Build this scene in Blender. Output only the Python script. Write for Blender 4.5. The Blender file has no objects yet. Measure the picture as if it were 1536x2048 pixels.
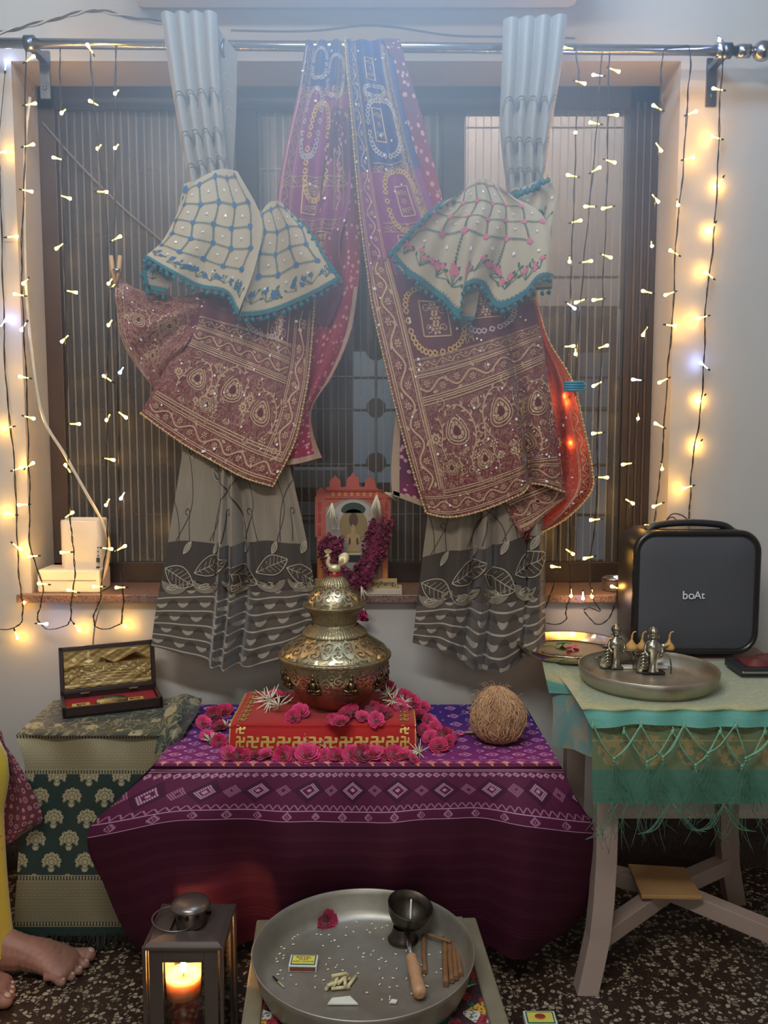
import bpy, math, random
import numpy as np
from mathutils import Vector, Matrix
random.seed(7); rng = np.random.default_rng(7)
PI = math.pi
SC = bpy.context.scene
COL = SC.collection
# ------------------------------------------------------------------ camera
CAM_H, PITCH, FPX = 1.25, math.radians(5.5), 1750.0
cam = bpy.data.cameras.new('camera'); camo = bpy.data.objects.new('camera', cam); COL.objects.link(camo)
camo.location = (0, 0, CAM_H); camo.rotation_euler = (PI/2 - PITCH, 0, 0)
cam.sensor_fit = 'VERTICAL'; cam.sensor_height = 24.0; cam.lens = FPX/2048*24.0; cam.clip_start = .02
SC.camera = camo
# ------------------------------------------------------------------ view and world
SC.view_settings.view_transform = 'Standard'; SC.view_settings.look = 'None'
SC.view_settings.exposure = 0.18; SC.view_settings.gamma = 1.0
SC.view_settings.use_curve_mapping = False
w = bpy.data.worlds.new('world'); SC.world = w; w.use_nodes = True
w.node_tree.nodes['Background'].inputs[0].default_value = (.55, .62, .75, 1)
w.node_tree.nodes['Background'].inputs[1].default_value = .35
# ------------------------------------------------------------------ room lights
def area(name, loc, size, power, color, aim):
    l = bpy.data.lights.new(name, 'AREA'); l.shape = 'RECTANGLE'; l.size, l.size_y = size
    l.energy = power; l.color = color
    o = bpy.data.objects.new(name, l); COL.objects.link(o); o.location = loc
    o.rotation_euler = (Vector(aim)-Vector(loc)).to_track_quat('-Z', 'Y').to_euler()
    return o
area('tube_light', (-.5, .25, 2.62), (1.25, .12), 30, (.93, .96, 1.0), (0, 2.0, .9))
area('ceiling_panel_light', (.1, 1.55, 2.77), (.7, .4), 27, (.36, .62, 1.0), (.05, 2.15, 1.0))
area('rear_fill_light', (.2, -1.5, 1.7), (1.8, 1.2), 13, (.98, .97, .96), (0, 2.2, 1.5))  # added soft fill from the rear, no lamp there
# ------------------------------------------------------------------ pixel to place
def at(px, py, Y):
    "point at distance Y on the sight line through a pixel of the 1536x2048 frame"
    px = np.asarray(px, float); py = np.asarray(py, float); Y = np.asarray(Y, float)
    a = (px-768)/FPX; b = (1024-py)/FPX
    dy = math.cos(PITCH)+b*math.sin(PITCH); dz = -math.sin(PITCH)+b*math.cos(PITCH)
    t = Y/dy
    return np.stack([a*t, Y+0*a, CAM_H+dz*t], -1)
def on(px, py, z):
    "point at height z on that sight line"
    a = (px-768)/FPX; b = (1024-py)/FPX
    dy = math.cos(PITCH)+b*math.sin(PITCH); dz = -math.sin(PITCH)+b*math.cos(PITCH)
    t = (z-CAM_H)/dz
    return np.array([a*t, dy*t, z])
# ------------------------------------------------------------------ scene graph helpers
def tag(o, label=None, cat=None, group=None, kind=None):
    if label: o['label'] = label
    if cat: o['category'] = cat
    if group: o['group'] = group
    if kind: o['kind'] = kind
    return o
def thing(name, label, cat, loc=(0, 0, 0), rz=0, group=None):
    o = bpy.data.objects.new(name, None); COL.objects.link(o); o.empty_display_size = .05
    o.location = [float(c) for c in loc]; o.rotation_euler = (0, 0, rz)
    return tag(o, label, cat, group)
def copy_tree(o, parent=None):
    c = o.copy(); COL.objects.link(c)
    if parent is not None:
        c.parent = parent; c.matrix_parent_inverse = o.matrix_parent_inverse.copy()
    for ch in list(o.children): copy_tree(ch, c)
    return c
class MB:
    def __init__(s): s.v = []; s.f = []; s.m = []; s.uv = None; s.n = 0; s.sm = []
    def add(s, V, F, mi=0, smooth=True):
        V = np.asarray(V, float).reshape(-1, 3); b = s.n
        s.v.append(V); s.n += len(V)
        for f in F: s.f.append([b+i for i in f]); s.m.append(mi); s.sm.append(smooth)
        return s
    def box(s, c, d, rot=None, mi=0):
        x, y, z = [q/2 for q in d]
        V = np.array([(-x,-y,-z),(x,-y,-z),(x,y,-z),(-x,y,-z),(-x,-y,z),(x,-y,z),(x,y,z),(-x,y,z)], float)
        if rot is not None: V = V @ np.array(rot).T
        return s.add(V+np.array(c), [(0,3,2,1),(4,5,6,7),(0,1,5,4),(1,2,6,5),(2,3,7,6),(3,0,4,7)], mi, False)
    def hexa(s, P, mi=0, smooth=False):
        "8 corner points: bottom 4 counter-clockwise then top 4"
        return s.add(P, [(0,3,2,1),(4,5,6,7),(0,1,5,4),(1,2,6,5),(2,3,7,6),(3,0,4,7)], mi, smooth)
    def grid(s, P, mi=0, close_u=False, close_v=False, smooth=True, flip=False):
        P = np.asarray(P); nv, nu = P.shape[:2]; F = []
        for j in range(nv if close_v else nv-1):
            for i in range(nu if close_u else nu-1):
                a = j*nu+i; b = j*nu+(i+1) % nu; c = ((j+1) % nv)*nu+(i+1) % nu; d = ((j+1) % nv)*nu+i
                F.append((a, b, c, d) if not flip else (d, c, b, a))
        return s.add(P.reshape(-1, 3), F, mi, smooth)
    def lathe(s, prof, c=(0, 0, 0), n=64, mi=0, rmod=None, smooth=True):
        th = np.linspace(0, 2*PI, n, endpoint=False)
        P = []
        for k, (r, z) in enumerate(prof):
            rr = r*np.ones(n) if rmod is None else rmod(r, z, th, k)
            P.append(np.stack([rr*np.cos(th)+c[0], rr*np.sin(th)+c[1], z+c[2]+0*th], -1))
        return s.grid(np.array(P), mi, close_u=True, smooth=smooth)
    def tube(s, pts, r, n=8, mi=0, closed=False, caps=True):
        pts = np.asarray(pts, float); N = len(pts)
        r = np.ones(N)*r if np.isscalar(r) else np.asarray(r, float)
        T = np.gradient(pts, axis=0) if not closed else (np.roll(pts, -1, 0)-np.roll(pts, 1, 0))
        T /= np.maximum(np.linalg.norm(T, axis=1, keepdims=True), 1e-9)
        ref = np.array([0, 0, 1.]) if abs(T[0][2]) < .9 else np.array([1., 0, 0])
        rings = []; u = np.cross(T[0], ref); u /= np.linalg.norm(u)
        th = np.linspace(0, 2*PI, n, endpoint=False)
        for k in range(N):
            u = u-T[k]*np.dot(u, T[k]); u /= max(np.linalg.norm(u), 1e-9); v = np.cross(T[k], u)
            rings.append(pts[k]+r[k]*(np.cos(th)[:, None]*u+np.sin(th)[:, None]*v))
        s.grid(np.array(rings), mi, close_u=True, close_v=closed)
        if caps and not closed:
            b = s.n-N*n
            s.f.append([b+i for i in range(n)][::-1]); s.m.append(mi); s.sm.append(False)
            s.f.append([b+(N-1)*n+i for i in range(n)]); s.m.append(mi); s.sm.append(False)
        return s
    def ball(s, c, r, n=12, mi=0, sc=(1, 1, 1), rot=None):
        ph = np.linspace(.001, PI-.001, n//2+1); th = np.linspace(0, 2*PI, n, endpoint=False)
        P = np.stack([np.outer(np.sin(ph), np.cos(th))*sc[0], np.outer(np.sin(ph), np.sin(th))*sc[1], np.outer(np.cos(ph), np.ones(n))*sc[2]], -1)*r
        if rot is not None: P = P @ np.array(rot).T
        return s.grid(P+np.array(c), mi, close_u=True, flip=True)
    def prism(s, outline, depth, frame, mi=0):
        "extrude a 2D outline (x,z) by depth along y; frame = function (x,y,z)->world"
        o = np.asarray(outline, float); n = len(o)
        V = [frame(x, 0, z) for x, z in o]+[frame(x, depth, z) for x, z in o]
        F = [list(range(n)), list(range(n, 2*n))[::-1]]+[(i, i+n, (i+1) % n+n, (i+1) % n) for i in range(n)]
        return s.add(V, F, mi, False)
    def xf(s, M):
        "apply a 4x4 to all collected verts"
        M = np.array(M)
        s.v = [V @ M[:3, :3].T+M[:3, 3] for V in s.v]; return s
    def build(s, name, mats, parent=None, uv=None, bevel=0, sub=0, origin=None, solid=0):
        V = np.concatenate(s.v) if s.v else np.zeros((0, 3))
        if origin is not None: V = V-np.array(origin)
        me = bpy.data.meshes.new(name); me.from_pydata(V.tolist(), [], s.f)
        if not isinstance(mats, (list, tuple)): mats = [mats]
        for m in mats: me.materials.append(m)
        me.polygons.foreach_set('material_index', s.m); me.polygons.foreach_set('use_smooth', s.sm)
        if uv is not None:
            L = me.uv_layers.new(name='UVMap'); idx = np.empty(len(me.loops), int); me.loops.foreach_get('vertex_index', idx)
            L.data.foreach_set('uv', np.asarray(uv, float)[idx].ravel())
        me.update()
        o = bpy.data.objects.new(name, me); COL.objects.link(o)
        if origin is not None: o.location = [float(c) for c in origin]
        if parent is not None:
            o.parent = parent
            # geometry was given in world coordinates unless the parent was at the origin
            if getattr(s, 'world', True):
                bpy.context.view_layer.update
                M = Matrix.Translation(parent.location) @ parent.rotation_euler.to_matrix().to_4x4() if parent.parent is None else None
                if M is not None: o.matrix_parent_inverse = M.inverted()
                elif parent.parent is not None: o.matrix_parent_inverse = Matrix.Identity(4)
        if bevel:
            b = o.modifiers.new('bevel', 'BEVEL'); b.width = bevel; b.segments = 2; b.limit_method = 'ANGLE'; b.angle_limit = .6
        if sub:
            b = o.modifiers.new('subdivision', 'SUBSURF'); b.levels = sub; b.render_levels = sub
        if solid:
            b = o.modifiers.new('thickness', 'SOLIDIFY'); b.thickness = solid; b.offset = 0
        return o
def LB():
    "mesh builder whose coordinates are local to its parent"
    m = MB(); m.world = False; return m
def rotz(a): return np.array([[math.cos(a), -math.sin(a), 0], [math.sin(a), math.cos(a), 0], [0, 0, 1]])
def rotx(a): return np.array([[1, 0, 0], [0, math.cos(a), -math.sin(a)], [0, math.sin(a), math.cos(a)]])
def roty(a): return np.array([[math.cos(a), 0, math.sin(a)], [0, 1, 0], [-math.sin(a), 0, math.cos(a)]])
# ------------------------------------------------------------------ splines and cloth surfaces
def cr_w(n, t):
    t = np.clip(np.asarray(t, float), 0, 1)*(n-1); i = np.minimum(t.astype(int), n-2); x = t-i
    W = np.zeros((len(t), n)); idx = np.arange(len(t))
    ws = [-.5*x+x*x-.5*x**3, 1-2.5*x*x+1.5*x**3, .5*x+2*x*x-1.5*x**3, -.5*x*x+.5*x**3]
    for k, w_ in zip((-1, 0, 1, 2), ws):
        j = i+k; lo = j < 0; hi = j > n-1; mid = ~(lo | hi)
        np.add.at(W, (idx[mid], j[mid]), w_[mid])
        # reflect end tangents linearly
        np.add.at(W, (idx[lo], np.zeros(lo.sum(), int)), 2*w_[lo]); np.add.at(W, (idx[lo], np.ones(lo.sum(), int)), -w_[lo])
        np.add.at(W, (idx[hi], np.full(hi.sum(), n-1)), 2*w_[hi]); np.add.at(W, (idx[hi], np.full(hi.sum(), n-2)), -w_[hi])
    return W
def spline(pts, n):
    pts = np.asarray(pts, float); return cr_w(len(pts), np.linspace(0, 1, n)) @ pts
class Surf:
    "smooth cloth through a net of (px, py, depth) rows; fold(u,v)-> metres of push towards the room"
    def __init__(s, net, W, H, fold=None, world=False):
        net = np.array(net, float)
        s.net = net if world else at(net[..., 0], net[..., 1], net[..., 2])
        s.W, s.H, s.fold = W, H, fold
    def __call__(s, u, v):
        u = np.asarray(u, float).ravel(); v = np.asarray(v, float).ravel()
        P = np.einsum('ni,nj,ijk->nk', cr_w(s.net.shape[0], v), cr_w(s.net.shape[1], u), s.net)
        if s.fold is not None: P[:, 1] -= s.fold(u, v)
        return P
    def normal(s, u, v):
        e = .002; a = s(np.clip(u+e, 0, 1), v)-s(np.clip(u-e, 0, 1), v); b = s(u, np.clip(v+e, 0, 1))-s(u, np.clip(v-e, 0, 1))
        n = np.cross(a, b); n /= np.maximum(np.linalg.norm(n, axis=1, keepdims=True), 1e-12)
        n[n[:, 1] > 0] *= -1
        return n
class Cloth:
    "one cloth mesh: the sheet plus woven/stitched motifs laid on it"
    def __init__(s, surf, nu, nv, mi=0, mb=None, uvs=None):
        s.S = surf; s.mb = mb or MB(); s.uv = uvs if uvs is not None else []
        U, V = np.meshgrid(np.linspace(0, 1, nu), np.linspace(0, 1, nv))
        P = surf(U, V).reshape(nv, nu, 3); s.mb.grid(P, mi, flip=True)
        s.uv.append(np.stack([U.ravel()*surf.W, V.ravel()*surf.H], -1))
        s.off = .0016
    def put(s, st, F, mi, off=None):
        st = np.asarray(st, float); u = st[:, 0]/s.S.W; v = st[:, 1]/s.S.H
        uc = np.clip(u, .002, .998); vc = np.clip(v, .002, .998)
        P = s.S(uc, vc)+s.S.normal(uc, vc)*(s.off if off is None else off)
        s.mb.add(P, F, mi); s.uv.append(st)
    def stroke(s, pts, w, mi, step=.006, off=None, closed=False):
        pts = np.asarray(pts, float)
        if closed: pts = np.vstack([pts, pts[:1]])
        d = np.r_[0, np.cumsum(np.linalg.norm(np.diff(pts, axis=0), axis=1))]
        if d[-1] < 1e-5: return
        n = max(3, int(d[-1]/step)+2); q = np.linspace(0, d[-1], n)
        p = np.stack([np.interp(q, d, pts[:, 0]), np.interp(q, d, pts[:, 1])], -1)
        t = np.gradient(p, axis=0); t /= np.maximum(np.linalg.norm(t, axis=1, keepdims=True), 1e-9)
        nn = np.stack([-t[:, 1], t[:, 0]], -1)
        ww = w/2 if np.isscalar(w) else (np.interp(np.linspace(0, 1, n), np.linspace(0, 1, len(w)), w)/2)[:, None]
        a = p-nn*ww; b = p+nn*ww
        s.put(np.vstack([a, b]), [(i, i+1, n+i+1, n+i) for i in range(n-1)], mi, off)
    def fill(s, pts, mi, off=None, rings=1):
        pts = np.asarray(pts, float); c = pts.mean(0); n = len(pts)
        V = [c]; F = []
        for k in range(1, rings+1): V += list(c+(pts-c)*k/rings)
        for i in range(n): F.append((0, 1+i, 1+(i+1) % n))
        for k in range(1, rings):
            for i in range(n):
                a = 1+(k-1)*n+i; b = 1+(k-1)*n+(i+1) % n; F.append((a, a+n, b+n, b))
        s.put(V, F, mi, off)
    def build(s, name, mats, parent=None, **k):
        return s.mb.build(name, mats, parent, uv=np.vstack(s.uv), **k)
def shape2(pts, pos, sc=1, rot=0, flip=False):
    p = np.array(pts, float)*sc
    if flip: p[:, 0] *= -1
    c, s_ = math.cos(rot), math.sin(rot)
    return p @ np.array([[c, s_], [-s_, c]])+np.array(pos)
def circ(n=10, r=1, c=(0, 0)):
    t = np.linspace(0, 2*PI, n, endpoint=False); return np.stack([np.cos(t)*r+c[0], np.sin(t)*r+c[1]], -1)
def leafshape(l=1, w=.4, n=7):
    t = np.linspace(0, 1, n); y = np.sin(t*PI)**.9*w/2
    return np.vstack([np.stack([t*l, y], -1), np.stack([t[::-1]*l, -y[::-1]], -1)[1:-1]])
# ------------------------------------------------------------------ node expressions
class E:
    nt = None
    def __init__(s, sock): s.s = sock
    @staticmethod
    def op(o, *a):
        n = E.nt.nodes.new('ShaderNodeMath'); n.operation = o
        for i, x in enumerate(a):
            if isinstance(x, E): E.nt.links.new(x.s, n.inputs[i])
            else: n.inputs[i].default_value = float(x)
        return E(n.outputs[0])
    def __add__(a, b): return E.op('ADD', a, b)
    __radd__ = __add__
    def __sub__(a, b): return E.op('SUBTRACT', a, b)
    def __rsub__(a, b): return E.op('SUBTRACT', b, a)
    def __mul__(a, b): return E.op('MULTIPLY', a, b)
    __rmul__ = __mul__
    def __truediv__(a, b): return E.op('DIVIDE', a, b)
    def __rtruediv__(a, b): return E.op('DIVIDE', b, a)
def fract(a): return E.op('FRACT', a)
def flr(a): return E.op('FLOOR', a)
def ab(a): return E.op('ABSOLUTE', a)
def sn(a): return E.op('SINE', a)
def cs(a): return E.op('COSINE', a)
def mx(a, b): return E.op('MAXIMUM', a, b)
def mn(a, b): return E.op('MINIMUM', a, b)
def gt(a, b): return E.op('GREATER_THAN', a, b)
def lt(a, b): return E.op('LESS_THAN', a, b)
def sqrt(a): return E.op('SQRT', a)
def modf(a, b): return E.op('FLOORED_MODULO', a, b)
def clamp01(a): return mn(mx(a, 0), 1)
def soft(a, b, s): return clamp01((a-b)/s+.5)
def band(t, a, b): return gt(t, a)*lt(t, b)
class Mat:
    def __init__(s, name, rough=.6, metal=0, spec=.5, sheen=0):
        s.m = bpy.data.materials.new(name); s.m.use_nodes = True; s.nt = s.m.node_tree; E.nt = s.nt
        s.b = s.nt.nodes['Principled BSDF']; s.b.inputs['Roughness'].default_value = rough; s.b.inputs['Metallic'].default_value = metal
        s.b.inputs['Specular IOR Level'].default_value = spec
        if sheen: s.b.inputs['Sheen Weight'].default_value = sheen
        s.tc = s.nt.nodes.new('ShaderNodeTexCoord')
    def xyz(s, which='UV'):
        n = s.nt.nodes.new('ShaderNodeSeparateXYZ'); s.nt.links.new(s.tc.outputs[which], n.inputs[0])
        return E(n.outputs[0]), E(n.outputs[1]), E(n.outputs[2])
    def vec(s, x, y, z=0):
        n = s.nt.nodes.new('ShaderNodeCombineXYZ')
        for i, q in enumerate((x, y, z)):
            if isinstance(q, E): s.nt.links.new(q.s, n.inputs[i])
            else: n.inputs[i].default_value = q
        return n.outputs[0]
    def co(s, which): return s.tc.outputs[which]
    def noise(s, v, scale, detail=3, rough=.5, dist=0, col=False):
        n = s.nt.nodes.new('ShaderNodeTexNoise'); n.inputs['Scale'].default_value = scale; n.inputs['Detail'].default_value = detail
        n.inputs['Roughness'].default_value = rough; n.inputs['Distortion'].default_value = dist
        s.nt.links.new(v, n.inputs['Vector']); return E(n.outputs[0]) if not col else n.outputs[1]
    def voro(s, v, scale, feature='F1', out='Distance', rand=1, metric='EUCLIDEAN'):
        n = s.nt.nodes.new('ShaderNodeTexVoronoi'); n.feature = feature; n.inputs['Scale'].default_value = scale
        if feature != 'DISTANCE_TO_EDGE': n.distance = metric
        n.inputs['Randomness'].default_value = rand
        s.nt.links.new(v, n.inputs['Vector'])
        return E(n.outputs[out]) if out == 'Distance' else n.outputs[out]
    def mix(s, a, b, f):
        n = s.nt.nodes.new('ShaderNodeMix'); n.data_type = 'RGBA'
        if isinstance(f, E): s.nt.links.new(f.s, n.inputs[0])
        else: n.inputs[0].default_value = f
        for x, i in ((a, 6), (b, 7)):
            if isinstance(x, (tuple, list)): n.inputs[i].default_value = (*x[:3], 1)
            else: s.nt.links.new(x, n.inputs[i])
        return n.outputs[2]
    def base(s, c):
        if isinstance(c, (tuple, list)): s.b.inputs['Base Color'].default_value = (*c[:3], 1)
        else: s.nt.links.new(c, s.b.inputs['Base Color'])
        return s
    def sock(s, name, e): s.nt.links.new(e.s, s.b.inputs[name]); return s
    def bump(s, e, strength=.4, dist=.002):
        n = s.nt.nodes.new('ShaderNodeBump'); n.inputs['Strength'].default_value = strength; n.inputs['Distance'].default_value = dist
        s.nt.links.new(e.s, n.inputs['Height']); s.nt.links.new(n.outputs[0], s.b.inputs['Normal']); return s
def srgb(r, g, b):
    f = lambda c: (c/255/12.92) if c/255 <= .04045 else ((c/255+.055)/1.055)**2.4
    return (f(r), f(g), f(b))
def plain(name, c, rough=.5, metal=0, var=.12, scale=40, bump=0, spec=.5, sheen=0, coord='Object'):
    "a single colour with slight natural variation"
    m = Mat(name, rough, metal, spec, sheen); v = m.co(coord); n = m.noise(v, scale, 4)
    m.base(m.mix([q*(1-var) for q in c], [min(1, q*(1+var)) for q in c], n))
    if bump: m.bump(n, bump, .001)
    return m.m
# ------------------------------------------------------------------ room shell
WALL = 2.4
m = Mat('wall_paint', .75); v = m.co('Object'); n = m.noise(v, 3, 4); g = m.noise(v, 120, 2)
m.base(m.mix(srgb(182, 177, 168), srgb(196, 191, 182), n)); m.bump(g, .15, .001); WALLM = m.m
CEILM = plain('ceiling_paint', srgb(205, 205, 205), .8)
m = Mat('terrazzo', .32); v = m.co('Object')
d = m.voro(v, 95, 'DISTANCE_TO_EDGE'); c = m.voro(v, 95, 'F1', 'Color')
sx = m.nt.nodes.new('ShaderNodeSeparateColor'); m.nt.links.new(c, sx.inputs[0]); r1 = E(sx.outputs[0]); r2 = E(sx.outputs[1])
chip = gt(d, .10)*gt(r1, .56)
chipcol = m.mix(srgb(112, 98, 78), srgb(172, 160, 132), r2)
small = m.voro(v, 260, 'F1'); sm_ = lt(small, .22)
b0 = m.mix(srgb(40, 27, 22), srgb(62, 42, 33), m.noise(v, 30, 3))
b1 = m.mix(b0, srgb(120, 104, 84), sm_*.6)
m.base(m.mix(b1, chipcol, chip)); TERR = m.m
m = Mat('skirting_terrazzo', .4); v = m.co('Object')
m.base(m.mix(m.mix(srgb(44, 32, 28), srgb(84, 66, 58), m.noise(v, 45, 4)), srgb(20, 15, 14), lt(m.voro(v, 110), .25))); SKIRT = m.m
m = Mat('sill_granite', .3); v = m.co('Object')
m.base(m.mix(m.mix(srgb(100, 78, 70), srgb(150, 122, 110), m.noise(v, 90, 4)), srgb(50, 34, 32), lt(m.voro(v, 170), .27))); GRAN = m.m
XL, XR = at(25, 200, WALL)[0], at(1360, 200, WALL)[0]
ZS = at(600, 1188, WALL)[2]; ZT = at(1360, 122, WALL)[2]
RX, RB, RT = 2.3, -1.6, 2.8
def struct(name, mb, mats, **k):
    o = mb.build(name, mats, **k); o['kind'] = 'structure'; return o
b = MB()
t = .22
for x0, x1, z0, z1 in ((-RX, XL, 0, RT), (XR, RX, 0, RT), (XL, XR, 0, ZS), (XL, XR, ZT, RT)):
    b.box(((x0+x1)/2, WALL+t/2, (z0+z1)/2), (x1-x0, t, z1-z0))
struct('wall_back', b, WALLM)
struct('floor', MB().box((0, (WALL+RB)/2, -.05), (2*RX, WALL-RB+.4, .1)), TERR)
struct('ceiling', MB().box((0, (WALL+RB)/2, RT+.05), (2*RX+.2, WALL-RB+.4, .1)), CEILM)
struct('wall_left', MB().box((-RX-.05, (WALL+RB)/2, RT/2), (.1, WALL-RB, RT)), WALLM)
struct('wall_right', MB().box((RX+.05, (WALL+RB)/2, RT/2), (.1, WALL-RB, RT)), WALLM)
struct('wall_rear', MB().box((0, RB-.05, RT/2), (2*RX, .1, RT)), WALLM)
zb = at(1400, 1634, WALL-.012)[2]
struct('baseboard_back', MB().box((0, WALL-.008, zb/2), (2*RX, .016, zb)).box((0, WALL-.011, zb+.003), (2*RX, .022, .006), mi=1), [SKIRT, plain('skirting_lip', srgb(196, 186, 172), .6)])
# sill slab
xs0, xs1 = at(32, 1190, WALL-.03)[0], at(1262, 1190, WALL-.03)[0]
struct('trim_1', MB().box(((xs0+XR)/2, (WALL-.03+WALL+.19)/2, ZS-.008), (XR-xs0, .22, .022)), GRAN, bevel=.002)
# ------------------------------------------------------------------ window
FY = 2.57
DARKW = plain('dark_frame_paint', srgb(52, 44, 42), .45, var=.2, scale=14)
DARKW2 = plain('frame_edge_paint', srgb(70, 58, 54), .4, var=.2, scale=14)
fx0, fx1 = at(64, 600, FY)[0], at(1322, 600, FY)[0]; fx0 = min(fx0, XL+.01)
fz0, fz1 = ZS+.003, ZT+.005
b = MB()
fw = .085
b.box(((XL+XR)/2, FY+.03, fz1-.03), (XR-XL, .06, .075)); b.box(((XL+XR)/2, FY+.03, fz0+.03), (XR-XL, .06, .06))
x80, x130 = at(70, 600, FY)[0], at(122, 600, FY)[0]
b.box(((XL+x130)/2, FY+.03, (fz0+fz1)/2), (x130-XL, .06, fz1-fz0), mi=1)
x1250 = at(1250, 600, FY)[0]
b.box(((XR+x1250)/2, FY+.03, (fz0+fz1)/2), (XR-x1250, .06, fz1-fz0))
for k in range(3): b.box((x1250+.022+.02*k, FY-.003, (fz0+fz1)/2), (.007, .012, fz1-fz0-.1), mi=1)
for px in (497, 905): b.box((at(px, 600, FY)[0], FY+.03, (fz0+fz1)/2), (.06, .05, fz1-fz0))
wf = MB; 
win = thing('window_1', None, None, ((XL+XR)/2, FY, ZS)); win['kind'] = 'structure'
fr = b.build('window_frame', [DARKW, DARKW2], win, bevel=.002); 
# ribbed dusty glass
m = Mat('ribbed_glass', .25); x, y, z = m.xyz('Object')
rib = fract(x/.022); ln = gt(rib, .82)+gt(fract(x/.0093+.3), .93)*.5
nt = m.nt; tr = nt.nodes.new('ShaderNodeBsdfTransparent'); mixs = nt.nodes.new('ShaderNodeMixShader')
m.base(m.mix(srgb(98, 98, 98), srgb(146, 144, 140), ln)); fac = clamp01(.30+ln*.18+m.noise(m.co('Object'), 7, 3)*.10)
nt.links.new(fac.s, mixs.inputs[0]); nt.links.new(tr.outputs[0], mixs.inputs[1]); nt.links.new(m.b.outputs[0], mixs.inputs[2])
tr.inputs[0].default_value = (.80, .82, .84, 1)
nt.links.new(mixs.outputs[0], nt.nodes['Material Output'].inputs[0]); RIB = m.m
x497, x905 = at(497, 600, FY)[0], at(905, 600, FY)[0]
for i, (a, c) in enumerate(((x130, x497-.03), (x497+.03, x905-.03), (x905+.03, x1250))):
    MB().box(((a+c)/2, FY+.018, (fz0+fz1)/2), (c-a, .004, fz1-fz0-.12)).build('window_pane', RIB, win)
# iron grille outside the panes
IRON = plain('grille_paint', srgb(92, 88, 86), .5)
GY = FY+.042
g = MB()
def bar(p0, p1, r=.006): g.tube([at(*p0, GY), at(*p1, GY)], r, 6)
for py in (340, 470, 755, 820, 930, 1030):
    bar((30, py), (925 if py < 620 else 1340, py), .005)
for px in (110, 245, 350, 440, 585, 752, 880, 1000, 1150, 1240): bar((px, 170 if px < 930 else 618), (px, 1170), .0045)
def plate(px, py, kind, r=.024):
    c = at(px, py, GY-.008); n = 4 if kind == 'd' else (8 if kind == 'o' else 20)
    th = np.arange(n)*2*PI/n+(PI/8 if kind == 'o' else 0); r = r*(1.1 if kind == 'd' else .8)
    V = [c+np.array([r*math.cos(q), -.003, r*math.sin(q)]) for q in th]+[c+np.array([r*math.cos(q), .003, r*math.sin(q)]) for q in th]
    g.add(V, [list(range(n)), list(range(n, 2*n))[::-1]]+[(i, (i+1) % n, (i+1) % n+n, i+n) for i in range(n)], 1, False)
for px, py, k in ((240, 340, 'c'), (352, 340, 'd'), (240, 455, 'd'), (243, 690, 'c'), (247, 815, 'c'), (250, 918, 'd'), (358, 920, 'c'), (250, 1020, 'c'), (752, 700, 'c'), (752, 816, 'o'), (752, 925, 'c')):
    plate(px, py, k, .038)
gr = g.build('iron_grille', [IRON, plain('grille_plate_paint', srgb(104, 92, 84), .5)])
tag(gr, 'iron security grille with diamond and round plates outside the window', 'grille')
# things behind the window
BY = 3.05
m = Mat('corrugated_dark', .5); x, y, z = m.xyz('Object'); m.base(m.mix(srgb(34, 36, 40), srgb(84, 84, 84), soft(sn(x*2*PI/.07), .3, .9))); CORR = m.m
nh = thing('neighbouring_house', 'dark corrugated house wall with pale reflection panel and lit windows, seen through the window glass', 'building', (0, BY+.25, -.2))
xx = np.linspace(-2.1, 2.1, 400); P = np.array([np.stack([xx, BY+.25+.018*np.sin(xx*2*PI/.07), 0*xx+zz], -1) for zz in (-.3, 3.2)])
MB().grid(P).build('corrugated_wall', CORR, nh)
PB = plain('pale_reflection', srgb(186, 176, 168), .7, var=.04)
def card(name, x0, y0, x1, y1, Y, mt, label, cat, seams=(), th=.03, sm=None):
    a = at(x0, y0, Y); c = at(x1, y1, Y)
    b = MB().box(((a[0]+c[0])/2, (Y+BY+.25)/2, (a[2]+c[2])/2), (c[0]-a[0], BY+.25-Y, a[2]-c[2])) if cat != 'paper' else MB().box(((a[0]+c[0])/2, Y+th/2, (a[2]+c[2])/2), (c[0]-a[0], th, a[2]-c[2]))
    for s_ in seams:
        zz = at(x0, s_, Y)[2]; b.box(((a[0]+c[0])/2, Y-.001, zz), (c[0]-a[0], .003, .003), mi=1)
    if cat != 'paper': return b.build(name, [mt, sm or DARKW2], nh)
    return tag(b.build(name, [mt, sm or DARKW2]), label, cat)
card('reflection_panel', 933, 226, 1258, 612, 3.0, PB, 'large pale panel with seams standing in for a reflection, right half of window', 'board', (255, 553))  # pale panel added in place of a reflection in the glass
m = Mat('frosted_bluish', .6); m.base(srgb(132, 148, 160)); m.b.inputs['Emission Color'].default_value = (*srgb(120, 140, 160), 1); m.b.inputs['Emission Strength'].default_value = .30; FROST = m.m
card('lit_far_window', 706, 703, 800, 965, BY+.2, FROST, 'bluish lit window of next house seen between the two sarees', 'window', (755, ))
card('lit_far_window', 1166, 705, 1208, 1140, BY+.2, FROST, 'narrow bluish lit window of next house seen at right of the red saree', 'window', (815, 930))
card('steel_shelf', 575, 940, 690, 975, BY, plain('shelf_grey', srgb(110, 116, 120), .5), 'grey steel shelf edge seen behind the glass beside the temple picture', 'shelf')
card('grey_cupboard', 560, 1005, 645, 1140, BY, plain('cupboard_grey', srgb(104, 118, 126), .5), 'blue grey cupboard seen through glass left of the temple picture', 'cupboard', (1040,))
card('notice_card', 785, 1131, 862, 1142, 2.64, plain('white_card', srgb(190, 200, 208), .5), 'white sheet lying flat behind the window right of the temple picture', 'paper', th=.10)
# added light hidden behind the lintel, brightens the panel outside the window
area('panel_fill_light', (0.35, 2.68, 2.48), (1.4, .1), 26, (.95, .92, .9), (.4, 3.0, 1.6))
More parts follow.
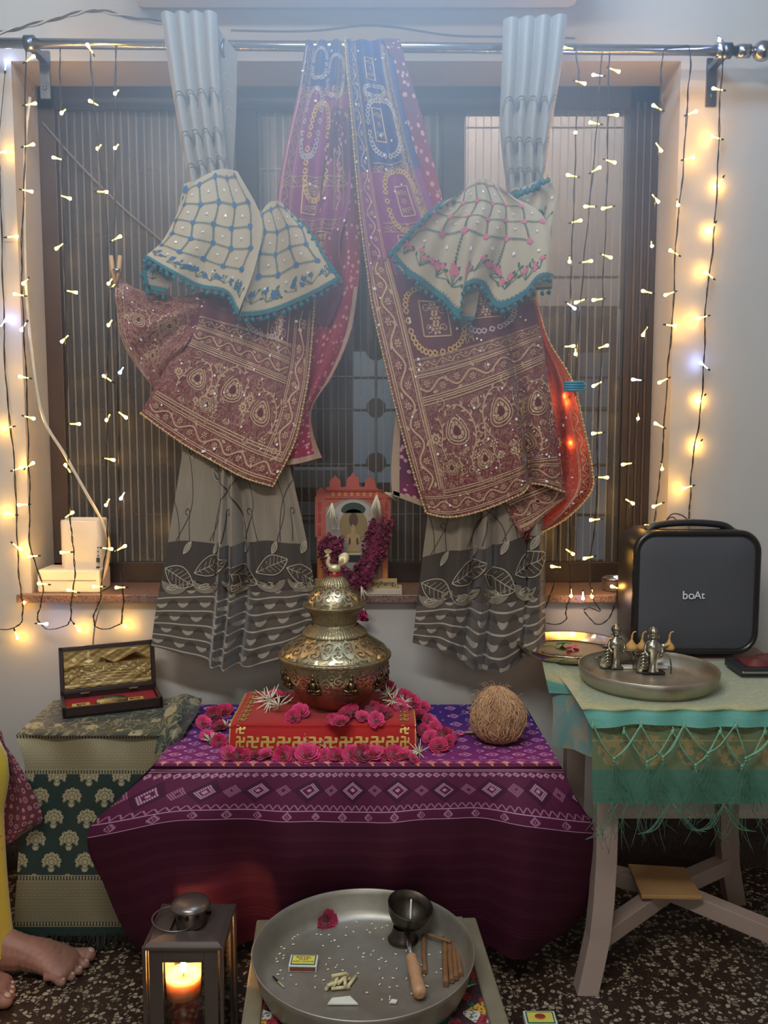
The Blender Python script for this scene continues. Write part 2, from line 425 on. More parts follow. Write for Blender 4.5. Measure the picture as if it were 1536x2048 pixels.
# ------------------------------------------------------------------ air conditioner above the rod
a = at(276, 22, WALL); c = at(1150, 30, WALL); zc = a[2]
AC = plain('appliance_white', srgb(206, 212, 220), .4, var=.02)
ac = thing('air_conditioner', 'white wall air conditioner above the curtain rod', 'air conditioner', ((a[0]+c[0])/2, WALL, zc))
MB().box(((a[0]+c[0])/2, WALL-.115, zc+.15), (c[0]-a[0], .23, .30)).build('casing', AC, ac, bevel=.02)
a2 = at(330, 8, 2.33)
MB().box(((a[0]+c[0])/2, WALL-.15, zc-.004), (c[0]-a[0]-.12, .09, .008)).build('louver', AC, ac, bevel=.002)
# ------------------------------------------------------------------ curtain rod
STEEL = plain('brushed_steel', srgb(190, 192, 196), .22, metal=1, var=.06)
RODY = 2.30
rp = lambda px: at(px, 86+15*px/1400, RODY)
rod = thing('curtain_rod', 'long steel curtain rod with ball end running across above the window', 'curtain rod', rp(768))
MB().tube([rp(-60), rp(1490)], .0125, 20).build('rod', STEEL, rod)
e = rp(1490)
MB().tube([e-[.02, 0, 0], e+[.012, 0, 0]], .0165, 20).tube([e+[.010, 0, 0], e+[.024, 0, 0]], .011, 20).ball(e+[.044, 0, 0], .025, 24).build('finial', STEEL, rod)
MB().tube([e-[.075, 0, 0], e-[.045, 0, 0]], .0185, 20).build('collar', STEEL, rod)
for px in (1452, 60):
    q = rp(px)
    b = MB().tube([q-[.012, 0, 0], q+[.012, 0, 0]], .019, 20)
    b.box((q[0], (q[1]+WALL)/2, q[2]-.004), (.018, WALL-q[1], .014)).box((q[0], WALL-.004, q[2]-.04), (.026, .008, .12))
    b.ball((q[0], WALL-.01, q[2]-.075), .005, 8)
    b.build('bracket', plain('bracket_metal', srgb(120, 124, 132), .35, metal=1), rod)
# ------------------------------------------------------------------ curtain cloths
def curtain_mats():
    m = Mat('curtain_weave', .75, sheen=.3); x, y, z = m.xyz('UV'); v = m.co('UV')
    thr = m.noise(m.vec(x*260, y*14), 1, 2)
    pale = m.mix(srgb(126, 115, 99), srgb(146, 134, 115), thr); dark = m.mix(srgb(72, 62, 53), srgb(56, 48, 42), thr)
    wob = .005*sn(x*26)
    c = m.mix(pale, dark, gt(y+wob, .262))
    yy = y+.004*sn(x*18); row = fract((yy-.40)/.036)
    inw = gt(yy, .385)
    ph = sn(x*2*PI/.058+flr((yy-.40)/.036)*2.1)
    blob = lt(ab(row-.5-.15*ph), .06+.09*ab(ph))
    l2 = lt(ab(row-.5+.22*ph), .10)*gt(ph, 0)
    c = m.mix(c, srgb(104, 92, 78), inw*gt(row, .12)*.5)
    c = m.mix(c, srgb(160, 150, 132), inw*blob*gt(ph, .1))
    c = m.mix(c, srgb(66, 56, 49), inw*blob*lt(ph, -.1))
    c = m.mix(c, srgb(174, 163, 144), inw*lt(row, .10))
    m.base(c); m.bump(thr, .3, .0006); return m.m
CURT = curtain_mats()
LEAFD = plain('woven_dark_leaf', srgb(72, 61, 52), .75); LEAFL = plain('woven_pale_line', srgb(178, 168, 148), .7)
SATIN = plain('satin_grey', srgb(150, 148, 140), .5, sheen=.4, var=.05); SATL = plain('satin_leaf_line', srgb(96, 96, 98), .6)
def bigleaf(c, s, t, L, a, w=.46, dark=True):
    lf = leafshape(L, L*w, 9)
    c.fill(shape2(lf, (s, t), 1, a), 1 if dark else 3, rings=3)
    c.stroke(shape2(lf, (s, t), 1, a), .0022, 2, closed=True, off=.0022)
    c.stroke(shape2([(0, 0), (L, 0)], (s, t), 1, a), .0018, 2, off=.0022)
    for k in range(1, 7):
        q = k/7.5*L; h = L*w/2*math.sin(PI*k/7.5)*.8
        for sg in (-1, 1): c.stroke(shape2([(q, 0), (q+h*.7, sg*h)], (s, t), 1, a), .0012, 2, off=.0022)
def curl(c, s, t, h, d, mi=1, w=.0022):
    th = np.linspace(0, 1, 24)
    x = np.where(th < .5, d*h*.25*(th*2)**2, 0)*1.0; y = -h*np.minimum(th*1.6, 1)
    P = []
    for q in th:
        if q < .6: P.append((s+d*h*.12*math.sin(q/.6*PI/2), t-h*.85*q/.6))
        else:
            a = (q-.6)/.4*1.5*PI; r = h*.13*(1-.45*(q-.6)/.4)
            P.append((s+d*(h*.12+r-r*math.cos(a)), t-h*.85-r*math.sin(a)))
    c.stroke(P, w, mi)
def stemleaf(c, s, t, h, d, mi=1):
    P = [(s, t), (s+d*.01, t-h*.35), (s+d*.035, t-h*.7), (s+d*.08, t-h)]
    P = spline(P, 12); c.stroke(P, .0024, mi)
    q = P[-1]; bigleaf(c, q[0], q[1], .05, -PI/2+d*.9, .5)
def lower_motifs(c, W, rnd):
    for i, s in enumerate(np.arange(.035, W-.02, .105)):
        stemleaf(c, s, .258, .13+.05*rnd.random(), 1 if i % 2 else -1); curl(c, s+.035, .258, .085, 1 if i % 2 else -1)
        P = spline([(s-.01, .258), (s+.03, .17), (s+.01, .08), (s-.03, .02)], 14); c.stroke(P, .0022, 1)
        bigleaf(c, s+.01, .06, .055, -PI/4*(1 if i % 2 else 2.6), .45)
    for i, s in enumerate(np.arange(.0, W-.04, .088)):
        bigleaf(c, s+.006, .325+.012*(i % 2), .100, (-.35 if i % 2 else .45), .52)
        # pale swoop with small leaf below each large leaf
        th = np.linspace(0, PI, 12); c.fill(np.vstack([np.stack([s+.045-.042*np.cos(th), .352+.040*np.sin(th)], -1), np.stack([s+.045+.042*np.cos(th), .352+.020*np.sin(th)], -1)[1:-1]]), 3, rings=2)
        bigleaf(c, s+.02, .375, .035, -.1, .4)
        bigleaf(c, s+.055, .290, .038, -1.0, .42, False)
WOVL = plain('woven_mid_tone', srgb(132, 120, 102), .75)
def ridge(u, c, w, h): return h*np.exp(-((u-c)/w)**2)
rn = random.Random(3)
# left curtain
lc = thing('curtain', 'leaf patterned curtain left of the temple picture, tied back with the blue embroidered cloth', 'curtain', at(470, 95, RODY))
def net(rows, Y): return [[(x, y, Y if np.isscalar(Y) else Y[j]) for x, y in r] for j, r in enumerate(rows)]
def lin(a, b, n=5, sag=0):
    return [(a[0]+(b[0]-a[0])*k/(n-1), a[1]+(b[1]-a[1])*k/(n-1)+sag*math.sin(PI*k/(n-1))) for k in range(n)]
def foldL(u, v):
    a = np.clip(v*1.4+.25, 0, 1)
    return a*(ridge(u, .405, .030, .062)+ridge(u, .478, .027, .056)-ridge(u, .545, .026, .030)+ridge(u, .63, .05, .018)+ridge(u, .2, .09, .012)+ridge(u, .82, .06, .014)-ridge(u, .93, .03, .010))
rows = [lin((372, 860), (572, 900)), lin((352, 985), (592, 985)), lin((334, 1095), (616, 1095)), lin((314, 1205), (634, 1200)), [(302, 1292), (385, 1312), (460, 1332), (540, 1322), (642, 1285)]]
c = Cloth(Surf(net(rows, 2.265), .43, .55, foldL), 180, 120); lower_motifs(c, .43, rn)
c.build('lower_panel', [CURT, LEAFD, LEAFL, WOVL], lc)
def foldU(k, amp, ph=0): return lambda u, v: amp*np.abs(np.sin(PI*(u*k+ph)))**.6
def upper(par, rows, W, k):
    c = Cloth(Surf(net(rows, 2.262), W, .45, foldU(k, .022)), 90, 60)
    for t0, sg in ((.17, 1), (.25, 1), (.31, -1)):
        for i in range(int(W/.045)+1):
            s = .008+i*.045
            P = spline([(s, t0+.025), (s+.008, t0), (s+.030, t0-.006), (s+.046, t0+.012)], 10); c.stroke(P, .0016, 1); c.stroke(P+[.002, .007], .0012, 1)
            if (i+int(t0*100)) % 2 == 0: bigl = shape2(leafshape(.026, .013), (s+.02, t0+.002), 1, 1.9); c.fill(bigl, 1, rings=2)
    c.build('upper_panel', [SATIN, SATL], par)
upper(lc, [lin((322, 30), (434, 28), 4), lin((338, 140), (438, 130), 4), lin((356, 250), (446, 240), 4), lin((378, 365), (456, 340), 4), lin((395, 420), (470, 400), 4)], .20, 4)
# turned-back side and eyelet
c = Cloth(Surf(net([lin((432, 50), (474, 105), 3), lin((436, 140), (474, 150), 3), lin((442, 240), (472, 240), 3), lin((452, 345), (466, 345), 3)], 2.285), .06, .4, None), 20, 40, mi=0)
for k in range(4): c.stroke(spline([(.012, .15+.05*k), (.03, .13+.05*k), (.05, .145+.05*k)], 8), .0014, 1)
c.build('turned_edge', [plain('curtain_reverse', srgb(120, 118, 112), .7), LEAFL], lc)
def eyelet(px, py, par):
    q = at(px, py, RODY-.002); th = np.linspace(0, 2*PI, 24, endpoint=False)
    P = np.stack([q[0]+.006*np.cos(th), q[1]+.022*np.cos(th), q[2]+.024*np.sin(th)], -1)
    MB().tube(P, .0035, 8, closed=True).build('eyelet', plain('eyelet_metal', srgb(120, 130, 145), .3, metal=1), par)
eyelet(452, 101, lc)
# right curtain
rc = thing('curtain', 'leaf patterned curtain beside the black speaker, tied back with the pink embroidered cloth', 'curtain', at(1060, 95, RODY))
def foldR(u, v):
    return np.clip(v*1.4+.3, 0, 1)*(ridge(u, .12, .08, .010)+ridge(u, .30, .05, .016)-ridge(u, .43, .03, .024)+ridge(u, .50, .04, .030)-ridge(u, .585, .02, .02)+ridge(u, .70, .09, .022)-ridge(u, .86, .012, .018)+ridge(u, .93, .05, .026))
rows = [lin((862, 960), (1078, 560)), lin((855, 1020), (1082, 800)), lin((846, 1105), (1088, 1060)), lin((834, 1205), (1090, 1180)), [(825, 1285), (880, 1300), (945, 1335), (1010, 1338), (1090, 1285)]]
rows[0] = lin((868, 930), (1076, 930)); rows[1] = lin((858, 1010), (1082, 1010))
c = Cloth(Surf(net(rows, 2.27), .36, .50, foldR), 160, 110)
for f_ in (lower_motifs,): f_(c, .36, rn)
c.uv = [q+np.array([0, .0]) for q in c.uv]
c.build('lower_panel', [CURT, LEAFD, LEAFL, WOVL], rc)
c = Cloth(Surf(net([lin((1040, 560), (1078, 560), 3), lin((1045, 700), (1080, 700), 3), lin((1050, 850), (1082, 850), 3), lin((1050, 1000), (1086, 1000), 3)], 2.30), .05, .55, foldU(1, .01)), 20, 50)
for k in range(5): bigleaf(c, .01, .05+.1*k, .045, .6, .6)
c.build('side_edge', [plain('curtain_pale_side', srgb(178, 160, 128), .7), LEAFL, LEAFD, LEAFL], rc)
upper(rc, [lin((1006, 42), (1134, 34), 4), lin((1003, 150), (1122, 140), 4), lin((1000, 260), (1102, 260), 4), lin((1012, 370), (1088, 365), 4), lin((1020, 420), (1080, 420), 4)], .22, 4)
eyelet(1010, 110, rc); eyelet(1116, 118, rc)
# ------------------------------------------------------------------ saree cloth materials
def filig(m, v, sc=60, wd=.16):
    n = m.noise(v, sc, 1, .4, 1.2); n2 = m.noise(v, sc*1.9, 1, .4, .8)
    return mx(lt(ab(fract(n*5)-.5), wd), lt(ab(fract(n2*4)-.5), wd*.7))
MAR = srgb(98, 36, 44); GOLD = srgb(176, 142, 112)
m = Mat('maroon_brocade', .6, sheen=.3); v = m.co('UV'); m.base(m.mix(m.mix(MAR, srgb(128, 56, 58), m.noise(v, 9, 2)), srgb(158, 118, 94), filig(m, v, 34, .17)*.8)); BROC = m.m
m = Mat('gold_weave', .5, metal=.25); v = m.co('UV'); n = m.noise(v, 300, 2); m.base(m.mix(srgb(168, 134, 106), srgb(210, 180, 146), n)); m.bump(n, .4, .0005); GOLDW = m.m
MARL = plain('maroon_line', srgb(96, 36, 40), .7)
SILV = plain('silver_weave', srgb(186, 176, 182), .6); YEL = plain('yellow_knot', srgb(206, 168, 96), .6)
SEQ = plain('sequin', srgb(238, 240, 240), .15, var=.02)
LACE = plain('gold_lace', srgb(200, 172, 126), .45, metal=.4, scale=400)
def fallmat(name, stops):
    m = Mat(name, .6, sheen=.3); x, y, z = m.xyz('UV'); v = m.co('UV'); c = stops[0][1]
    for t, col in stops[1:]: c = m.mix(c, col, soft(y, t, .012))
    n = m.noise(m.vec(x*200, y*20), 1, 2); c = m.mix(c, srgb(60, 40, 70), n*.25); m.base(c); return m.m
FALLR = fallmat('saree_fall_right_dye', [(0, srgb(38, 62, 128)), (.345, srgb(148, 46, 128)), (.58, srgb(112, 34, 62))])
FALLL = fallmat('saree_fall_left_dye', [(0, srgb(40, 62, 118)), (.165, srgb(148, 50, 120)), (.47, srgb(122, 34, 66))])
def bandh(name, a, b, dot, sc=62):
    m = Mat(name, .65, sheen=.2); v = m.co('UV'); x, y, z = m.xyz('UV')
    d = m.voro(v, sc, 'F1', rand=.75); ring = lt(d, .34)
    base = m.mix(a, b, soft(y, .28, .2)); m.base(m.mix(base, dot, ring)); return m.m
BANDR = bandh('pink_bandhani', srgb(92, 40, 78), srgb(156, 38, 70), srgb(204, 150, 158))
BEIGE = plain('beige_edge_cloth', srgb(172, 148, 126), .75, scale=90)
m = Mat('red_sheer', .6); v = m.co('UV'); m.base(m.mix(srgb(124, 42, 44), srgb(160, 110, 84), filig(m, v, 45, .12)*.6))
nt = m.nt; tl = nt.nodes.new('ShaderNodeBsdfTranslucent'); tl.inputs[0].default_value = (.9, .12, .08, 1); ms = nt.nodes.new('ShaderNodeMixShader'); ms.inputs[0].default_value = .20
nt.links.new(m.b.outputs[0], ms.inputs[1]); nt.links.new(tl.outputs[0], ms.inputs[2]); nt.links.new(ms.outputs[0], nt.nodes['Material Output'].inputs[0]); SHEER = m.m
SM = [None, GOLDW, MARL, SILV, YEL, SEQ]     # slots: 0 ground, 1 gold, 2 dark line, 3 silver, 4 yellow, 5 sequin
def slots(m0): return [m0]+SM[1:]
# ------------------------------------------------------------------ motifs
def spiral(cx, cy, r, a0, turns=1.4, d=1, n=26):
    q = np.linspace(0, 1, n); a = a0+d*q*turns*2*PI; rr = r*(1-.8*q); return np.stack([cx+rr*np.cos(a), cy+rr*np.sin(a)], -1)
def rosette(c, s, t, r, mi=1, n=8):
    for k in range(n):
        a = k*2*PI/n; c.fill(shape2(leafshape(r*.72, r*.48, 5), (s+r*.25*math.cos(a), t+r*.25*math.sin(a)), 1, a), mi)
    c.fill(circ(10, r*.34, (s, t)), 2, off=.0024); c.fill(circ(10, r*.22, (s, t)), mi, off=.003)
def paisley(c, s, t, L, a, flip=False):
    q = np.linspace(0, 1, 22); 
    body = [(math.sin(x*2*PI)*(.34*(1-x)**.2+.04), 0) for x in q]
    th = np.linspace(0, 2*PI, 22, endpoint=False)
    P = np.stack([.40*np.sin(th)*(1-.42*np.cos(th)), -.5*np.cos(th)-.05], -1); P[:, 0] += .28*np.clip(-P[:, 1], 0, 1)**2*0
    k = np.clip((P[:, 1]-.0), 0, 1); P[:, 0] += .5*k*k
    c.fill(shape2(P, (s, t), L, a, flip), 1, rings=2)
    c.stroke(shape2(P*.80, (s, t), L, a, flip), L*.035, 2, closed=True, off=.0024)
    c.fill(shape2(P*.42, (s, t), L, a, flip), 2, off=.0026)
    for j in range(7):
        x = th[j*3]; c.stroke(shape2([P[j*3]*.48, P[j*3]*.74], (s, t), L, a, flip), L*.03, 2, off=.0026)
    c.stroke(shape2(P*1.22, (s, t), L, a, flip)[2:20], L*.05, 1)
def tulip(c, s, t, r, a):
    for k in (-1.0, -.5, 0, .5, 1.0): c.fill(shape2(leafshape(r*1.25, r*.5, 5), (s, t), 1, a+k*.75), 1)
    for k in (-.75, -.25, .25, .75): c.stroke(shape2([(0, 0), (r*1.0, 0)], (s, t), 1, a+k*.75), r*.07, 2, off=.0024)
def vine(c, P, w=.004, leaves=True, step=.020, L=.018, mi=1):
    P = spline(P, 30); c.stroke(P, [w*.5, w, w, w*.4], mi)
    if leaves:
        d = np.r_[0, np.cumsum(np.linalg.norm(np.diff(P, axis=0), axis=1))]; sg = 1
        for q in np.arange(step, d[-1], step):
            i = min(int(np.searchsorted(d, q)), len(P)-2); a = math.atan2(P[i+1][1]-P[i][1], P[i+1][0]-P[i][0])
            c.fill(shape2(leafshape(L, L*.42, 5), P[i], 1, a+sg*.8), mi); sg = -sg
def tile(c, s, t, sc, fl):
    f = -1 if fl else 1
    X = lambda x, y: (s+f*x*sc, t+y*sc)
    paisley(c, *X(0, 0), .60*sc, 0, fl)
    vine(c, [X(.34, .55), X(.52, .2), X(.46, -.25), X(.15, -.58), X(-.22, -.50)], .04*sc, True, .16*sc, .15*sc)
    vine(c, [X(-.45, .62), X(-.5, .25), X(-.38, -.1), X(-.42, -.45)], .035*sc, True, .16*sc, .14*sc)
    tulip(c, *X(.62, -.35), .17*sc, -PI/2+f*.4); rosette(c, *X(-.62, .05), .16*sc)
    c.stroke(spiral(*X(.60, .25), .17*sc, 0, 1.3, f), .028*sc, 1); c.stroke(spiral(*X(-.28, -.72), .15*sc, 2, 1.2, -f), .026*sc, 1)
    rosette(c, *X(.36, .66), .13*sc, n=6); tulip(c, *X(-.15, .72), .14*sc, PI/2)
    for k in range(6): c.fill(circ(6, .022*sc, X(-.8+.3*k, .85-.1*(k % 2))), 1)
def scroll_band(c, path, w, n=None):
    "border between two rails: rails, wavy vine, flowers"
    path = spline(path, 60) if len(path) < 40 else np.asarray(path)
    T = np.gradient(path, axis=0); T /= np.linalg.norm(T, axis=1, keepdims=True); N = np.stack([-T[:, 1], T[:, 0]], -1)
    d = np.r_[0, np.cumsum(np.linalg.norm(np.diff(path, axis=0), axis=1))]; L = d[-1]
    def pt(q, o): 
        x = np.interp(q, d, path[:, 0]); y = np.interp(q, d, path[:, 1]); nx = np.interp(q, d, N[:, 0]); ny = np.interp(q, d, N[:, 1]); return np.stack([x+nx*o, y+ny*o], -1)
    q = np.linspace(0, L, max(8, int(L/.006)))
    for o in (-.5, -.40, .40, .5): c.stroke(pt(q, o*w), w*.05, 1)
    lam = w*1.5; q = np.linspace(0, L, max(12, int(L/.004))); c.stroke(pt(q, 0)+(pt(q, 1)-pt(q, 0))*(w*.20*np.sin(q*2*PI/lam))[:, None], w*.08, 1)
    k = 0
    for s_ in np.arange(lam/4, L-w*.2, lam/2):
        sg = -1 if k % 2 else 1; p = pt(np.array([s_]), -sg*w*.10)[0]
        rosette(c, p[0], p[1], w*.17, n=6)
        p = pt(np.array([s_+lam*.12]), sg*w*.28)[0]; c.fill(shape2(leafshape(w*.3, w*.13, 5), p, 1, k*1.3), 1)
        k += 1
def sequins(c, W, H, n, rnd, r=.0032, s0=0, t0=0):
    for _ in range(n):
        p = (s0+rnd.random()*(W-s0), t0+rnd.random()*(H-t0)); c.fill(circ(8, r*rnd.uniform(.75, 1.15), p), 5, off=.0045)
def ringbox(c, s, t, a, r, mi):
    P = [(-1, -1), (1, -1), (1, 1), (-1, 1)]; c.stroke(shape2(P, (s, t), r, a), r*.75, mi, step=.003, closed=True)
def chain(c, s, t, w, h, mi, r=.0042, gap=.013):
    L = 2*(w+h); n = int(L/gap)
    for k in range(n):
        q = k/n; a = q*2*PI; x = w/2*np.sign(math.cos(a))*abs(math.cos(a))**.7; y = h/2*np.sign(math.sin(a))*abs(math.sin(a))**.7
        ringbox(c, s+x, t+y, a+.6, r, mi)
def block(c, s, t, w, h, a=0):
    R = [(-w/2, -h/2), (w/2, -h/2), (w/2, h/2), (-w/2, h/2)]
    c.stroke(shape2(R, (s, t), 1, a), .0035, 1, closed=True)
    for k in range(-1, 2):
        rosette(c, *shape2([(0, k*h*.30)], (s, t), 1, a)[0], min(w, h)*.22, n=6)
    for k in range(4): c.stroke(shape2(spiral(0, 0, w*.16, k, 1.2, 1 if k % 2 else -1, 14), shape2([((k % 2-.5)*w*.55, (k//2-.5)*h*.55)], (s, t), 1, a)[0]), .0022, 1)
def beads(name, P3, r, mt, parent, every, k2=1.0):
    d = np.r_[0, np.cumsum(np.linalg.norm(np.diff(P3, axis=0), axis=1))]; b = MB()
    for i, q in enumerate(np.arange(0, d[-1], every)):
        p = np.array([np.interp(q, d, P3[:, j]) for j in range(3)])
        b.ball(p, r*(1 if i % 2 else k2), 6)
    b.tube(P3[::2], r*.45, 5)
    return b.build(name, mt, parent)
def edge(S, us, vs): return S(np.asarray(us), np.asarray(vs))
rn = random.Random(11)
# ------------------------------------------------------------------ right saree
sr = thing('saree', 'blue, magenta and maroon bandhani saree sweeping right from the rod, blue clip on its edge', 'saree', at(750, 85, RODY))
def pleats(k, amp, p=0, grow=0): return lambda u, v: amp*np.sin(2*PI*(u*k+p))*(1+grow*v)
# strip of reverse side along the far edge
c = Cloth(Surf(net([lin((765, 76), (800, 78), 3), lin((788, 130), (812, 128), 3), lin((805, 210), (836, 205), 3), lin((828, 310), (862, 305), 3), lin((845, 405), (885, 400), 3), lin((860, 470), (900, 470), 3)], 2.275), .05, .5), 14, 60)
c.build('reverse_edge', [BANDR], sr)
W, H = .20, .62
rows = [lin((690, 80), (782, 80), 5), lin((694, 140), (790, 138), 5), lin((701, 210), (806, 210), 5), lin((709, 310), (832, 305), 5), lin((717, 400), (862, 395), 5), lin((727, 490), (900, 480), 5), lin((742, 590), (930, 570), 5)]
c = Cloth(Surf(net(rows, [2.283, 2.262, 2.255, 2.25, 2.245, 2.24, 2.236]), W, H, pleats(2.6, .006, .3)), 110, 160)
scroll_band(c, [(.024, .01), (.026, .3), (.026, .60)], .040)
for t in (.10, .25): block(c, .095, t, .035, .07)
block(c, .125, .42, .035, .07); block(c, .10, .53, .035, .06)
chain(c, .10, .17, .075, .03, 3); chain(c, .11, .255, .10, .12, 3); chain(c, .12, .42, .085, .14, 4); chain(c, .12, .55, .09, .08, 3)
for x in (.158, .172): c.stroke(spline([(x, .02), (x, .3), (x, .6)], 20), .0022, 1)
scroll_band(c, [(.165, .02), (.165, .3), (.165, .6)], .026)
for t in (.185, .34, .48): scroll_band(c, [(.055, t), (.10, t+.004), (.15, t)], .022)
sequins(c, W, H, 26, rn)
c.build('saree_fall', slots(FALLR), sr)
RF = c.S
W, H = .44, .66
rows = [lin((732, 520), (975, 500), 7), lin((744, 610), (1055, 590), 7), lin((772, 735), (1080, 650), 7, 8), lin((800, 850), (1096, 745), 7, 10), lin((828, 950), (1114, 860), 7, 10),
        [(852, 1026), (895, 1034), (942, 1028), (990, 1012), (1035, 990), (1072, 968), (1132, 985)]]
def foldP(u, v): return v*(.010*np.sin(2*PI*(u*1.6+.1))-ridge(u, .80, .030, .045)+ridge(u, .90, .06, .020)+ridge(u, .70, .05, .012))
PR = Surf(net(rows, [2.238, 2.232, 2.226, 2.222, 2.22, 2.22]), W, H, foldP)
m = Mat('pallu_ground', .6, sheen=.3); x, y, z = m.xyz('UV'); v = m.co('UV')
g0 = m.mix(m.mix(MAR, srgb(124, 52, 56), m.noise(v, 9, 2)), srgb(158, 118, 94), filig(m, v, 34, .15)*.6)
m.base(m.mix(srgb(98, 26, 46), g0, mx(gt(y, .265), lt(x, .07)))); PALLU = m.m
c = Cloth(PR, 200, 200)
scroll_band(c, [(.040, .01), (.042, .3), (.040, .58)], .062)
for x in (.075, .079): c.stroke([(x, 0), (x, .6)], .002, 1)
block(c, .165, .175, .075, .085, .1); chain(c, .165, .175, .15, .16, 4, .0052, .017)
block(c, .31, .15, .075, .085, .1); chain(c, .31, .15, .15, .16, 3, .0055, .017)
scroll_band(c, [(.235, .04), (.24, .15), (.245, .25)], .022); scroll_band(c, [(.09, .06), (.2, .05), (.42, .05)], .026)
for t, w_ in ((.275, .03), (.325, .058)): scroll_band(c, [(.08, t), (.25, t), (.435, t)], w_)
for t in (.297, .359, .366): c.stroke([(.08, t), (.43, t)], .003, 1)
tile(c, .155, .445, .105, False); tile(c, .29, .435, .10, True); tile(c, .395, .45, .085, False)
tile(c, .22, .53, .075, True); tile(c, .35, .53, .075, False); tile(c, .115, .53, .06, False)
for t in (.585, .591): c.stroke([(.08, t), (.43, t)], .003, 1)
scroll_band(c, [(.012, .625), (.2, .625), (.43, .625)], .05)
sequins(c, W, H, 55, rn); sequins(c, W, .58, 70, rn, .0017, .08, .38)
c.build('pallu', slots(PALLU), sr)
# gathered end behind, lit through by the bulbs
rows = [lin((1056, 600), (1070, 598), 4), lin((1064, 680), (1096, 682), 4), lin((1072, 760), (1142, 762), 4), lin((1078, 850), (1166, 850), 4), lin((1078, 930), (1184, 935), 4), lin((1066, 990), (1182, 985), 4), lin((1054, 1040), (1132, 1038), 4), lin((1048, 1078), (1056, 1078), 4)]
PS = Surf(net(rows, 2.262), .14, .66, lambda u, v: .008*np.sin(2*PI*(u*2+v)))
c = Cloth(PS, 50, 120); sequins(c, .14, .66, 16, rn)
for k in range(5): rosette(c, .03+.02*(k % 2), .08+.08*k, .014)
scroll_band(c, [(.118, .1), (.120, .35), (.112, .62)], .03)
c.build('gathered_end', [SHEER]+SM[1:], sr)
rows = [lin((1000, 985), (1090, 940), 4), lin((1020, 1030), (1132, 985), 4), [(1040, 1068), (1064, 1055), (1100, 1022), (1136, 992)]]
c = Cloth(Surf(net(rows, 2.245), .15, .10), 50, 30); scroll_band(c, [(.01, .05), (.08, .05), (.14, .05)], .05); c.stroke([(.01, .085), (.14, .085)], .008, 1)
c.build('turned_corner', slots(BROC), sr)
# reverse strip at the near edge
rows = [lin((798, 770), (822, 800), 3), lin((788, 860), (838, 880), 3), lin((782, 940), (850, 950), 3), [(784, 990), (815, 1002), (850, 1015)]]
c = Cloth(Surf(net(rows, 2.245), .08, .28), 20, 60); c.stroke([(.010, .004), (.010, .276)], .020, 1); c.stroke([(.004, .270), (.076, .270)], .018, 1)
c.build('reverse_side', [BANDR, BEIGE], sr)
v_ = np.linspace(0, 1, 200)
P1 = RF(np.zeros(200), v_*.88); P2 = PR(np.zeros(200), .06+v_*.94); P3 = PR(v_, np.ones(200))
beads('lace_edging', np.vstack([P1, P2, P3[1:]])-[0, .003, 0], .0042, LACE, sr, .0085, .7)
beads('lace_edging', np.vstack([PS(np.ones(200), v_)])-[0, .003, 0], .0042, LACE, sr, .0085, .7)
# ------------------------------------------------------------------ left saree
sl = thing('saree', 'purple and maroon saree sweeping left from the rod, pinned up by a wooden clothespin', 'saree', at(660, 85, RODY))
W, H = .20, .70
rows = [lin((612, 82), (702, 80), 5), lin((603, 140), (704, 138), 5), lin((592, 205), (700, 205), 5), lin((570, 300), (700, 300), 5), lin((554, 400), (700, 400), 5), lin((560, 490), (680, 490), 5), lin((585, 570), (690, 570), 5), lin((590, 650), (660, 650), 5)]
c = Cloth(Surf(net(rows, [2.283, 2.268, 2.262, 2.258, 2.252, 2.25, 2.25, 2.25]), W, H, pleats(3.2, .008, .1)), 120, 160)
scroll_band(c, [(.022, .02), (.022, .3), (.022, .6)], .028)
chain(c, .07, .24, .05, .15, 3); chain(c, .10, .30, .06, .20, 4); chain(c, .14, .12, .06, .13, 3); chain(c, .07, .08, .05, .10, 3)
scroll_band(c, [(.16, .0), (.16, .2), (.17, .42)], .030); block(c, .09, .40, .04, .06); block(c, .14, .5, .04, .06); block(c, .06, .5, .035, .05)
for t in (.165, .36, .45): scroll_band(c, [(.01, t), (.10, t+.004), (.19, t)], .022)
sequins(c, W, H, 22, rn); c.build('saree_fall', slots(FALLL), sl)
rows = [lin((664, 215), (702, 215), 4), lin((650, 310), (710, 310), 4), lin((640, 410), (718, 410), 4), lin((648, 510), (720, 510), 4), lin((645, 590), (714, 590), 4), lin((624, 680), (700, 670), 4), lin((608, 760), (666, 750), 4), lin((596, 830), (626, 815), 4), lin((578, 885), (628, 868), 4), [(555, 938), (585, 930), (615, 924), (645, 916)]]
BS = Surf(net(rows, 2.256), .13, 1.0, lambda u, v: .009*np.sin(2*PI*(u*1.5+v*.7)))
c = Cloth(BS, 50, 200); 
c.uv, c.mb = c.uv, c.mb
c.stroke([(.121, .42), (.121, .995)], .018, 1, off=.002); c.stroke([(0, .985), (.13, .985)], .024, 1, off=.003)
c.build('reverse_side', [BANDR, BEIGE], sl)
W, H = .42, .40
rows = [lin((392, 586), (630, 596), 6), lin((382, 640), (620, 728), 6, -6), lin((352, 702), (608, 805), 6, 2), lin((318, 762), (588, 888), 6, 8), [(283, 826), (330, 862), (382, 898), (440, 930), (492, 956), (546, 973)]]
PL = Surf(net(rows, [2.24, 2.236, 2.232, 2.23, 2.23]), W, H, lambda u, v: v*.008*np.sin(2*PI*(u*1.3+.2))+(1-v)*.010*np.sin(2*PI*u*3.1))
m = Mat('pallu_ground_left', .6, sheen=.3); x, y, z = m.xyz('UV'); v = m.co('UV')
g0 = m.mix(m.mix(MAR, srgb(128, 54, 58), m.noise(v, 9, 2)), srgb(158, 118, 94), filig(m, v, 34, .15)*.6)
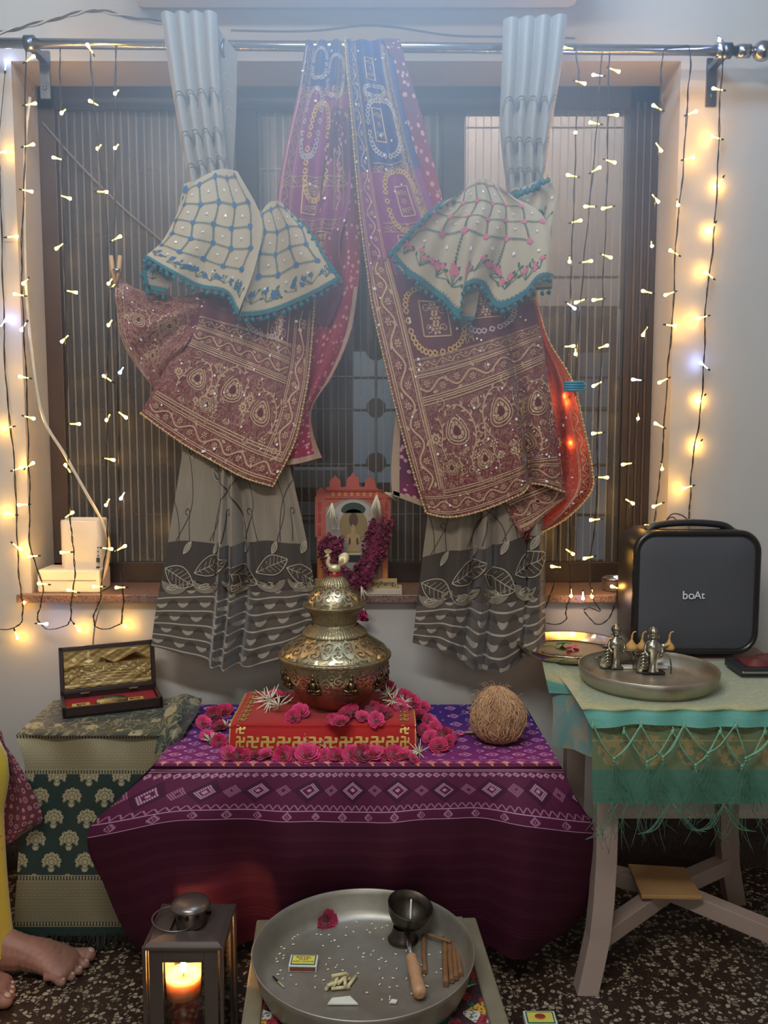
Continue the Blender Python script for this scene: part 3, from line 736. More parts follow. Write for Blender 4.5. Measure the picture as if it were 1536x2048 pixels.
m.base(m.mix(srgb(98, 26, 46), g0, gt(y, .10-x*.12+.02))); PAL2 = m.m
c = Cloth(PL, 200, 180)
scroll_band(c, [(.382, .02), (.384, .2), (.38, .345)], .055)
for t, w_ in ((.095, .03), (.137, .045)): scroll_band(c, [(.03, t), (.2, t), (.35, t)], w_)
for t in (.115, .165, .171): c.stroke([(.02, t), (.35, t)], .003, 1)
block(c, .30, .05, .07, .06); chain(c, .25, .05, .12, .06, 3)
tile(c, .09, .245, .085, False); tile(c, .20, .235, .095, True); tile(c, .30, .26, .09, False); tile(c, .145, .295, .055, False)
for t in (.326, .332): c.stroke([(.01, t), (.40, t)], .003, 1)
scroll_band(c, [(.01, .365), (.2, .365), (.41, .365)], .05)
sequins(c, W, H, 30, rn); sequins(c, W, H, 30, rn, .0017)
c.build('pallu', slots(PAL2), sl)
rows = [[(234, 552), (275, 578), (340, 592), (402, 588)], [(230, 600), (282, 622), (340, 632), (394, 632)], [(236, 655), (280, 668), (330, 678), (380, 680)], [(266, 722), (292, 725), (320, 728), (346, 728)], [(308, 778), (311, 779), (314, 780), (318, 780)]]
PF = Surf(net(rows, [2.236, 2.226, 2.225, 2.23, 2.236]), .22, .28, lambda u, v: .012*np.sin(2*PI*(u*1.2+v*1.9))*np.sin(PI*np.clip(v, 0, 1)))
c = Cloth(PF, 80, 90); tile(c, .07, .10, .06, False); tile(c, .15, .10, .055, True); tile(c, .11, .19, .05, False); scroll_band(c, [(.014, .01), (.014, .14), (.014, .26)], .022)
sequins(c, .22, .28, 16, rn); c.build('puffed_corner', slots(BROC), sl)
beads('lace_edging', np.vstack([PL(np.ones(150), v_[:150]/v_[149]), PL(1-v_, np.ones(200))[1:]])-[0, .003, 0], .0040, LACE, sl, .0085, .7)
# ------------------------------------------------------------------ embroidered cream cloths
m = Mat('cream_cotton', .8, sheen=.2); v = m.co('UV'); n = m.noise(v, 240, 2); m.base(m.mix(srgb(176, 166, 142), srgb(200, 190, 164), m.noise(v, 14, 3))); m.bump(n, .35, .0006); CREAM = m.m
TEAL = plain('teal_trim', srgb(26, 112, 128), .8, scale=60, var=.25); GREENT = plain('green_thread', srgb(58, 98, 78), .7)
BLUET = plain('blue_thread', srgb(38, 104, 160), .7); PINKT = plain('pink_thread', srgb(212, 112, 140), .7); BACKC = plain('cream_reverse', srgb(160, 152, 136), .8)
def sprig(c, s, t, sc, a, rnd):
    for k in range(6):
        aa = a+rnd.uniform(-1.2, 1.2); l = sc*rnd.uniform(.5, 1)
        p = shape2([(0, 0), (l, 0)], (s, t), 1, aa); c.stroke(p, .0012, 2)
        c.fill(shape2(leafshape(sc*.34, sc*.15, 5), p[1], 1, aa+.5), 2)
        if k % 2 == 0:
            for j in range(4): c.fill(circ(6, sc*.10, p[1]+np.array([math.cos(j*1.6), math.sin(j*1.6)])*sc*.10), 1, off=.002)
def leafline(c, p0, p1):
    p0, p1 = np.array(p0), np.array(p1); L = np.linalg.norm(p1-p0); a = math.atan2(*(p1-p0)[::-1]); c.stroke([p0, p1], .0010, 2)
    for i, q in enumerate(np.arange(.004, L-.003, .0062)):
        for sg in (-1, 1): c.fill(shape2(leafshape(.0060, .0023, 4), p0+(p1-p0)*q/L, 1, a+sg*.75), 2)
def lattice(c, W, H, pitch, rnd, hem=.06, skew=.2):
    ni, nj = int(W/pitch)+1, int((H-hem)/pitch)+1
    g = lambda i, j: np.array([.012+i*pitch+skew*pitch*(j % 2), .015+j*pitch+.12*pitch*(i % 2)])
    for i in range(ni):
        for j in range(nj):
            p = g(i, j)
            if p[0] > W-.006 or p[1] > H-hem: continue
            for k in range(5): c.fill(circ(6, .0048, p+np.array([math.cos(k*1.256), math.sin(k*1.256)])*.0046), 1, off=.0024)
            for q in (g(i+1, j), g(i, j+1)):
                if q[0] < W-.004 and q[1] < H-hem+.01: leafline(c, p, q)
            q = (p+g(i+1, j+1))/2
            if q[0] < W-.006 and q[1] < H-hem: c.fill(circ(9, .0036, q), 3, off=.003)
    for s in np.arange(.02, W-.01, .038):
        sprig(c, s, H-.030, .034, -PI/2+rnd.uniform(-.4, .4), rnd)
    for s in np.arange(.004, W-.004, .007): c.stroke([(s, H-.013), (s+.004, H-.013)], .0012, 2)
def pompoms(P, parent, r=.0062, every=.019, rnd=rn):
    d = np.r_[0, np.cumsum(np.linalg.norm(np.diff(P, axis=0), axis=1))]; b = MB()
    for q in np.arange(0, d[-1], every):
        p = np.array([np.interp(q, d, P[:, j]) for j in range(3)])+[rnd.uniform(-.003, .003), rnd.uniform(-.004, .0), -.008-rnd.random()*.003]
        for k in range(7):
            b.ball(p+np.array([rnd.uniform(-1, 1) for _ in range(3)])*r*.35, r*.75, 6)
        b.tube([p+[0, 0, .012], p], .0012, 4)
    b.build('pompom_fringe', TEAL, parent)
def cream(par, name, rows, Y, W, H, fold, col, nu=110, nv=90, pitch=.062, sides=(), mat0=None, lat=True, pom=True, hemw=.014):
    S = Surf(net(rows, Y), W, H, fold); c = Cloth(S, nu, nv)
    if lat: lattice(c, W, H, pitch, rn)
    c.stroke([(0.001, H-.004), (W-.001, H-.004)], hemw, 4, off=.003)
    if 'r' in sides: c.stroke([(W-.004, .02), (W-.004, H)], .010, 4, off=.003)
    if 'l' in sides: c.stroke([(.004, .02), (.004, H)], .010, 4, off=.003)
    c.build(name, [mat0 or CREAM, col, GREENT, SEQ, TEAL], par)
    q = np.linspace(0, 1, 120)
    if pom: pompoms(S(q, np.ones(120)), par)
    if 'r' in sides: pompoms(S(np.ones(120), .1+q*.9), par)
    if 'l' in sides: pompoms(S(np.zeros(120), .1+q*.9), par)
    return S
dl = thing('embroidered_dupatta', 'cream cloth with blue floral embroidery and teal pompom edge tied around the left curtain', 'dupatta', at(440, 340, 2.2))
cream(dl, 'front_fold', [[(372, 376), (402, 356), (436, 338), (458, 338), (476, 344)], lin((348, 430), (524, 440), 5), lin((322, 480), (514, 530), 5), [(288, 512), (340, 545), (395, 572), (452, 585), (479, 632)]],
      [2.205, 2.185, 2.175, 2.17], .30, .36, lambda u, v: .017*np.sin(2*PI*(u*1.15+.05))*(.3+v)+.006*np.sin(2*PI*(u*3.1+.3*v))*v+ridge(u, .0, .08, -.02), BLUET)
cream(dl, 'side_fold', [[(522, 425), (536, 405), (550, 401), (560, 404), (568, 412)], lin((518, 480), (620, 462), 5), lin((500, 555), (652, 515), 5), [(480, 634), (528, 626), (585, 608), (640, 586), (682, 558)]],
      [2.195, 2.185, 2.18, 2.178], .24, .30, lambda u, v: .024*np.sin(2*PI*(u*1.0-.55))*np.clip(v*1.6, .2, 1), BLUET, sides=('r',))
cream(dl, 'curled_hem', [lin((298, 505), (340, 528), 3), lin((286, 545), (350, 552), 3), lin((298, 578), (330, 586), 3)], 2.20, .07, .09, None, BLUET, 24, 24, sides=('l',), mat0=BACKC)
cream(dl, 'tie_band', [lin((368, 368), (470, 340), 4), lin((358, 410), (500, 400), 4), lin((352, 440), (530, 430), 4)], 2.235, .2, .1, pleats(3, .004), BLUET, 50, 30, pom=False, hemw=.002)
dr = thing('embroidered_dupatta', 'cream cloth with pink floral embroidery and teal pompom edge tied around the right curtain', 'dupatta', at(980, 365, 2.2))
hem = [(778, 508), (812, 546), (850, 572), (888, 600), (915, 636), (928, 578), (966, 572), (1000, 614), (1045, 595), (1075, 560), (1106, 556)]
n_ = len(hem)
r0 = [(918+ (1022-918)*k/(n_-1), 392-34*math.sin(PI*(k/(n_-1))**.8)) for k in range(n_)]
r1 = lin((876, 412), (1082, 428), n_); r2 = lin((822, 462), (1104, 492), n_)
cream(dr, 'front_fold', [r0, r1, r2, hem], [2.205, 2.185, 2.172, 2.168], .40, .32,
      lambda u, v: .017*np.sin(2*PI*(u*2.3+.2))*(.35+v)+.006*np.sin(2*PI*(u*5.1+.4*v))*(.4+v), PINKT, 170, 100, sides=('l',))
cream(dr, 'tie_band', [lin((1022, 380), (1096, 356), 4), lin((1018, 400), (1112, 388), 4), lin((1026, 432), (1106, 430), 4), lin((1046, 455), (1098, 472), 4)], 2.225, .12, .13, pleats(2, .007), GREENT, 50, 40, pom=False, hemw=.002)
q = spline(at([1020, 1050, 1078, 1095], [385, 376, 362, 352], [2.21]*4), 30); pompoms(q, dr, .0075, .008)
cream(dr, 'hanging_tail', [lin((920, 575), (960, 575), 3), lin((914, 606), (954, 612), 3), lin((924, 642), (948, 640), 3)], 2.19, .05, .09, None, PINKT, 20, 24, lat=False, mat0=BACKC)
cream(dr, 'rear_hem', [lin((1030, 520), (1100, 520), 3), lin((1035, 560), (1105, 560), 3), lin((1052, 582), (1104, 578), 3)], 2.20, .09, .08, None, PINKT, 30, 24, lat=False)
# ------------------------------------------------------------------ fairy light strands
def emis(name, c, s):
    m = Mat(name, .4); m.base((.8, .7, .5)); m.b.inputs['Emission Color'].default_value = (*c, 1); m.b.inputs['Emission Strength'].default_value = s; return m.m
WARM = emis('warm_led', (1.0, .50, .085), 200); WARMD = emis('warm_led_far', (1.0, .66, .28), 60); COOL = emis('cool_led', (.32, .45, 1.0), 110)
CLEARW = emis('warm_led_cap', (1.0, .60, .12), 3.6); CLEARC = emis('cool_led_cap', (.7, .8, 1.0), 1.6)
WIRE = plain('dark_green_wire', srgb(36, 34, 30), .6)
LY = 2.345
strands = [
 ('leftmost strand of warm fairy lights, at the picture edge on the left wall', [(-4, 300), (0, 360), (6, 560), (12, 760), (28, 920), (34, 1050), (38, 1150), (45, 1205), (43, 1243), (20, 1258), (-12, 1258)], WALL-.02,
  [(12, 122, 'c'), (10, 303, 'w'), (33, 473, 'w'), (12, 640, 'c'), (8, 857, 'w'), (43, 935, 'w'), (13, 1027, 'w'), (40, 1098, 'w'), (48, 1205, 'w'), (35, 1275, 'w')]),
 ('warm fairy light strand hanging down the left window reveal to the white boxes', [(52, 95), (50, 330), (44, 480), (45, 600), (52, 740), (57, 900), (60, 1000), (60, 1090), (85, 1170), (80, 1215), (75, 1237), (95, 1258), (130, 1252), (142, 1240)], LY,
  [(67, 113, 'w'), (70, 207, 'w'), (66, 289, 'w'), (63, 383, 'w'), (47, 567, 'w'), (30, 588, 'w'), (43, 660, 'c'), (40, 753, 'w'), (67, 837, 'w'), (66, 926, 'w'), (38, 1010, 'w'), (58, 1113, 'w'), (78, 1167, 'w'), (93, 1248, 'c')]),
 ('warm fairy light strand passing in front of the tall white box on the sill', [(120, 95), (122, 230), (125, 360), (130, 560), (134, 760), (136, 930), (141, 1040), (146, 1090), (150, 1150), (143, 1200), (142, 1240)], LY,
  [(123, 226, 'w'), (107, 315, 'w'), (140, 397, 'w'), (113, 497, 'w'), (152, 585, 'w'), (124, 683, 'w'), (158, 848, 'w'), (131, 930, 'w'), (145, 1025, 'w'), (123, 1105, 'w'), (137, 1180, 'w'), (158, 1260, 'w')]),
 ('warm fairy light strand just left of the wooden clothespin', [(180, 98), (188, 200), (200, 320), (213, 430), (217, 560), (216, 700), (214, 900), (213, 1010), (215, 1080), (205, 1150), (200, 1200), (188, 1230), (192, 1253), (215, 1258), (240, 1248)], LY,
  [(175, 90, 'w'), (180, 202, 'w'), (195, 297, 'w'), (213, 384, 'w'), (217, 567, 'w'), (217, 650, 'w'), (208, 752, 'w'), (213, 840, 'w'), (227, 920, 'w'), (212, 1010, 'w'), (223, 1098, 'w'), (188, 1173, 'w')]),
 ('warm fairy light strand running behind the puffed corner of the maroon saree', [(232, 90), (231, 300), (229, 520), (235, 700), (238, 900), (240, 1050), (243, 1150), (247, 1200), (243, 1246)], LY,
  [(230, 187, 'w'), (230, 296, 'w'), (240, 473, 'w'), (237, 560, 'w'), (240, 745, 'c'), (252, 835, 'w'), (242, 997, 'c'), (250, 1092, 'w'), (233, 1175, 'w'), (250, 1252, 'w')]),
 ('warm fairy light strand closest to the right curtain, passing behind the blue clip', [(1150, 90), (1157, 160), (1152, 260), (1148, 400), (1143, 520), (1140, 640), (1133, 740), (1120, 900), (1116, 1050), (1115, 1140), (1100, 1190), (1090, 1216)], LY,
  [(1127, 95, 'w'), (1169, 167, 'w'), (1151, 265, 'w'), (1136, 350, 'w'), (1161, 441, 'w'), (1139, 523, 'w'), (1149, 617, 'c'), (1147, 692, 'w'), (1129, 792, 'r'), (1104, 1133, 'w')]),
 ('warm fairy light strand second from the right curtain, in front of the pale reflection panel', [(1203, 105), (1195, 240), (1180, 400), (1168, 520), (1155, 690), (1146, 850), (1141, 1040), (1140, 1130), (1140, 1190), (1132, 1218), (1131, 1240), (1112, 1249), (1092, 1246)], LY,
  [(1187, 150, 'c'), (1181, 245, 'w'), (1199, 335, 'w'), (1171, 413, 'w'), (1182, 522, 'w'), (1152, 605, 'w'), (1151, 708, 'w'), (1136, 805, 'r'), (1141, 885, 'r'), (1146, 1108, 'w'), (1142, 1192, 'w')]),
 ('warm fairy light strand third from the right curtain, ending in a loop under the sill', [(1218, 105), (1216, 240), (1213, 400), (1206, 560), (1203, 700), (1195, 850), (1195, 960), (1190, 1040), (1180, 1130), (1184, 1190), (1200, 1222), (1178, 1214), (1168, 1220)], LY,
  [(1237, 143, 'w'), (1234, 230, 'w'), (1229, 325, 'w'), (1206, 417, 'w'), (1221, 515, 'w'), (1187, 600, 'w'), (1214, 691, 'w'), (1187, 772, 'w'), (1186, 867, 'w'), (1214, 955, 'w'), (1182, 1040, 'w'), (1169, 1117, 'w'), (1184, 1193, 'w')]),
 ('warm fairy light strand hanging in front of the dark right window frame', [(1325, 105), (1320, 190), (1310, 400), (1295, 600), (1283, 750), (1270, 870), (1260, 950), (1256, 1050), (1240, 1130), (1232, 1200), (1216, 1238), (1192, 1248), (1168, 1222)], LY,
  [(1307, 211, 'w'), (1322, 301, 'w'), (1316, 403, 'w'), (1304, 492, 'w'), (1286, 582, 'w'), (1286, 670, 'w'), (1266, 759, 'c'), (1276, 837, 'w'), (1246, 929, 'w'), (1266, 1007, 'w'), (1261, 1097, 'w'), (1224, 1173, 'w'), (1166, 1197, 'c')]),
 ('warm fairy light strand along the right window reveal, ending behind the speaker', [(1325, 100), (1352, 96), (1380, 100), (1375, 200), (1365, 350), (1352, 480), (1345, 640), (1335, 740), (1325, 900), (1315, 990), (1308, 1050)], 2.37,
  [(1392, 223, 'w'), (1386, 315, 'w'), (1356, 410, 'w'), (1341, 501, 'w'), (1331, 590, 'w'), (1350, 652, 'w'), (1319, 765, 'w'), (1311, 847, 'w'), (1324, 938, 'w'), (1307, 1013, 'w'), (1291, 1052, 'w')]),
 ('rightmost strand of warm fairy lights, on the plain wall right of the window', [(1440, 78), (1447, 95), (1440, 200), (1435, 350), (1425, 500), (1412, 600), (1408, 720), (1400, 830), (1385, 920), (1380, 1000), (1377, 1045)], WALL-.022,
  [(1439, 80, 'c'), (1427, 177, 'w'), (1424, 273, 'w'), (1437, 369, 'W'), (1422, 459, 'W'), (1412, 545, 'w'), (1397, 637, 'w'), (1402, 726, 'c'), (1401, 800, 'W'), (1394, 890, 'W'), (1367, 977, 'w')]),
]
# bulb prototypes (tip at origin, stem towards +X)
def bulb_proto(led, cap, tag_):
    b = LB(); b.tube([(0, 0, 0), (.004, 0, 0), (.010, 0, 0), (.026, 0, 0)], [.0042, .0040, .0021, .0017], 8, mi=0); b.ball((-.0005, 0, 0), .0044, 8, mi=1); b.tube([(.024, 0, 0), (.032, 0, 0)], .0022, 6, mi=2)
    o = b.build('bulb', [cap, led, WIRE]); me = o.data; bpy.data.objects.remove(o); return me
BM = {'w': bulb_proto(WARM, CLEARW, 'w'), 'c': bulb_proto(COOL, CLEARC, 'c')}; BM['W'] = BM['r'] = BM['w']
rn = random.Random(5)
for label, path, Y, bulbs in strands:
    par = thing('string_light_strand', label, 'string lights', at(*path[1], Y), group='fairy light strands hung from the curtain rod')
    N = len(path)*8; pp = spline(path, N); top = np.array([RODY-.016 if p[1] < 108 else Y for p in pp])
    blend = np.clip((pp[:, 1]-100)/180, 0, 1); Ys = (RODY-.02)*(1-blend)+Y*blend if path[0][1] < 120 else np.full(N, float(Y))
    if Y > 2.37: Ys = np.minimum(np.full(N, Y), Ys+0)
    belowsill = pp[:, 1] > 1175
    Ys = np.where(belowsill, np.minimum(Ys, 2.352), Ys)
    P = at(pp[:, 0], pp[:, 1], Ys)
    q = np.arange(N)
    jit = np.array([[rn.uniform(-.0012, .0012), 0, 0] for _ in q])
    b = MB(); b.tube(P+jit, .0013, 5)
    tw = np.stack([.0022*np.cos(q*.9), -.0022*np.sin(q*.9)-.001, 0*q], -1); b.tube(P+tw, .0011, 5)
    b.build('wire', WIRE, par)
    for (bx, by, kind) in bulbs:
        d = np.abs(pp[:, 1]-by)+.4*np.abs(pp[:, 0]-bx); i = int(np.argmin(d)); anchor = P[i]
        yb = Ys[i]
        if kind == 'W': yb = WALL-.012
        if kind == 'r': yb = 2.275
        if by > 1200 and kind != 'c': yb = 2.37
        pos = at(bx, by, yb)
        if kind == 'r': anchor = pos+np.array([.02, .03, .02])
        if kind == 'W' or abs(bx-pp[i][0]) < 4: anchor = pos+np.array([.004, -.03 if kind == 'W' else .02, .016])
        o = bpy.data.objects.new('bulb', BM[kind]); COL.objects.link(o)
        o.parent = par; o.matrix_parent_inverse = Matrix.Translation(par.location).inverted()
        o.location = pos.tolist(); dv = Vector((anchor-pos).tolist())
        o.rotation_euler = dv.to_track_quat('X', 'Z').to_euler()
        L = dv.length
        if L > .034:
            dn = np.array(dv.normalized()); MB().tube([pos+dn*.03, anchor], .001, 5).build('bulb_lead', WIRE, par)
# loose cables on the wall
def cable(name, pts, Y, r, mt, label, twist=0):
    p = spline(pts, 60); Ys = Y if np.isscalar(Y) else np.interp(np.linspace(0, 1, 60), np.linspace(0, 1, len(Y)), Y); P = at(p[:, 0], p[:, 1], Ys); b = MB()
    if twist:
        q = np.arange(60)*twist; o = np.stack([0*q, .002*np.sin(q), .003*np.cos(q)], -1); b.tube(P+o, r, 6, mi=0); b.tube(P-o, r, 6, mi=1)
    else: b.tube(P, r, 8)
    return tag(b.build(name, mt), label, 'cable')
WCAB = plain('white_cable', srgb(196, 188, 170), .5); GCAB = plain('grey_cable', srgb(120, 116, 112), .5)
cable('twisted_cable', [(-6, 66), (60, 50), (130, 32), (190, 20), (250, 32), (330, 46)], WALL-.004, .0022, [plain('cable_dark', srgb(80, 74, 72)), WCAB], 'twisted two tone cable peaking on the wall left of the curtain', .45)
cable('thin_cable', [(462, 60), (560, 62), (640, 60), (730, 50), (800, 55), (900, 70), (1010, 73), (1150, 76)], WALL-.004, .0018, [plain('cable_blue_grey', srgb(74, 84, 100))], 'thin dark cable along the wall above the middle of the rod')
cable('white_cable', [(60, 195), (50, 300), (50, 520), (62, 690), (85, 830), (130, 910), (172, 985), (205, 1045), (218, 1090), (212, 1140), (196, 1170)], [2.39, 2.37, 2.36, 2.355, 2.35, 2.35, 2.35, 2.36, 2.37, 2.40, 2.42], .0042, [WCAB], 'thick cream cable looping down the left window side to the white boxes')
cable('diagonal_cable', [(84, 244), (160, 330), (240, 410), (312, 472), (345, 500)], 2.56, .003, [GCAB], 'grey cable stretched diagonally across the left window pane')
cable('power_lead', [(208, 1190), (200, 1215), (190, 1250), (186, 1290), (186, 1330)], 2.362, .002, [GCAB], 'thin grey lead dropping below the sill behind the open gold plaque case')
for px, py, lb in ((58, 180, 'grey round cable clip at the top left window corner'), (1334, 198, 'round metal cable clip at the top right window corner')):
    q = at(px, py, 2.545); tag(MB().tube([q, q+[0, -.018, 0]], .013, 16).box(q+[.0, .01, 0], (.03, .02, .03)).build('cable_clip', plain('clip_grey', srgb(150, 146, 140), .4), bevel=.001), lb, 'clip')
# ------------------------------------------------------------------ pegs
WOODP = plain('peg_wood', srgb(206, 168, 116), .6, scale=80)
pg = thing('clothespin', 'wooden clothespin gripping the top left corner of the maroon saree', 'clothespin', at(233, 540, 2.215))
for sg, (tx, bx_) in ((-1, (222, 231)), (1, (240, 232))):
    a, m_, c_ = at(tx, 511, 2.215), at((tx+bx_)/2+sg*1.5, 540, 2.215), at(bx_, 568, 2.215)
    MB().tube([a, m_, c_], [.0052, .006, .0035], 4).build('peg_arm', WOODP, pg)
MB().tube([at(226, 540, 2.206), at(239, 540, 2.206)], .004, 12).build('spring', STEEL, pg)
BLUEP = plain('blue_plastic', srgb(62, 142, 168), .4)
pc = thing('hair_clip', 'light blue plastic clip on the right edge of the maroon saree', 'clip', at(1150, 772, 2.24))
for k, dy in enumerate((765, 770, 775, 780)):
    MB().tube([at(1128, dy, 2.235), at(1171 if k % 2 else 1167, dy, 2.235)], .0035, 8).build('clip_bar', BLUEP, pc)
MB().box(at(1150, 772, 2.240), (.05, .012, .018)).build('clip_body', BLUEP, pc, bevel=.002)
# ------------------------------------------------------------------ boxes on the sill
WPL = plain('white_plastic', srgb(222, 214, 200), .35, var=.03)
zt = ZS+.003
a, c = at(75, 1187, 2.40), at(200, 1187, 2.40)
lb_ = thing('router_box', 'low white plastic box lying on the left end of the sill', 'box', ((a[0]+c[0])/2, 2.44, zt))
h = at(75, 1140, 2.40)[2]-zt
MB().box(((a[0]+c[0])/2, 2.45, zt+h/2), (c[0]-a[0], .10, h)).build('casing', WPL, lb_, bevel=.006)
MB().box(((a[0]+c[0])/2, 2.399, zt+h*.55), (c[0]-a[0]-.02, .003, .002)).build('seam', plain('seam_grey', srgb(150, 144, 134)), lb_)  # thin grey joint line on the front of the box
a, c = at(122, 1180, 2.435), at(207, 1180, 2.435); zb2 = zt+h
tb = thing('router', 'tall white rounded router standing on the low white box, cable beside it', 'router', ((a[0]+c[0])/2, 2.47, zb2))
ztp = at(122, 1040, 2.435)[2]
th = np.linspace(0, 2*PI, 40, endpoint=False); hw = (c[0]-a[0])/2
ol = np.stack([np.sign(np.cos(th))*np.abs(np.cos(th))**.35*hw, np.sign(np.sin(th))*np.abs(np.sin(th))**.45*.045], -1); cx = (a[0]+c[0])/2
P = [];
for z, k in ((zb2, .97), (zb2+.004, 1), (ztp-.006, 1), (ztp-.001, .97), (ztp, .9), (ztp-.004, .86), (ztp-.01, .84)): P.append(np.stack([cx+ol[:, 0]*k, 2.475+ol[:, 1]*k, 0*th+z], -1))
b = MB().grid(np.array(P), close_u=True); b.add(P[-1], [list(range(40))], 0, False); b.build('casing', WPL, tb)
PORT = plain('port_dark', srgb(60, 56, 52), .5)
for k in range(4):
    q = at(196, 1120+k*17, 2.430); MB().box(q, (.008, .006, .012)).build('port', PORT, tb)
for k in range(3): MB().box(at(196, 1095+k*8, 2.430), (.002, .004, .003)).build('indicator', PORT, tb)
# steel bowl at the right end of the sill
q = on(1232, 1184, ZS+.003); q = at(1232, 1186, 2.42)
tag(MB().lathe([(.001, .001), (.030, 0), (.034, .006), (.036, .034), (.038, .036), (.0365, .037), (.033, .006), (.001, .004)], (q[0], 2.44, ZS+.003), 40).build('steel_bowl', STEEL), 'small steel bowl on the right end of the sill beside the speaker', 'bowl')
# ------------------------------------------------------------------ temple picture on the sill
CORAL = plain('coral_board', srgb(180, 92, 80), .6, var=.05); CORD = plain('coral_dark', srgb(160, 66, 60), .6); ORNG = plain('orange_board', srgb(206, 132, 74), .6)
TY = 2.40
tp = thing('temple_picture', 'coral red temple-shaped picture frame holding a seated idol image on the sill', 'picture frame', at(706, 1175, TY))
def cut(name, pts, Y, th, mt, par, mi=0):
    "flat board sawn to an outline"
    P = at(*np.array(pts, float).T, Y); b = MB(); n = len(P); Q = P+np.array([0, th, 0])
    b.add(np.vstack([P, Q]), [list(range(n)), list(range(n, 2*n))[::-1]]+[(i, (i+1) % n, n+(i+1) % n, n+i) for i in range(n)], 0, False)
    return b.build(name, mt, par)
def dome(cx, y0, w, h, n=14):
    t = np.linspace(0, PI, n); x = cx-w/2*np.cos(t)*(1+.18*np.sin(t)); y = y0-h*.72*np.sin(t)**.8
    y[n//2-1:n//2+1] -= h*.28; return list(zip(x, y))
ol = [(634, 1172), (634, 1074), (630, 1074), (630, 994), (633, 992), (633, 984)]+dome(641, 984, 15, 8, 8)+[(649, 983), (652, 975)]
ol += [(659, 974)]+dome(670, 968, 22, 16)+[(682, 975), (692, 974)]+dome(706, 966, 25, 20)+[(720, 974), (729, 974)]+dome(740, 968, 20, 15)+[(752, 975), (764, 984)]
ol += dome(772, 990, 14, 6, 8)+[(781, 992), (781, 1075), (776, 1078), (776, 1172)]
cut('frame_board', ol, TY, .012, CORAL, tp)
# cornice, arches and columns raised on the board
for y0, y1 in ((979, 983), (994, 997)): cut('cornice', [(650, y1), (650, y0), (764, y0), (764, y1)], TY-.003, .003, CORD if y0 < 990 else CORAL, tp)
for k in range(8): cut('niche', [(663+k*12.5, 993), (663+k*12.5, 986), (666+k*12.5, 983.5), (669+k*12.5, 986), (669+k*12.5, 993)], TY-.0015, .0015, ORNG, tp)
for x0 in (633, 767):
    for y0 in (1003, 1026, 1052): cut('window_niche', [(x0+3, y0+18), (x0+3, y0+3), (x0+6, y0-1), (x0+9, y0+3), (x0+9, y0+18)], TY-.0015, .0015, CORD, tp)
cut('pillar', [(636, 1170), (636, 1080), (645, 1080), (645, 1170)], TY-.002, .002, ORNG, tp); cut('pillar', [(765, 1170), (765, 1080), (774, 1080), (774, 1170)], TY-.002, .002, ORNG, tp)
ph = cut('photograph', [(652, 1168), (652, 1016), (662, 1008), (672, 1006), (684, 1000), (706, 997), (728, 1000), (740, 1007), (752, 1010), (762, 1018), (762, 1168)], TY-.001, .001, plain('photo_grey_ground', srgb(150, 140, 128), .5), tp)
def pic(name, pts, c, k): return cut(name, pts, TY-.001-.0006*k, .0006, plain(name+'_ink', c, .5), ph)
A = lambda cx, cy, rx, ry, n=24, a0=0, a1=2*PI: [(cx+rx*math.cos(t), cy+ry*math.sin(t)) for t in np.linspace(a0, a1, n, endpoint=a1 < 6)]
pic('pale_arch', A(707, 1040, 44, 40, 20, PI, 2*PI)+[(751, 1060), (663, 1060)], srgb(178, 170, 160), 1)
pic('dark_canopy', A(707, 1022, 25, 17, 16, PI, 2*PI)+[(728, 1026), (686, 1026)], srgb(52, 70, 62), 2)
pic('ornate_backdrop', A(707, 1050, 28, 32), srgb(142, 122, 84), 2)
pic('hood', A(707, 1040, 9, 14), srgb(90, 66, 56), 3)
pic('idol_figure', [(693, 1104), (695, 1096), (700, 1090), (694, 1082), (693, 1070), (700, 1067), (703, 1064), (702, 1056), (704, 1051), (706, 1048), (709, 1051), (711, 1056), (710, 1064), (713, 1067), (720, 1070), (720, 1082), (714, 1090), (719, 1096), (721, 1104)], srgb(168, 140, 96), 4)
pic('idol_seat', [(691, 1110), (691, 1105), (722, 1105), (722, 1110)], srgb(190, 174, 140), 4)
for sx in (-1, 1): pic('arm_gap', A(707+sx*7.5, 1082, 2, 7), srgb(70, 52, 40), 5)
pic('dark_base', [(688, 1124), (688, 1111), (724, 1111), (724, 1124)], srgb(44, 40, 44), 3)
# plinth slab and lettered plaque
CRM = plain('cream_stone', srgb(196, 186, 166), .5)
a, c = at(612, 1192, 2.378), at(804, 1192, 2.378); z1 = at(700, 1178, 2.378)[2]; zs = ZS+.003
pl = thing('picture_plinth', 'cream slab under the temple picture', 'plinth', ((a[0]+c[0])/2, 2.40, zs))
MB().box(((a[0]+c[0])/2, 2.41, (zs+z1)/2), (c[0]-a[0], .07, z1-zs)).build('slab', CRM, pl, bevel=.001)
a, c = at(630, 1178, 2.384), at(794, 1178, 2.384); z2 = at(700, 1158, 2.384)[2]
pq = thing('name_plaque', 'tan plaque with black Devanagari lettering under the temple picture', 'plaque', ((a[0]+c[0])/2, 2.39, z1))
MB().box(((a[0]+c[0])/2, 2.39, (z1+z2)/2), (c[0]-a[0], .012, z2-z1)).build('board', plain('plaque_tan', srgb(186, 160, 108), .5), pq, bevel=.0005)
def tomesh(o):
    "lettering as plain mesh"
    dg = bpy.context.evaluated_depsgraph_get(); me = bpy.data.meshes.new_from_object(o.evaluated_get(dg)); n = bpy.data.objects.new(o.name, me); COL.objects.link(n)
    n.parent = o.parent; n.matrix_parent_inverse = o.matrix_parent_inverse.copy(); n.location = o.location; n.rotation_euler = o.rotation_euler; n.scale = o.scale
    nm = o.name; cu = o.data; bpy.data.objects.remove(o); bpy.data.curves.remove(cu); n.name = nm; return n
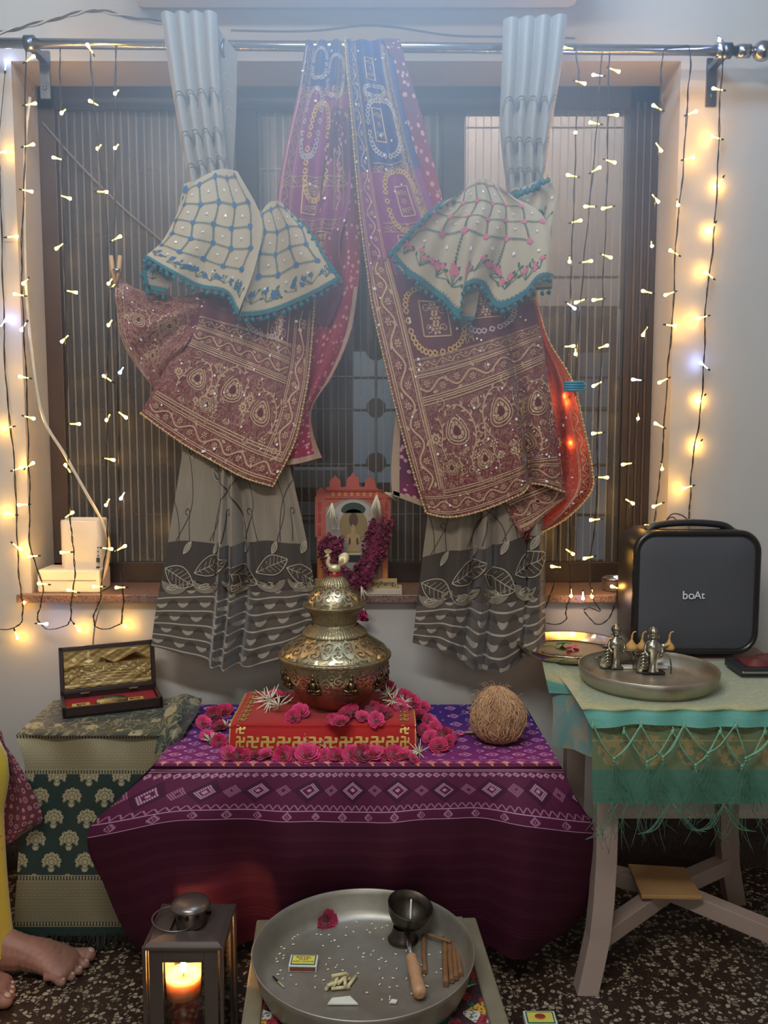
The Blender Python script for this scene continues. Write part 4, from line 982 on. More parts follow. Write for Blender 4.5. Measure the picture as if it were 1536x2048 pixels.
def text(name, body, pos, size, mt, par, rot=(PI/2, 0, 0), ext=.0004, align='CENTER', sx=1):
    cu = bpy.data.curves.new(name, 'FONT'); cu.body = body; cu.size = size; cu.extrude = ext; cu.align_x = align; cu.align_y = 'CENTER'; cu.materials.append(mt)
    o = bpy.data.objects.new(name, cu); COL.objects.link(o); o.parent = par
    M = Matrix.Translation(par.location) @ par.rotation_euler.to_matrix().to_4x4() if par.type == 'EMPTY' else Matrix.Identity(4)
    o.matrix_parent_inverse = M.inverted(); o.location = [float(q) for q in pos]; o.rotation_euler = rot; o.scale = (sx, 1, 1); return tomesh(o)
BLK = plain('black_ink', srgb(24, 22, 22), .6)
text('lettering', 'कुम्हारी (छत्तीसगढ़)', at(792, 1169, 2.383), .0165, BLK, pq, align='RIGHT')
# ------------------------------------------------------------------ garland
PETAL = plain('wine_petal', srgb(116, 22, 62), .6, var=.3, scale=30, sheen=.3); WHT = plain('tuberose_white', srgb(222, 216, 190), .6); STALK = plain('green_stalk', srgb(120, 140, 84), .6)
def petal(b, c, s, rnd, mi=0, up=None):
    a = Matrix(np.eye(3)); e = Matrix.Rotation(rnd.uniform(0, 2*PI), 3, 'Z') @ Matrix.Rotation(rnd.uniform(-1.2, 1.2), 3, 'X') @ Matrix.Rotation(rnd.uniform(-1.2, 1.2), 3, 'Y')
    e = np.array(e); P = []
    for j, y in enumerate((0, .4, .8, 1.0)):
        w_ = (.18, .46, .5, .25)[j]
        for i, x in enumerate((-1, 0, 1)): P.append((x*w_, y, .22*y*y+.16*abs(x)*(1 if j < 3 else .3)+.05*rnd.random()))
    b.grid((np.array(P)*s @ e.T+c).reshape(4, 3, 3), mi)
ga = thing('flower_garland', 'wine red petal garland hung over the temple picture', 'garland', at(705, 1150, 2.37))
rn = random.Random(21)
for nm, path, rr in (('petal_rope', [(668, 1078), (660, 1100), (668, 1132), (686, 1152), (700, 1165), (712, 1172)], .027), ('petal_rope', [(764, 1046), (756, 1070), (748, 1100), (738, 1130), (724, 1152), (712, 1168)], .031)):
    p = spline(path, 60); P = at(p[:, 0], p[:, 1], 2.372); b = MB(); b.tube(P, rr*.75, 8, mi=0)
    for k in range(620):
        q = P[rn.randrange(60)]; a = rn.uniform(0, 2*PI); r = rr*rn.uniform(.7, 1.05)
        petal(b, q+np.array([r*math.cos(a), -abs(r*math.sin(a))*.7, rn.uniform(-.008, .008)+r*.4*math.sin(a)]), .012, rn)
    b.build(nm, PETAL, ga)
def spikes(b, c, dirv, n, L, rnd, spread=.5, r=.0011):
    dirv = np.array(dirv, float)
    for k in range(n):
        d = dirv+np.array([rnd.gauss(0, spread), rnd.gauss(0, spread*.6), rnd.gauss(0, spread*.4)]); d /= np.linalg.norm(d); l = L*rnd.uniform(.6, 1.1)
        m_ = c+d*l*.5+np.array([0, 0, rnd.uniform(-.003, .003)]); e_ = c+d*l
        b.tube([c, m_, e_], [r, r*1.1, r*.5], 5, mi=0)
for c0 in ((664, 1028), (753, 1012)):
    b = MB(); spikes(b, at(*c0, 2.362)+[0, 0, .03], (0, 0, -1), 22, .062, rn, .22, .0016); b.build('white_buds', WHT, ga)
b = MB(); spikes(b, at(770, 985, 2.375), (.8, 0, -.3), 9, .045, rn, .3); b.build('white_buds', WHT, ga)
ts = MB(); spikes(ts, at(722, 1172, 2.352), (.25, 0, -1), 12, .045, rn, .35); spikes(ts, at(724, 1200, 2.345), (.1, 0, -1), 12, .035, rn, .4); ts.build('tassel_buds', WHT, ga)
b = MB(); q = at(726, 1232, 2.345)
for k in range(26): petal(b, q+np.array([rn.uniform(-.008, .008), rn.uniform(-.006, .006), rn.uniform(-.008, .006)]), .013, rn)
b.build('tassel_bloom', plain('pink_bloom', srgb(150, 30, 84), .6, var=.25), ga)
# ------------------------------------------------------------------ central low table under the purple cloth
class VSurf(Surf):
    "Surf whose rows stand at given cloth distances (metres) instead of evenly"
    def __init__(s, net, W, tr, fold=None, world=False, cs=None):
        super().__init__(net, W, tr[-1], fold, world); s.tr = np.array(tr); s.cs = cs
    def __call__(s, u, v):
        v = np.interp(np.asarray(v, float).ravel()*s.tr[-1], s.tr, np.linspace(0, 1, len(s.tr)))
        if s.cs is not None: u = np.interp(np.asarray(u, float).ravel()*s.W, s.cs, np.linspace(0, 1, len(s.cs)))
        return Surf.__call__(s, u, v)
ZT1 = .52
TW = plain('dark_table_wood', srgb(74, 48, 34), .5)
yb, yf = on(768, 1410, ZT1)[1], on(768, 1532, ZT1)[1]
xl, xr = on(322, 1532, ZT1)[0], on(1112, 1532, ZT1)[0]
t1 = thing('low_table', 'low wooden table in the middle hidden under the purple and maroon cloth', 'table', ((xl+xr)/2, (yb+yf)/2, 0))
MB().box(((xl+xr)/2, (yb+yf)/2, ZT1-.02), (xr-xl-.05, yb-yf-.03, .03)).build('table_top', TW, t1, bevel=.003)
for x in (xl+.05, xr-.05):
    for y in (yf+.16, yb-.04): MB().box((x, y, (ZT1-.035)/2), (.045, .045, ZT1-.035)).build('leg', TW, t1, bevel=.002)
# cloth: woven bands are a function of distance along the cloth
m = Mat('patola_cloth', .75, spec=.25); x, y, z = m.xyz('UV')
q_ = lambda e, s: flr(e/s)*s+s/2
X, Y_ = q_(x, .0026), q_(y, .0026)
def diam(cx, cy, px, py):  # diamond distance in a repeating cell, 0 centre .. 1 corner
    return ab(fract(X/px+cx)-.5)*2+ab(fract(Y_/py+cy)-.5)*2
def dband(y0, h, px, off=0):
    return ab(fract(X/px+off)-.5)*2*(px/h)+ab((Y_-(y0+h/2))/(h/2))
ground = m.mix(srgb(64, 36, 108), srgb(124, 42, 100), soft(y, .22, .22))  # indigo to magenta: light on the front half painted into the ground
ground = m.mix(ground, srgb(86, 28, 58), gt(y, .415))
ground = m.mix(ground, srgb(62, 14, 34), gt(y, .565))
d1 = diam(0, 0, .062, .052); d2 = diam(.5, .5, .062, .052)
top = lt(y, .385); wh = band(d1, .42, .56)+lt(d1, .14)+band(d2, .40, .52)*gt(sn(X*2400), -.2)+lt(d2, .12)
c = m.mix(ground, srgb(196, 160, 196), clamp01(wh)*top*.85)
c = m.mix(c, srgb(190, 60, 90), band(d1, .18, .34)*top*.8)
b1 = band(y, .390, .422); e1 = dband(.390, .032, .034)
c = m.mix(c, srgb(216, 120, 84), b1*band(e1, .45, .85)*.9); c = m.mix(c, srgb(206, 184, 206), b1*lt(e1, .42)); c = m.mix(c, srgb(40, 34, 92), b1*lt(e1, .2))
for y0, w_ in ((.385, .0016), (.428, .0022), (.4345, .0014), (.5415, .0020), (.5640, .0020)):
    c = m.mix(c, srgb(186, 140, 166), band(y, y0, y0+w_))
b2 = band(y, .438, .456); e2 = dband(.438, .018, .018)
c = m.mix(c, srgb(176, 130, 150), b2*band(e2, .40, .95)*.9); c = m.mix(c, srgb(160, 84, 66), b2*lt(e2, .30)*.8)
b3 = band(y, .457, .528); e3 = dband(.457, .071, .098); e4 = dband(.457, .071, .098, .5)
c = m.mix(c, srgb(58, 22, 44), b3*band(e3, .62, .95)*.8); c = m.mix(c, srgb(190, 148, 170), b3*band(e3, .34, .60)*gt(sn(X*1208)*sn(Y_*1208), -.35)); c = m.mix(c, srgb(180, 130, 160), b3*lt(e3, .16))
c = m.mix(c, srgb(164, 110, 134), b3*band(e4, .14, .46)*gt(sn(X*1208)*sn(Y_*1208), .1)*.9)
b4 = band(y, .529, .541); c = m.mix(c, srgb(158, 104, 130), b4*band(ab(fract(x/.016)-.5)*2+(y-.529)/.012, .7, 1.1))
b5 = band(y, .5435, .564); e5 = dband(.5435, .0205, .056)
c = m.mix(c, srgb(168, 116, 140), b5*band(e5, .5, .95)*.9); c = m.mix(c, srgb(150, 96, 124), b5*lt(e5, .25))
pl_ = gt(y, .60)*(lt(fract(y/.034), .06)+lt(fract(y/.034+.12), .05)+lt(fract(y/.034+.24), .05))
c = m.mix(c, srgb(84, 34, 48), pl_*.45)
m.base(c); m.bump(m.noise(m.vec(x*900, y*900), 1, 1), .25, .0005); PATOLA = m.m
T = lambda px, py, Y: (px, py, Y)
def on3(px, py, zz): q = on(px, py, zz); return (px, py, q[1])
zt = ZT1+.002
r0 = [on3(x, 1409, zt) for x in np.linspace(402, 1042, 9)]
rm = [on3(x, 1470, zt) for x in np.linspace(352, 1085, 9)]
re0 = [on3(x, 1526, zt) for x in np.linspace(312, 1118, 9)]
YF = re0[4][2]-.008
r1 = [T(x, y, Y) for x, y, Y in zip((300, 420, 520, 640, 720, 830, 930, 1030, 1126), (1540,)*9, (YF+.01,)+(YF-.004,)*7+(YF+.01,))]
r2 = [T(x, y, Y) for x, y, Y in zip((236, 372, 500, 620, 722, 830, 940, 1052, 1152), (1600, 1588, 1582, 1582, 1582, 1582, 1580, 1582, 1598), (YF-.01, YF-.035, YF-.012, YF-.02, YF-.012, YF-.02, YF-.012, YF-.03, YF+.0))]
r3 = [T(x, y, Y) for x, y, Y in zip((176, 350, 490, 612, 722, 830, 942, 1062, 1190), (1668, 1636, 1634, 1636, 1640, 1634, 1630, 1646, 1662), (YF+.0, YF-.055, YF-.015, YF-.03, YF-.015, YF-.03, YF-.015, YF-.05, YF+.03))]
r4 = [T(x, y, Y) for x, y, Y in zip((206, 350, 492, 612, 722, 832, 944, 1062, 1192), (1765, 1725, 1718, 1720, 1722, 1720, 1718, 1730, 1750), (YF+.02, YF-.05, YF-.0, YF-.03, YF-.01, YF-.028, YF-.01, YF-.05, YF+.05))]
r5 = [T(x, y, Y) for x, y, Y in zip((262, 372, 500, 612, 722, 832, 944, 1050, 1160), (1885, 1850, 1815, 1806, 1804, 1806, 1815, 1850, 1850), (YF+.05, YF-.04, YF+.02, YF+.02, YF+.025, YF+.02, YF+.01, YF-.03, YF+.07))]
r6 = [T(x, y, Y) for x, y, Y in zip((330, 400, 505, 614, 722, 832, 944, 1030, 1075), (1935, 1915, 1892, 1880, 1878, 1880, 1892, 1912, 1908), (YF+.10, YF-.02, YF+.05, YF+.05, YF+.05, YF+.05, YF+.04, YF-.0, YF+.10))]
tcl = thing('table_cloth', 'purple woven cloth with diamond borders and plain maroon drop on the middle low table', 'tablecloth', ((xl+xr)/2, yf, ZT1))
tr = [0, .20, .415, .428, .494, .556, .66, .77, .82]
PT = VSurf([r0, rm, re0, r1, r2, r3, r4, r5, r6], .92, tr, lambda u, v: (.016*np.sin(u*41+.6)*np.sin(u*7)+.012*np.sin(u*23))*np.clip(v-.5, 0, .5)*2)
c = Cloth(PT, 200, 220); c.mb.build('front_drape', [PATOLA], tcl, uv=np.vstack(c.uv))
for sg, xe, col_ in ((-1, xl, 0), (1, xr, 8)):
    rows_ = []
    for j, (tt, row) in enumerate(zip(tr, [r0, rm, re0, r1, r2, r3, r4, r5, r6])): pass
    E0 = np.array([at(*r[col_][:2], r[col_][2]) for r in (re0, r2, r3, r4, r6)])
    n_ = []
    for k, (dz, dx) in enumerate(((0, 0), (.10, .06), (.17, .12), (.27, .10), (.40, .03))):
        p0 = E0[k]; p1 = np.array([xe+sg*dx*.7, yb-.01, ZT1-dz])
        n_.append([p0+(p1-p0)*f for f in (0, .33, .66, 1)])
    c = Cloth(Surf(n_, .42, .5, None, world=True), 30, 40); c.mb.build('side_drape', [plain('maroon_side_cloth', srgb(84, 28, 52), .65)], tcl, uv=np.vstack(c.uv))
# ------------------------------------------------------------------ left box under the green brocade
ZT2 = .53
a, c_ = on(52, 1466, ZT2), on(335, 1466, ZT2); ybk = on(200, 1400, ZT2)[1]
bx = thing('storage_chest', 'wooden chest at left hidden under the dark green brocade cloth', 'chest', ((a[0]+c_[0])/2, (a[1]+ybk)/2, 0))
MB().box(((a[0]+c_[0])/2, (a[1]+ybk)/2, (ZT2-.006)/2), (c_[0]-a[0]-.02, ybk-a[1]-.03, ZT2-.006)).build('body', TW, bx)
MB().box(((a[0]+c_[0])/2, (a[1]+ybk)/2, ZT2-.006), (c_[0]-a[0]-.01, ybk-a[1]-.02, .008)).build('lid', TW, bx)
m = Mat('green_brocade', .55, sheen=.2); x, y, z = m.xyz('UV'); v = m.co('UV')
GR = m.mix(srgb(24, 42, 36), srgb(34, 56, 46), m.noise(v, 30, 2)); GB = srgb(156, 144, 108)
# woven lattice band
u1, w1 = (x+y)/.0125, (x-y)/.0125; lat = mx(lt(ab(fract(u1)-.5), .11), lt(ab(fract(w1)-.5), .11)); dot = lt(sqrt((fract(u1+.5)-.5)*(fract(u1+.5)-.5)+(fract(w1+.5)-.5)*(fract(w1+.5)-.5)), .30)
bandc = m.mix(srgb(92, 84, 62), GB, mx(lat, dot))
inb = band(y, .205, .285)+band(y, .565, .655)
dotl = gt(fract(x/.0075), .45)
def dots(y0): return band(y, y0, y0+.0075)
c = GR
# top: scattered floral
n = m.noise(v, 34, 2, .5, 1.0); fl = lt(m.voro(v, 15, 'F1', rand=.8), .34)*gt(m.noise(v, 90, 1), .38); vn = lt(ab(fract(n*3)-.5), .10)
c = m.mix(c, srgb(150, 142, 104), lt(y, .20)*mx(fl, vn*.55))
# lotus fans in staggered rows
P_ = .082; R_ = .036
def lotus(c, ox, oy):
    fx = (fract(x/P_+ox)-.5)*P_; fy = (fract(y/.108+oy)-.5)*.108
    r = sqrt(fx*fx+fy*fy); a = E.op('ARCTAN2', fx, 0-fy)
    edge_ = .0205+.0045*ab(cs(a*4.5)); fan = lt(r, edge_)*lt(ab(a), 2.2)+lt(r, .0105)+lt(sqrt(fx*fx+(fy-.017)*(fy-.017)), .0085)
    inner = mx(band(r, .0145, .0160), mx(lt(ab(sn(a*4.5)), .16)*gt(r, .006), band(r, .006, .0074)))
    inb_ = band(y, .295, .562)
    c = m.mix(c, srgb(170, 156, 118), clamp01(fan)*inb_); return m.mix(c, GR, clamp01(fan)*inner*inb_*.9)
c = lotus(c, 0, .18); c = lotus(c, .5, .68)
c = m.mix(c, bandc, clamp01(inb))
for y0 in (.197, .286, .556, .656):
    c = m.mix(c, srgb(30, 34, 28), dots(y0)); c = m.mix(c, GB, dots(y0)*dotl)
    c = m.mix(c, GB, band(y, y0-.0025, y0-.0008)+band(y, y0+.0085, y0+.010))
m.base(c); m.sock('Metallic', clamp01(inb)*.25); GREENB = m.m
gc = thing('brocade_cloth', 'dark green brocade with pale lotus motifs covering the left chest', 'cloth', ((a[0]+c_[0])/2, a[1], ZT2))
zt2 = ZT2+.002
g0 = [on3(x, 1400-4*k/4, zt2) for k, x in enumerate(np.linspace(108, 405, 5))]
g1 = [on3(x, 1460+4*(k > 0), zt2) for k, x in enumerate(np.linspace(42, 334, 5))]
GYF = g1[2][2]-.01
def gr(y0, x0, x1, Y, n=5): return [(x, y0, Y+(.012 if k % 2 else -.006)) for k, x in enumerate(np.linspace(x0, x1, n))]
gnet = [g0, g1, gr(1478, 34, 332, GYF), gr(1542, 50, 332, GYF-.012), gr(1650, 40, 332, GYF-.008), gr(1752, 34, 330, GYF-.012), gr(1846, 28, 330, GYF-.006), gr(1872, 28, 330, GYF-.004)]
GS = VSurf(gnet, .36, [0, .185, .205, .286, .43, .556, .66, .70])
c = Cloth(GS, 120, 160); c.mb.build('cloth', [GREENB], gc, uv=np.vstack(c.uv))
gb = [[on3(340, 1396, zt2+.03), on3(372, 1388, zt2+.045), on3(404, 1400, zt2+.02)], [on3(325, 1438, zt2+.02), on3(362, 1425, zt2+.045), on3(394, 1428, zt2+.01)], [(312, 1490, GYF-.02), (342, 1480, GYF-.05), (368, 1470, GYF-.01)], [(306, 1540, GYF-.02), (325, 1538, GYF-.045), (345, 1535, GYF-.01)]]
c = Cloth(Surf(gb, .10, .22), 30, 50); c.mb.build('bunched_fold', [GREENB], gc, uv=np.vstack(c.uv)+[.1, .02])
b = MB(); rn = random.Random(9)
for k in range(150):
    p = GS([rn.random()], [.985])[0]; q = p+[rn.uniform(-.012, .012), rn.uniform(-.03, .005), -rn.uniform(.03, .07)]; q[2] = max(q[2], .004)
    b.tube(spline([p, (p+q)/2+[rn.uniform(-.008, .008), -.008, 0], q], 5), .0007, 4)
tag(b.build('thread_fringe', plain('black_green_thread', srgb(34, 42, 34), .7), gc), kind='stuff')
# ------------------------------------------------------------------ right table
ZT3 = .66
PWOOD = Mat('painted_wood', .6); v = PWOOD.co('Object'); n = PWOOD.noise(v, 26, 5, .7); n2 = PWOOD.noise(v, 6, 3)
PWOOD.base(PWOOD.mix(PWOOD.mix(srgb(150, 128, 114), srgb(170, 148, 132), n2), srgb(70, 48, 38), gt(n, .70))); PWOOD.bump(n, .3, .001); PWOOD = PWOOD.m
PLY = plain('plywood_tan', srgb(176, 132, 84), .6, var=.10, scale=12)
fl_ = on(1183, 1992, 0); bl_ = on(1158, 1815, 0); br_ = on(1447, 1805, 0)
LX0, LX1 = at(1211, 1700, 1.86)[0], at(1446, 1700, 2.2)[0]+.0
LY0, LY1 = 1.87, 2.19
t3 = thing('side_table', 'pale painted wooden table with crossed stretchers under the green shawl and speaker', 'table', ((LX0+LX1)/2, (LY0+LY1)/2, 0))
def legp(x, y, sx, sy, par):
    b = MB(); prof = [(0, ZT3-.03), (0, .30), (.004, .20), (.012, .12), (.028, .05), (.040, 0)]; rings = []
    for o_, z_ in prof:
        hw = .0235; cx, cy = x+sx*o_, y+sy*o_*.6
        rings.append([(cx-hw, cy-hw, z_), (cx+hw, cy-hw, z_), (cx+hw, cy+hw, z_), (cx-hw, cy+hw, z_)])
    b.grid(np.array(rings), close_u=True, smooth=False, flip=True); b.add(rings[-1], [(3, 2, 1, 0)], 0, False); return b.build('leg', PWOOD, par, bevel=.002)
for x, y, sx, sy in ((LX0, LY0, -1, -1), (LX1, LY0, 1, -1), (LX0, LY1, -1, 1), (LX1, LY1, 1, 1)): legp(x, y, sx, sy, t3)
MB().box(((LX0+LX1)/2+.055, (LY0+LY1)/2+.03, ZT3-.012), (LX1-LX0+.12, LY1-LY0+.20, .024)).build('table_top', PWOOD, t3, bevel=.003)
for (x0, y0, x1, y1) in ((LX0, LY0, LX1, LY1), (LX1, LY0, LX0, LY1)):
    for f in (0, 1):
        cx, cy = (LX0+LX1)/2, (LY0+LY1)/2; ex, ey = (x0, y0) if f == 0 else (x1, y1)
        d = np.array([ex-cx, ey-cy, 0]); L = np.linalg.norm(d); d /= L; nn = np.array([-d[1], d[0], 0])*.019
        p0, p1 = np.array([cx, cy, .135]), np.array([ex, ey, .115]); V = []
        for z_ in (-.022, .018):
            for p, s_ in ((p0, -1), (p1, -1), (p1, 1), (p0, 1)): V.append(p+nn*s_+[0, 0, z_])
        MB().hexa(V).build('stretcher', PWOOD, t3, bevel=.002)
ca = [on(px, py, .165) for px, py in ((1283, 1790), (1405, 1792), (1370, 1734), (1256, 1727))]
V = [p-[0, 0, .010] for p in ca]+ca
MB().hexa(V).build('stretcher_board', PLY, t3, bevel=.002)
# green and gold shawl
m = Mat('green_shawl', .55, sheen=.5); x, y, z = m.xyz('UV'); v = m.co('UV')
GT = m.mix(srgb(92, 158, 140), srgb(70, 134, 118), m.noise(m.vec(x*12, y*160), 1, 3)); GO = m.mix(srgb(152, 148, 104), srgb(122, 150, 118), m.noise(v, 18, 3))
GO = m.mix(GO, srgb(176, 164, 112), lt(ab(fract(m.noise(v, 26, 1, .4, 1)*5)-.5), .13)*.7)
c = m.mix(GO, GT, gt(y, .375)); c = m.mix(c, srgb(168, 160, 104), band(y, .352, .374)*gt(fract(x/.006), .4)); m.base(c); m.bump(m.noise(v, 40, 3), .4, .003)
tl = m.nt.nodes.new('ShaderNodeBsdfTranslucent'); SHW = m.m
m = Mat('green_shawl_lower', .6, sheen=.4); x, y, z = m.xyz('UV'); v = m.co('UV')
GO = m.mix(srgb(112, 118, 76), srgb(96, 116, 84), m.noise(v, 18, 3)); fx = (fract(x/.085)-.5)*.085; yy_ = y-.075; r = sqrt(fx*fx+yy_*yy_)
med = lt(r, .030)*gt(m.noise(v, 70, 1), .46); GO = m.mix(GO, srgb(148, 130, 82), med); GO = m.mix(GO, srgb(150, 144, 92), band(fract(y/.058), .0, .05)+lt(y, .03)*gt(m.noise(v, 120, 1), .5)*.6)
m.base(m.mix(GO, m.mix(srgb(56, 104, 84), srgb(76, 126, 102), m.noise(m.vec(x*12, y*160), 1, 3)), gt(y, .112))); SHW2 = m.m
sh = thing('fringed_shawl', 'sheer green and gold shawl with knotted fringe over the right table', 'shawl', ((LX0+LX1)/2, LY0, ZT3))
zs3 = ZT3+.003
s0 = [on3(x, 1322, zs3) for x in np.linspace(1088, 1660, 6)]
s1 = [on3(x, 1365, zs3) for x in np.linspace(1128, 1680, 6)]
s2 = [on3(x, 1412, zs3) for x in np.linspace(1160, 1700, 6)]
SYF = s2[2][2]-.012
s3 = [(x, 1424, SYF-.004) for x in np.linspace(1167, 1700, 6)]
s4 = [(x, y_, SYF-.016) for x, y_ in zip(np.linspace(1184, 1704, 6), (1458, 1449, 1455, 1454, 1458, 1456))]
US = VSurf([s0, s1, s2, s3, s4], .60, [0, .20, .365, .378, .412], lambda u, v: .004*np.sin(u*37+v*5))
c = Cloth(US, 140, 90); c.mb.build('upper_layer', [SHW], sh, uv=np.vstack(c.uv))
rows = [[(x, 1440, SYF-.004) for x in np.linspace(1184, 1704, 7)], [(x, 1480, SYF-.008+.008*(k % 2)) for k, x in enumerate(np.linspace(1184, 1704, 7))], [(x, 1545, SYF-.010+.012*(k % 2)) for k, x in enumerate(np.linspace(1184, 1704, 7))], [(x, 1606+2*(k % 2), SYF-.010+.014*(k % 2)) for k, x in enumerate(np.linspace(1186, 1704, 7))]]
LS = Surf(rows, .56, .175); c = Cloth(LS, 120, 60); c.mb.build('lower_layer', [SHW2], sh, uv=np.vstack(c.uv))
rows = [[on3(1082, 1312, zs3+.002), on3(1118, 1330, zs3+.004), on3(1152, 1352, zs3+.006)], [(1090, 1350, 2.06), (1124, 1362, 2.00), (1160, 1376, 1.95)], [(1098, 1386, 2.02), (1136, 1388, 1.96), (1170, 1392, 1.90)]]
c = Cloth(Surf(rows, .12, .12), 30, 40); c.mb.build('left_corner', [SHW], sh, uv=np.vstack(c.uv)+[0, .30])
rows = [[(1104, 1380, 2.03), (1142, 1384, 1.95), (1182, 1392, 1.865)], [(1106, 1430, 2.025), (1146, 1438, 1.94), (1184, 1450, 1.862)], [(1103, 1490, 2.03), (1144, 1500, 1.95), (1184, 1513, 1.864)]]
m = Mat('teal_gold_tissue', .55, sheen=.5); v = m.co('UV'); m.base(m.mix(srgb(96, 150, 138), srgb(166, 150, 104), soft(m.noise(v, 16, 3, .5, 1), .5, .12)*.8)); 
c = Cloth(Surf(rows, .2, .13, lambda u, v: .006*np.sin(u*9)), 40, 30); c.mb.build('side_drop', [m.m], sh, uv=np.vstack(c.uv))
# knotted fringe
FR = plain('green_fringe', srgb(110, 158, 124), .6); FR2 = plain('green_fringe_fine', srgb(78, 118, 92), .7)
rn = random.Random(31); up = [1186, 1282, 1368, 1471, 1560, 1640]; lo = [(1228, 1517), (1326, 1514), (1416, 1506), (1492, 1516), (1600, 1512)]
up2 = [1248, 1345, 1440, 1530]; lo2 = [(1294, 1524), (1391, 1530), (1484, 1532)]
b = MB()
def strand(p, q, sag=0, r=.0016, n=2):
    for k in range(n):
        o = np.array([rn.uniform(-.0025, .0025), -.002*k, 0]); m_ = (p+q)/2+np.array([sag, -.004, -.012 if sag else 0])+o
        b.tube(spline([p, m_, q], 9)+0, r, 5)
for U_, L_, y0, Yd in ((up, lo, 1450, SYF-.024), (up2, lo2, 1462, SYF-.020)):
    for i, (lx, ly) in enumerate(L_):
        q = at(lx, ly, Yd-.006)
        for ux in (U_[i], U_[i+1]): p = at(ux, y0, Yd); strand(p, q, .004 if ux == U_[i] else -.004)
        b.ball(q, .0042, 8); b.ball(q+[0, 0, -.006], .0032, 8)
    for ux in U_: b.ball(at(ux, y0+3, Yd), .0045, 8, sc=(1, 1, 1.5)); strand(at(ux, y0-8, Yd+.004), at(ux, y0+3, Yd), 0, .0016, 1)
b.build('knotted_fringe', FR, sh)
b = MB()
for (lx, ly) in lo+lo2:
    for k in range(16):
        p = at(lx, ly+6, SYF-.03); e = p+np.array([rn.uniform(-.035, .05), rn.uniform(-.015, .004), -rn.uniform(.05, .10)])
        b.tube(spline([p, (p+e)/2+[rn.uniform(-.012, .012), -.004, 0], e], 7), .00045, 4)
for x in np.linspace(1190, 1700, 16):
    for k in range(6):
        p = at(x+rn.uniform(-6, 6), 1604, SYF-.012); e = p+np.array([rn.uniform(-.03, .05), rn.uniform(-.02, .01), -rn.uniform(.03, .11)])
        b.tube(spline([p, (p+e)/2+[rn.uniform(-.02, .02), -.004, 0], e], 8), .0005, 4)
for x in (1236, 1340, 1345, 1445, 1450):
    p = at(x, 1606, SYF-.012); e = p+np.array([rn.choice((-1, 1))*.07, -.01, -.05-.03*rn.random()])
    for k in range(5): b.tube(spline([p, (p+e)/2+[rn.uniform(-.01, .01), -.004, -.02], e], 9), .0007, 4)
tag(b.build('loose_threads', FR2, sh), kind='stuff')
# ------------------------------------------------------------------ speaker
ZS3 = ZT3+.006
PLB = plain('speaker_plastic', srgb(38, 38, 42), .38, var=.05); RIM = plain('speaker_rim', srgb(70, 68, 66), .25, metal=.8, var=.05)
SY = 2.19
sx0, sx1 = at(1266, 1180, SY)[0], at(1520, 1180, SY)[0]; sz0, sz1 = ZS3, at(1390, 1062, SY)[2]
sp = thing('party_speaker', 'black portable speaker with rounded corners and white logo on the right table', 'speaker', ((sx0+sx1)/2, SY+.08, ZS3))
def rrect(x0, x1, z0, z1, r, n=8):
    o = []
    for cx, cz, a0 in ((x1-r, z1-r, 0), (x0+r, z1-r, PI/2), (x0+r, z0+r, PI), (x1-r, z0+r, 1.5*PI)):
        for k in range(n+1): a = a0+PI/2*k/n; o.append((cx+r*math.cos(a), cz+r*math.sin(a)))
    return np.array(o)
def loft(rings, mt, name, par, capf=True, capb=True, mi=0):
    b = MB(); R = np.array(rings); b.grid(R, close_u=True, flip=False)
    n = R.shape[1]
    if capf: b.add(R[0], [list(range(n))], 0, False)
    if capb: b.add(R[-1], [list(range(n))[::-1]], 0, False)
    return b.build(name, mt, par)
def ring(ins, Y, r=.055, dz=0):
    o = rrect(sx0+ins, sx1-ins, sz0+.008+ins, sz1-ins-dz, max(r-ins, .01)); return np.stack([o[:, 0], 0*o[:, 0]+Y, o[:, 1]], -1)
loft([ring(.012, SY), ring(.004, SY+.003), ring(0, SY+.012), ring(0, SY+.14), ring(.006, SY+.165, dz=.0), ring(.02, SY+.17)], PLB, 'cabinet', sp)
b = MB(); R = np.array([ring(.001, SY+.010), ring(-.002, SY+.004), ring(.003, SY-.003), ring(.011, SY-.003), ring(.013, SY+.002)]); b.grid(R, close_u=True); b.build('metal_rim', RIM, sp)
m = Mat('speaker_mesh', .55); x, y, z = m.xyz('Object'); hx = fract(x/.0034)-.5; hz = fract(z/.0034+.5*flr(x/.0034))-.5; hole = lt(sqrt(hx*hx+hz*hz), .30)
m.base(m.mix(srgb(84, 84, 88), srgb(30, 30, 33), hole)); m.bump(hole, -.5, .001)
b = MB(); R0 = ring(.013, SY+.001); ctr = R0.mean(0)
R = [R0, ctr+(R0-ctr)*.93+[0, -.004, 0], ctr+(R0-ctr)*.6+[0, -.007, 0], ctr+(R0-ctr)*.02+[0, -.008, 0]]; b.grid(np.array(R), close_u=True); b.build('front_grille', m.m, sp)
text('logo', 'bo', at(1377, 1191, SY-.012), .030, plain('logo_white', srgb(232, 232, 234), .4), sp, ext=.0006, align='CENTER')
text('logo', 'At', at(1399, 1191, SY-.012), .027, bpy.data.materials['logo_white'], sp, ext=.0006, align='CENTER')
zt_ = sz1
b = MB(); hx0, hx1 = sx0+.045, sx1-.055
b.tube(spline([(hx0, SY+.05, zt_-.006), (hx0+.03, SY+.05, zt_+.010), ((hx0+hx1)/2, SY+.05, zt_+.016), (hx1-.03, SY+.05, zt_+.010), (hx1, SY+.05, zt_-.006)], 24), .009, 10); b.build('handle', PLB, sp)
MB().box(((sx0+sx1)/2, SY+.06, zt_-.002), (.20, .06, .006)).build('control_panel', RIM, sp, bevel=.002)
for x in (sx0+.06, sx1-.06): MB().box((x, SY+.08, ZS3+.004), (.05, .08, .010)).build('foot', PLB, sp, bevel=.002)
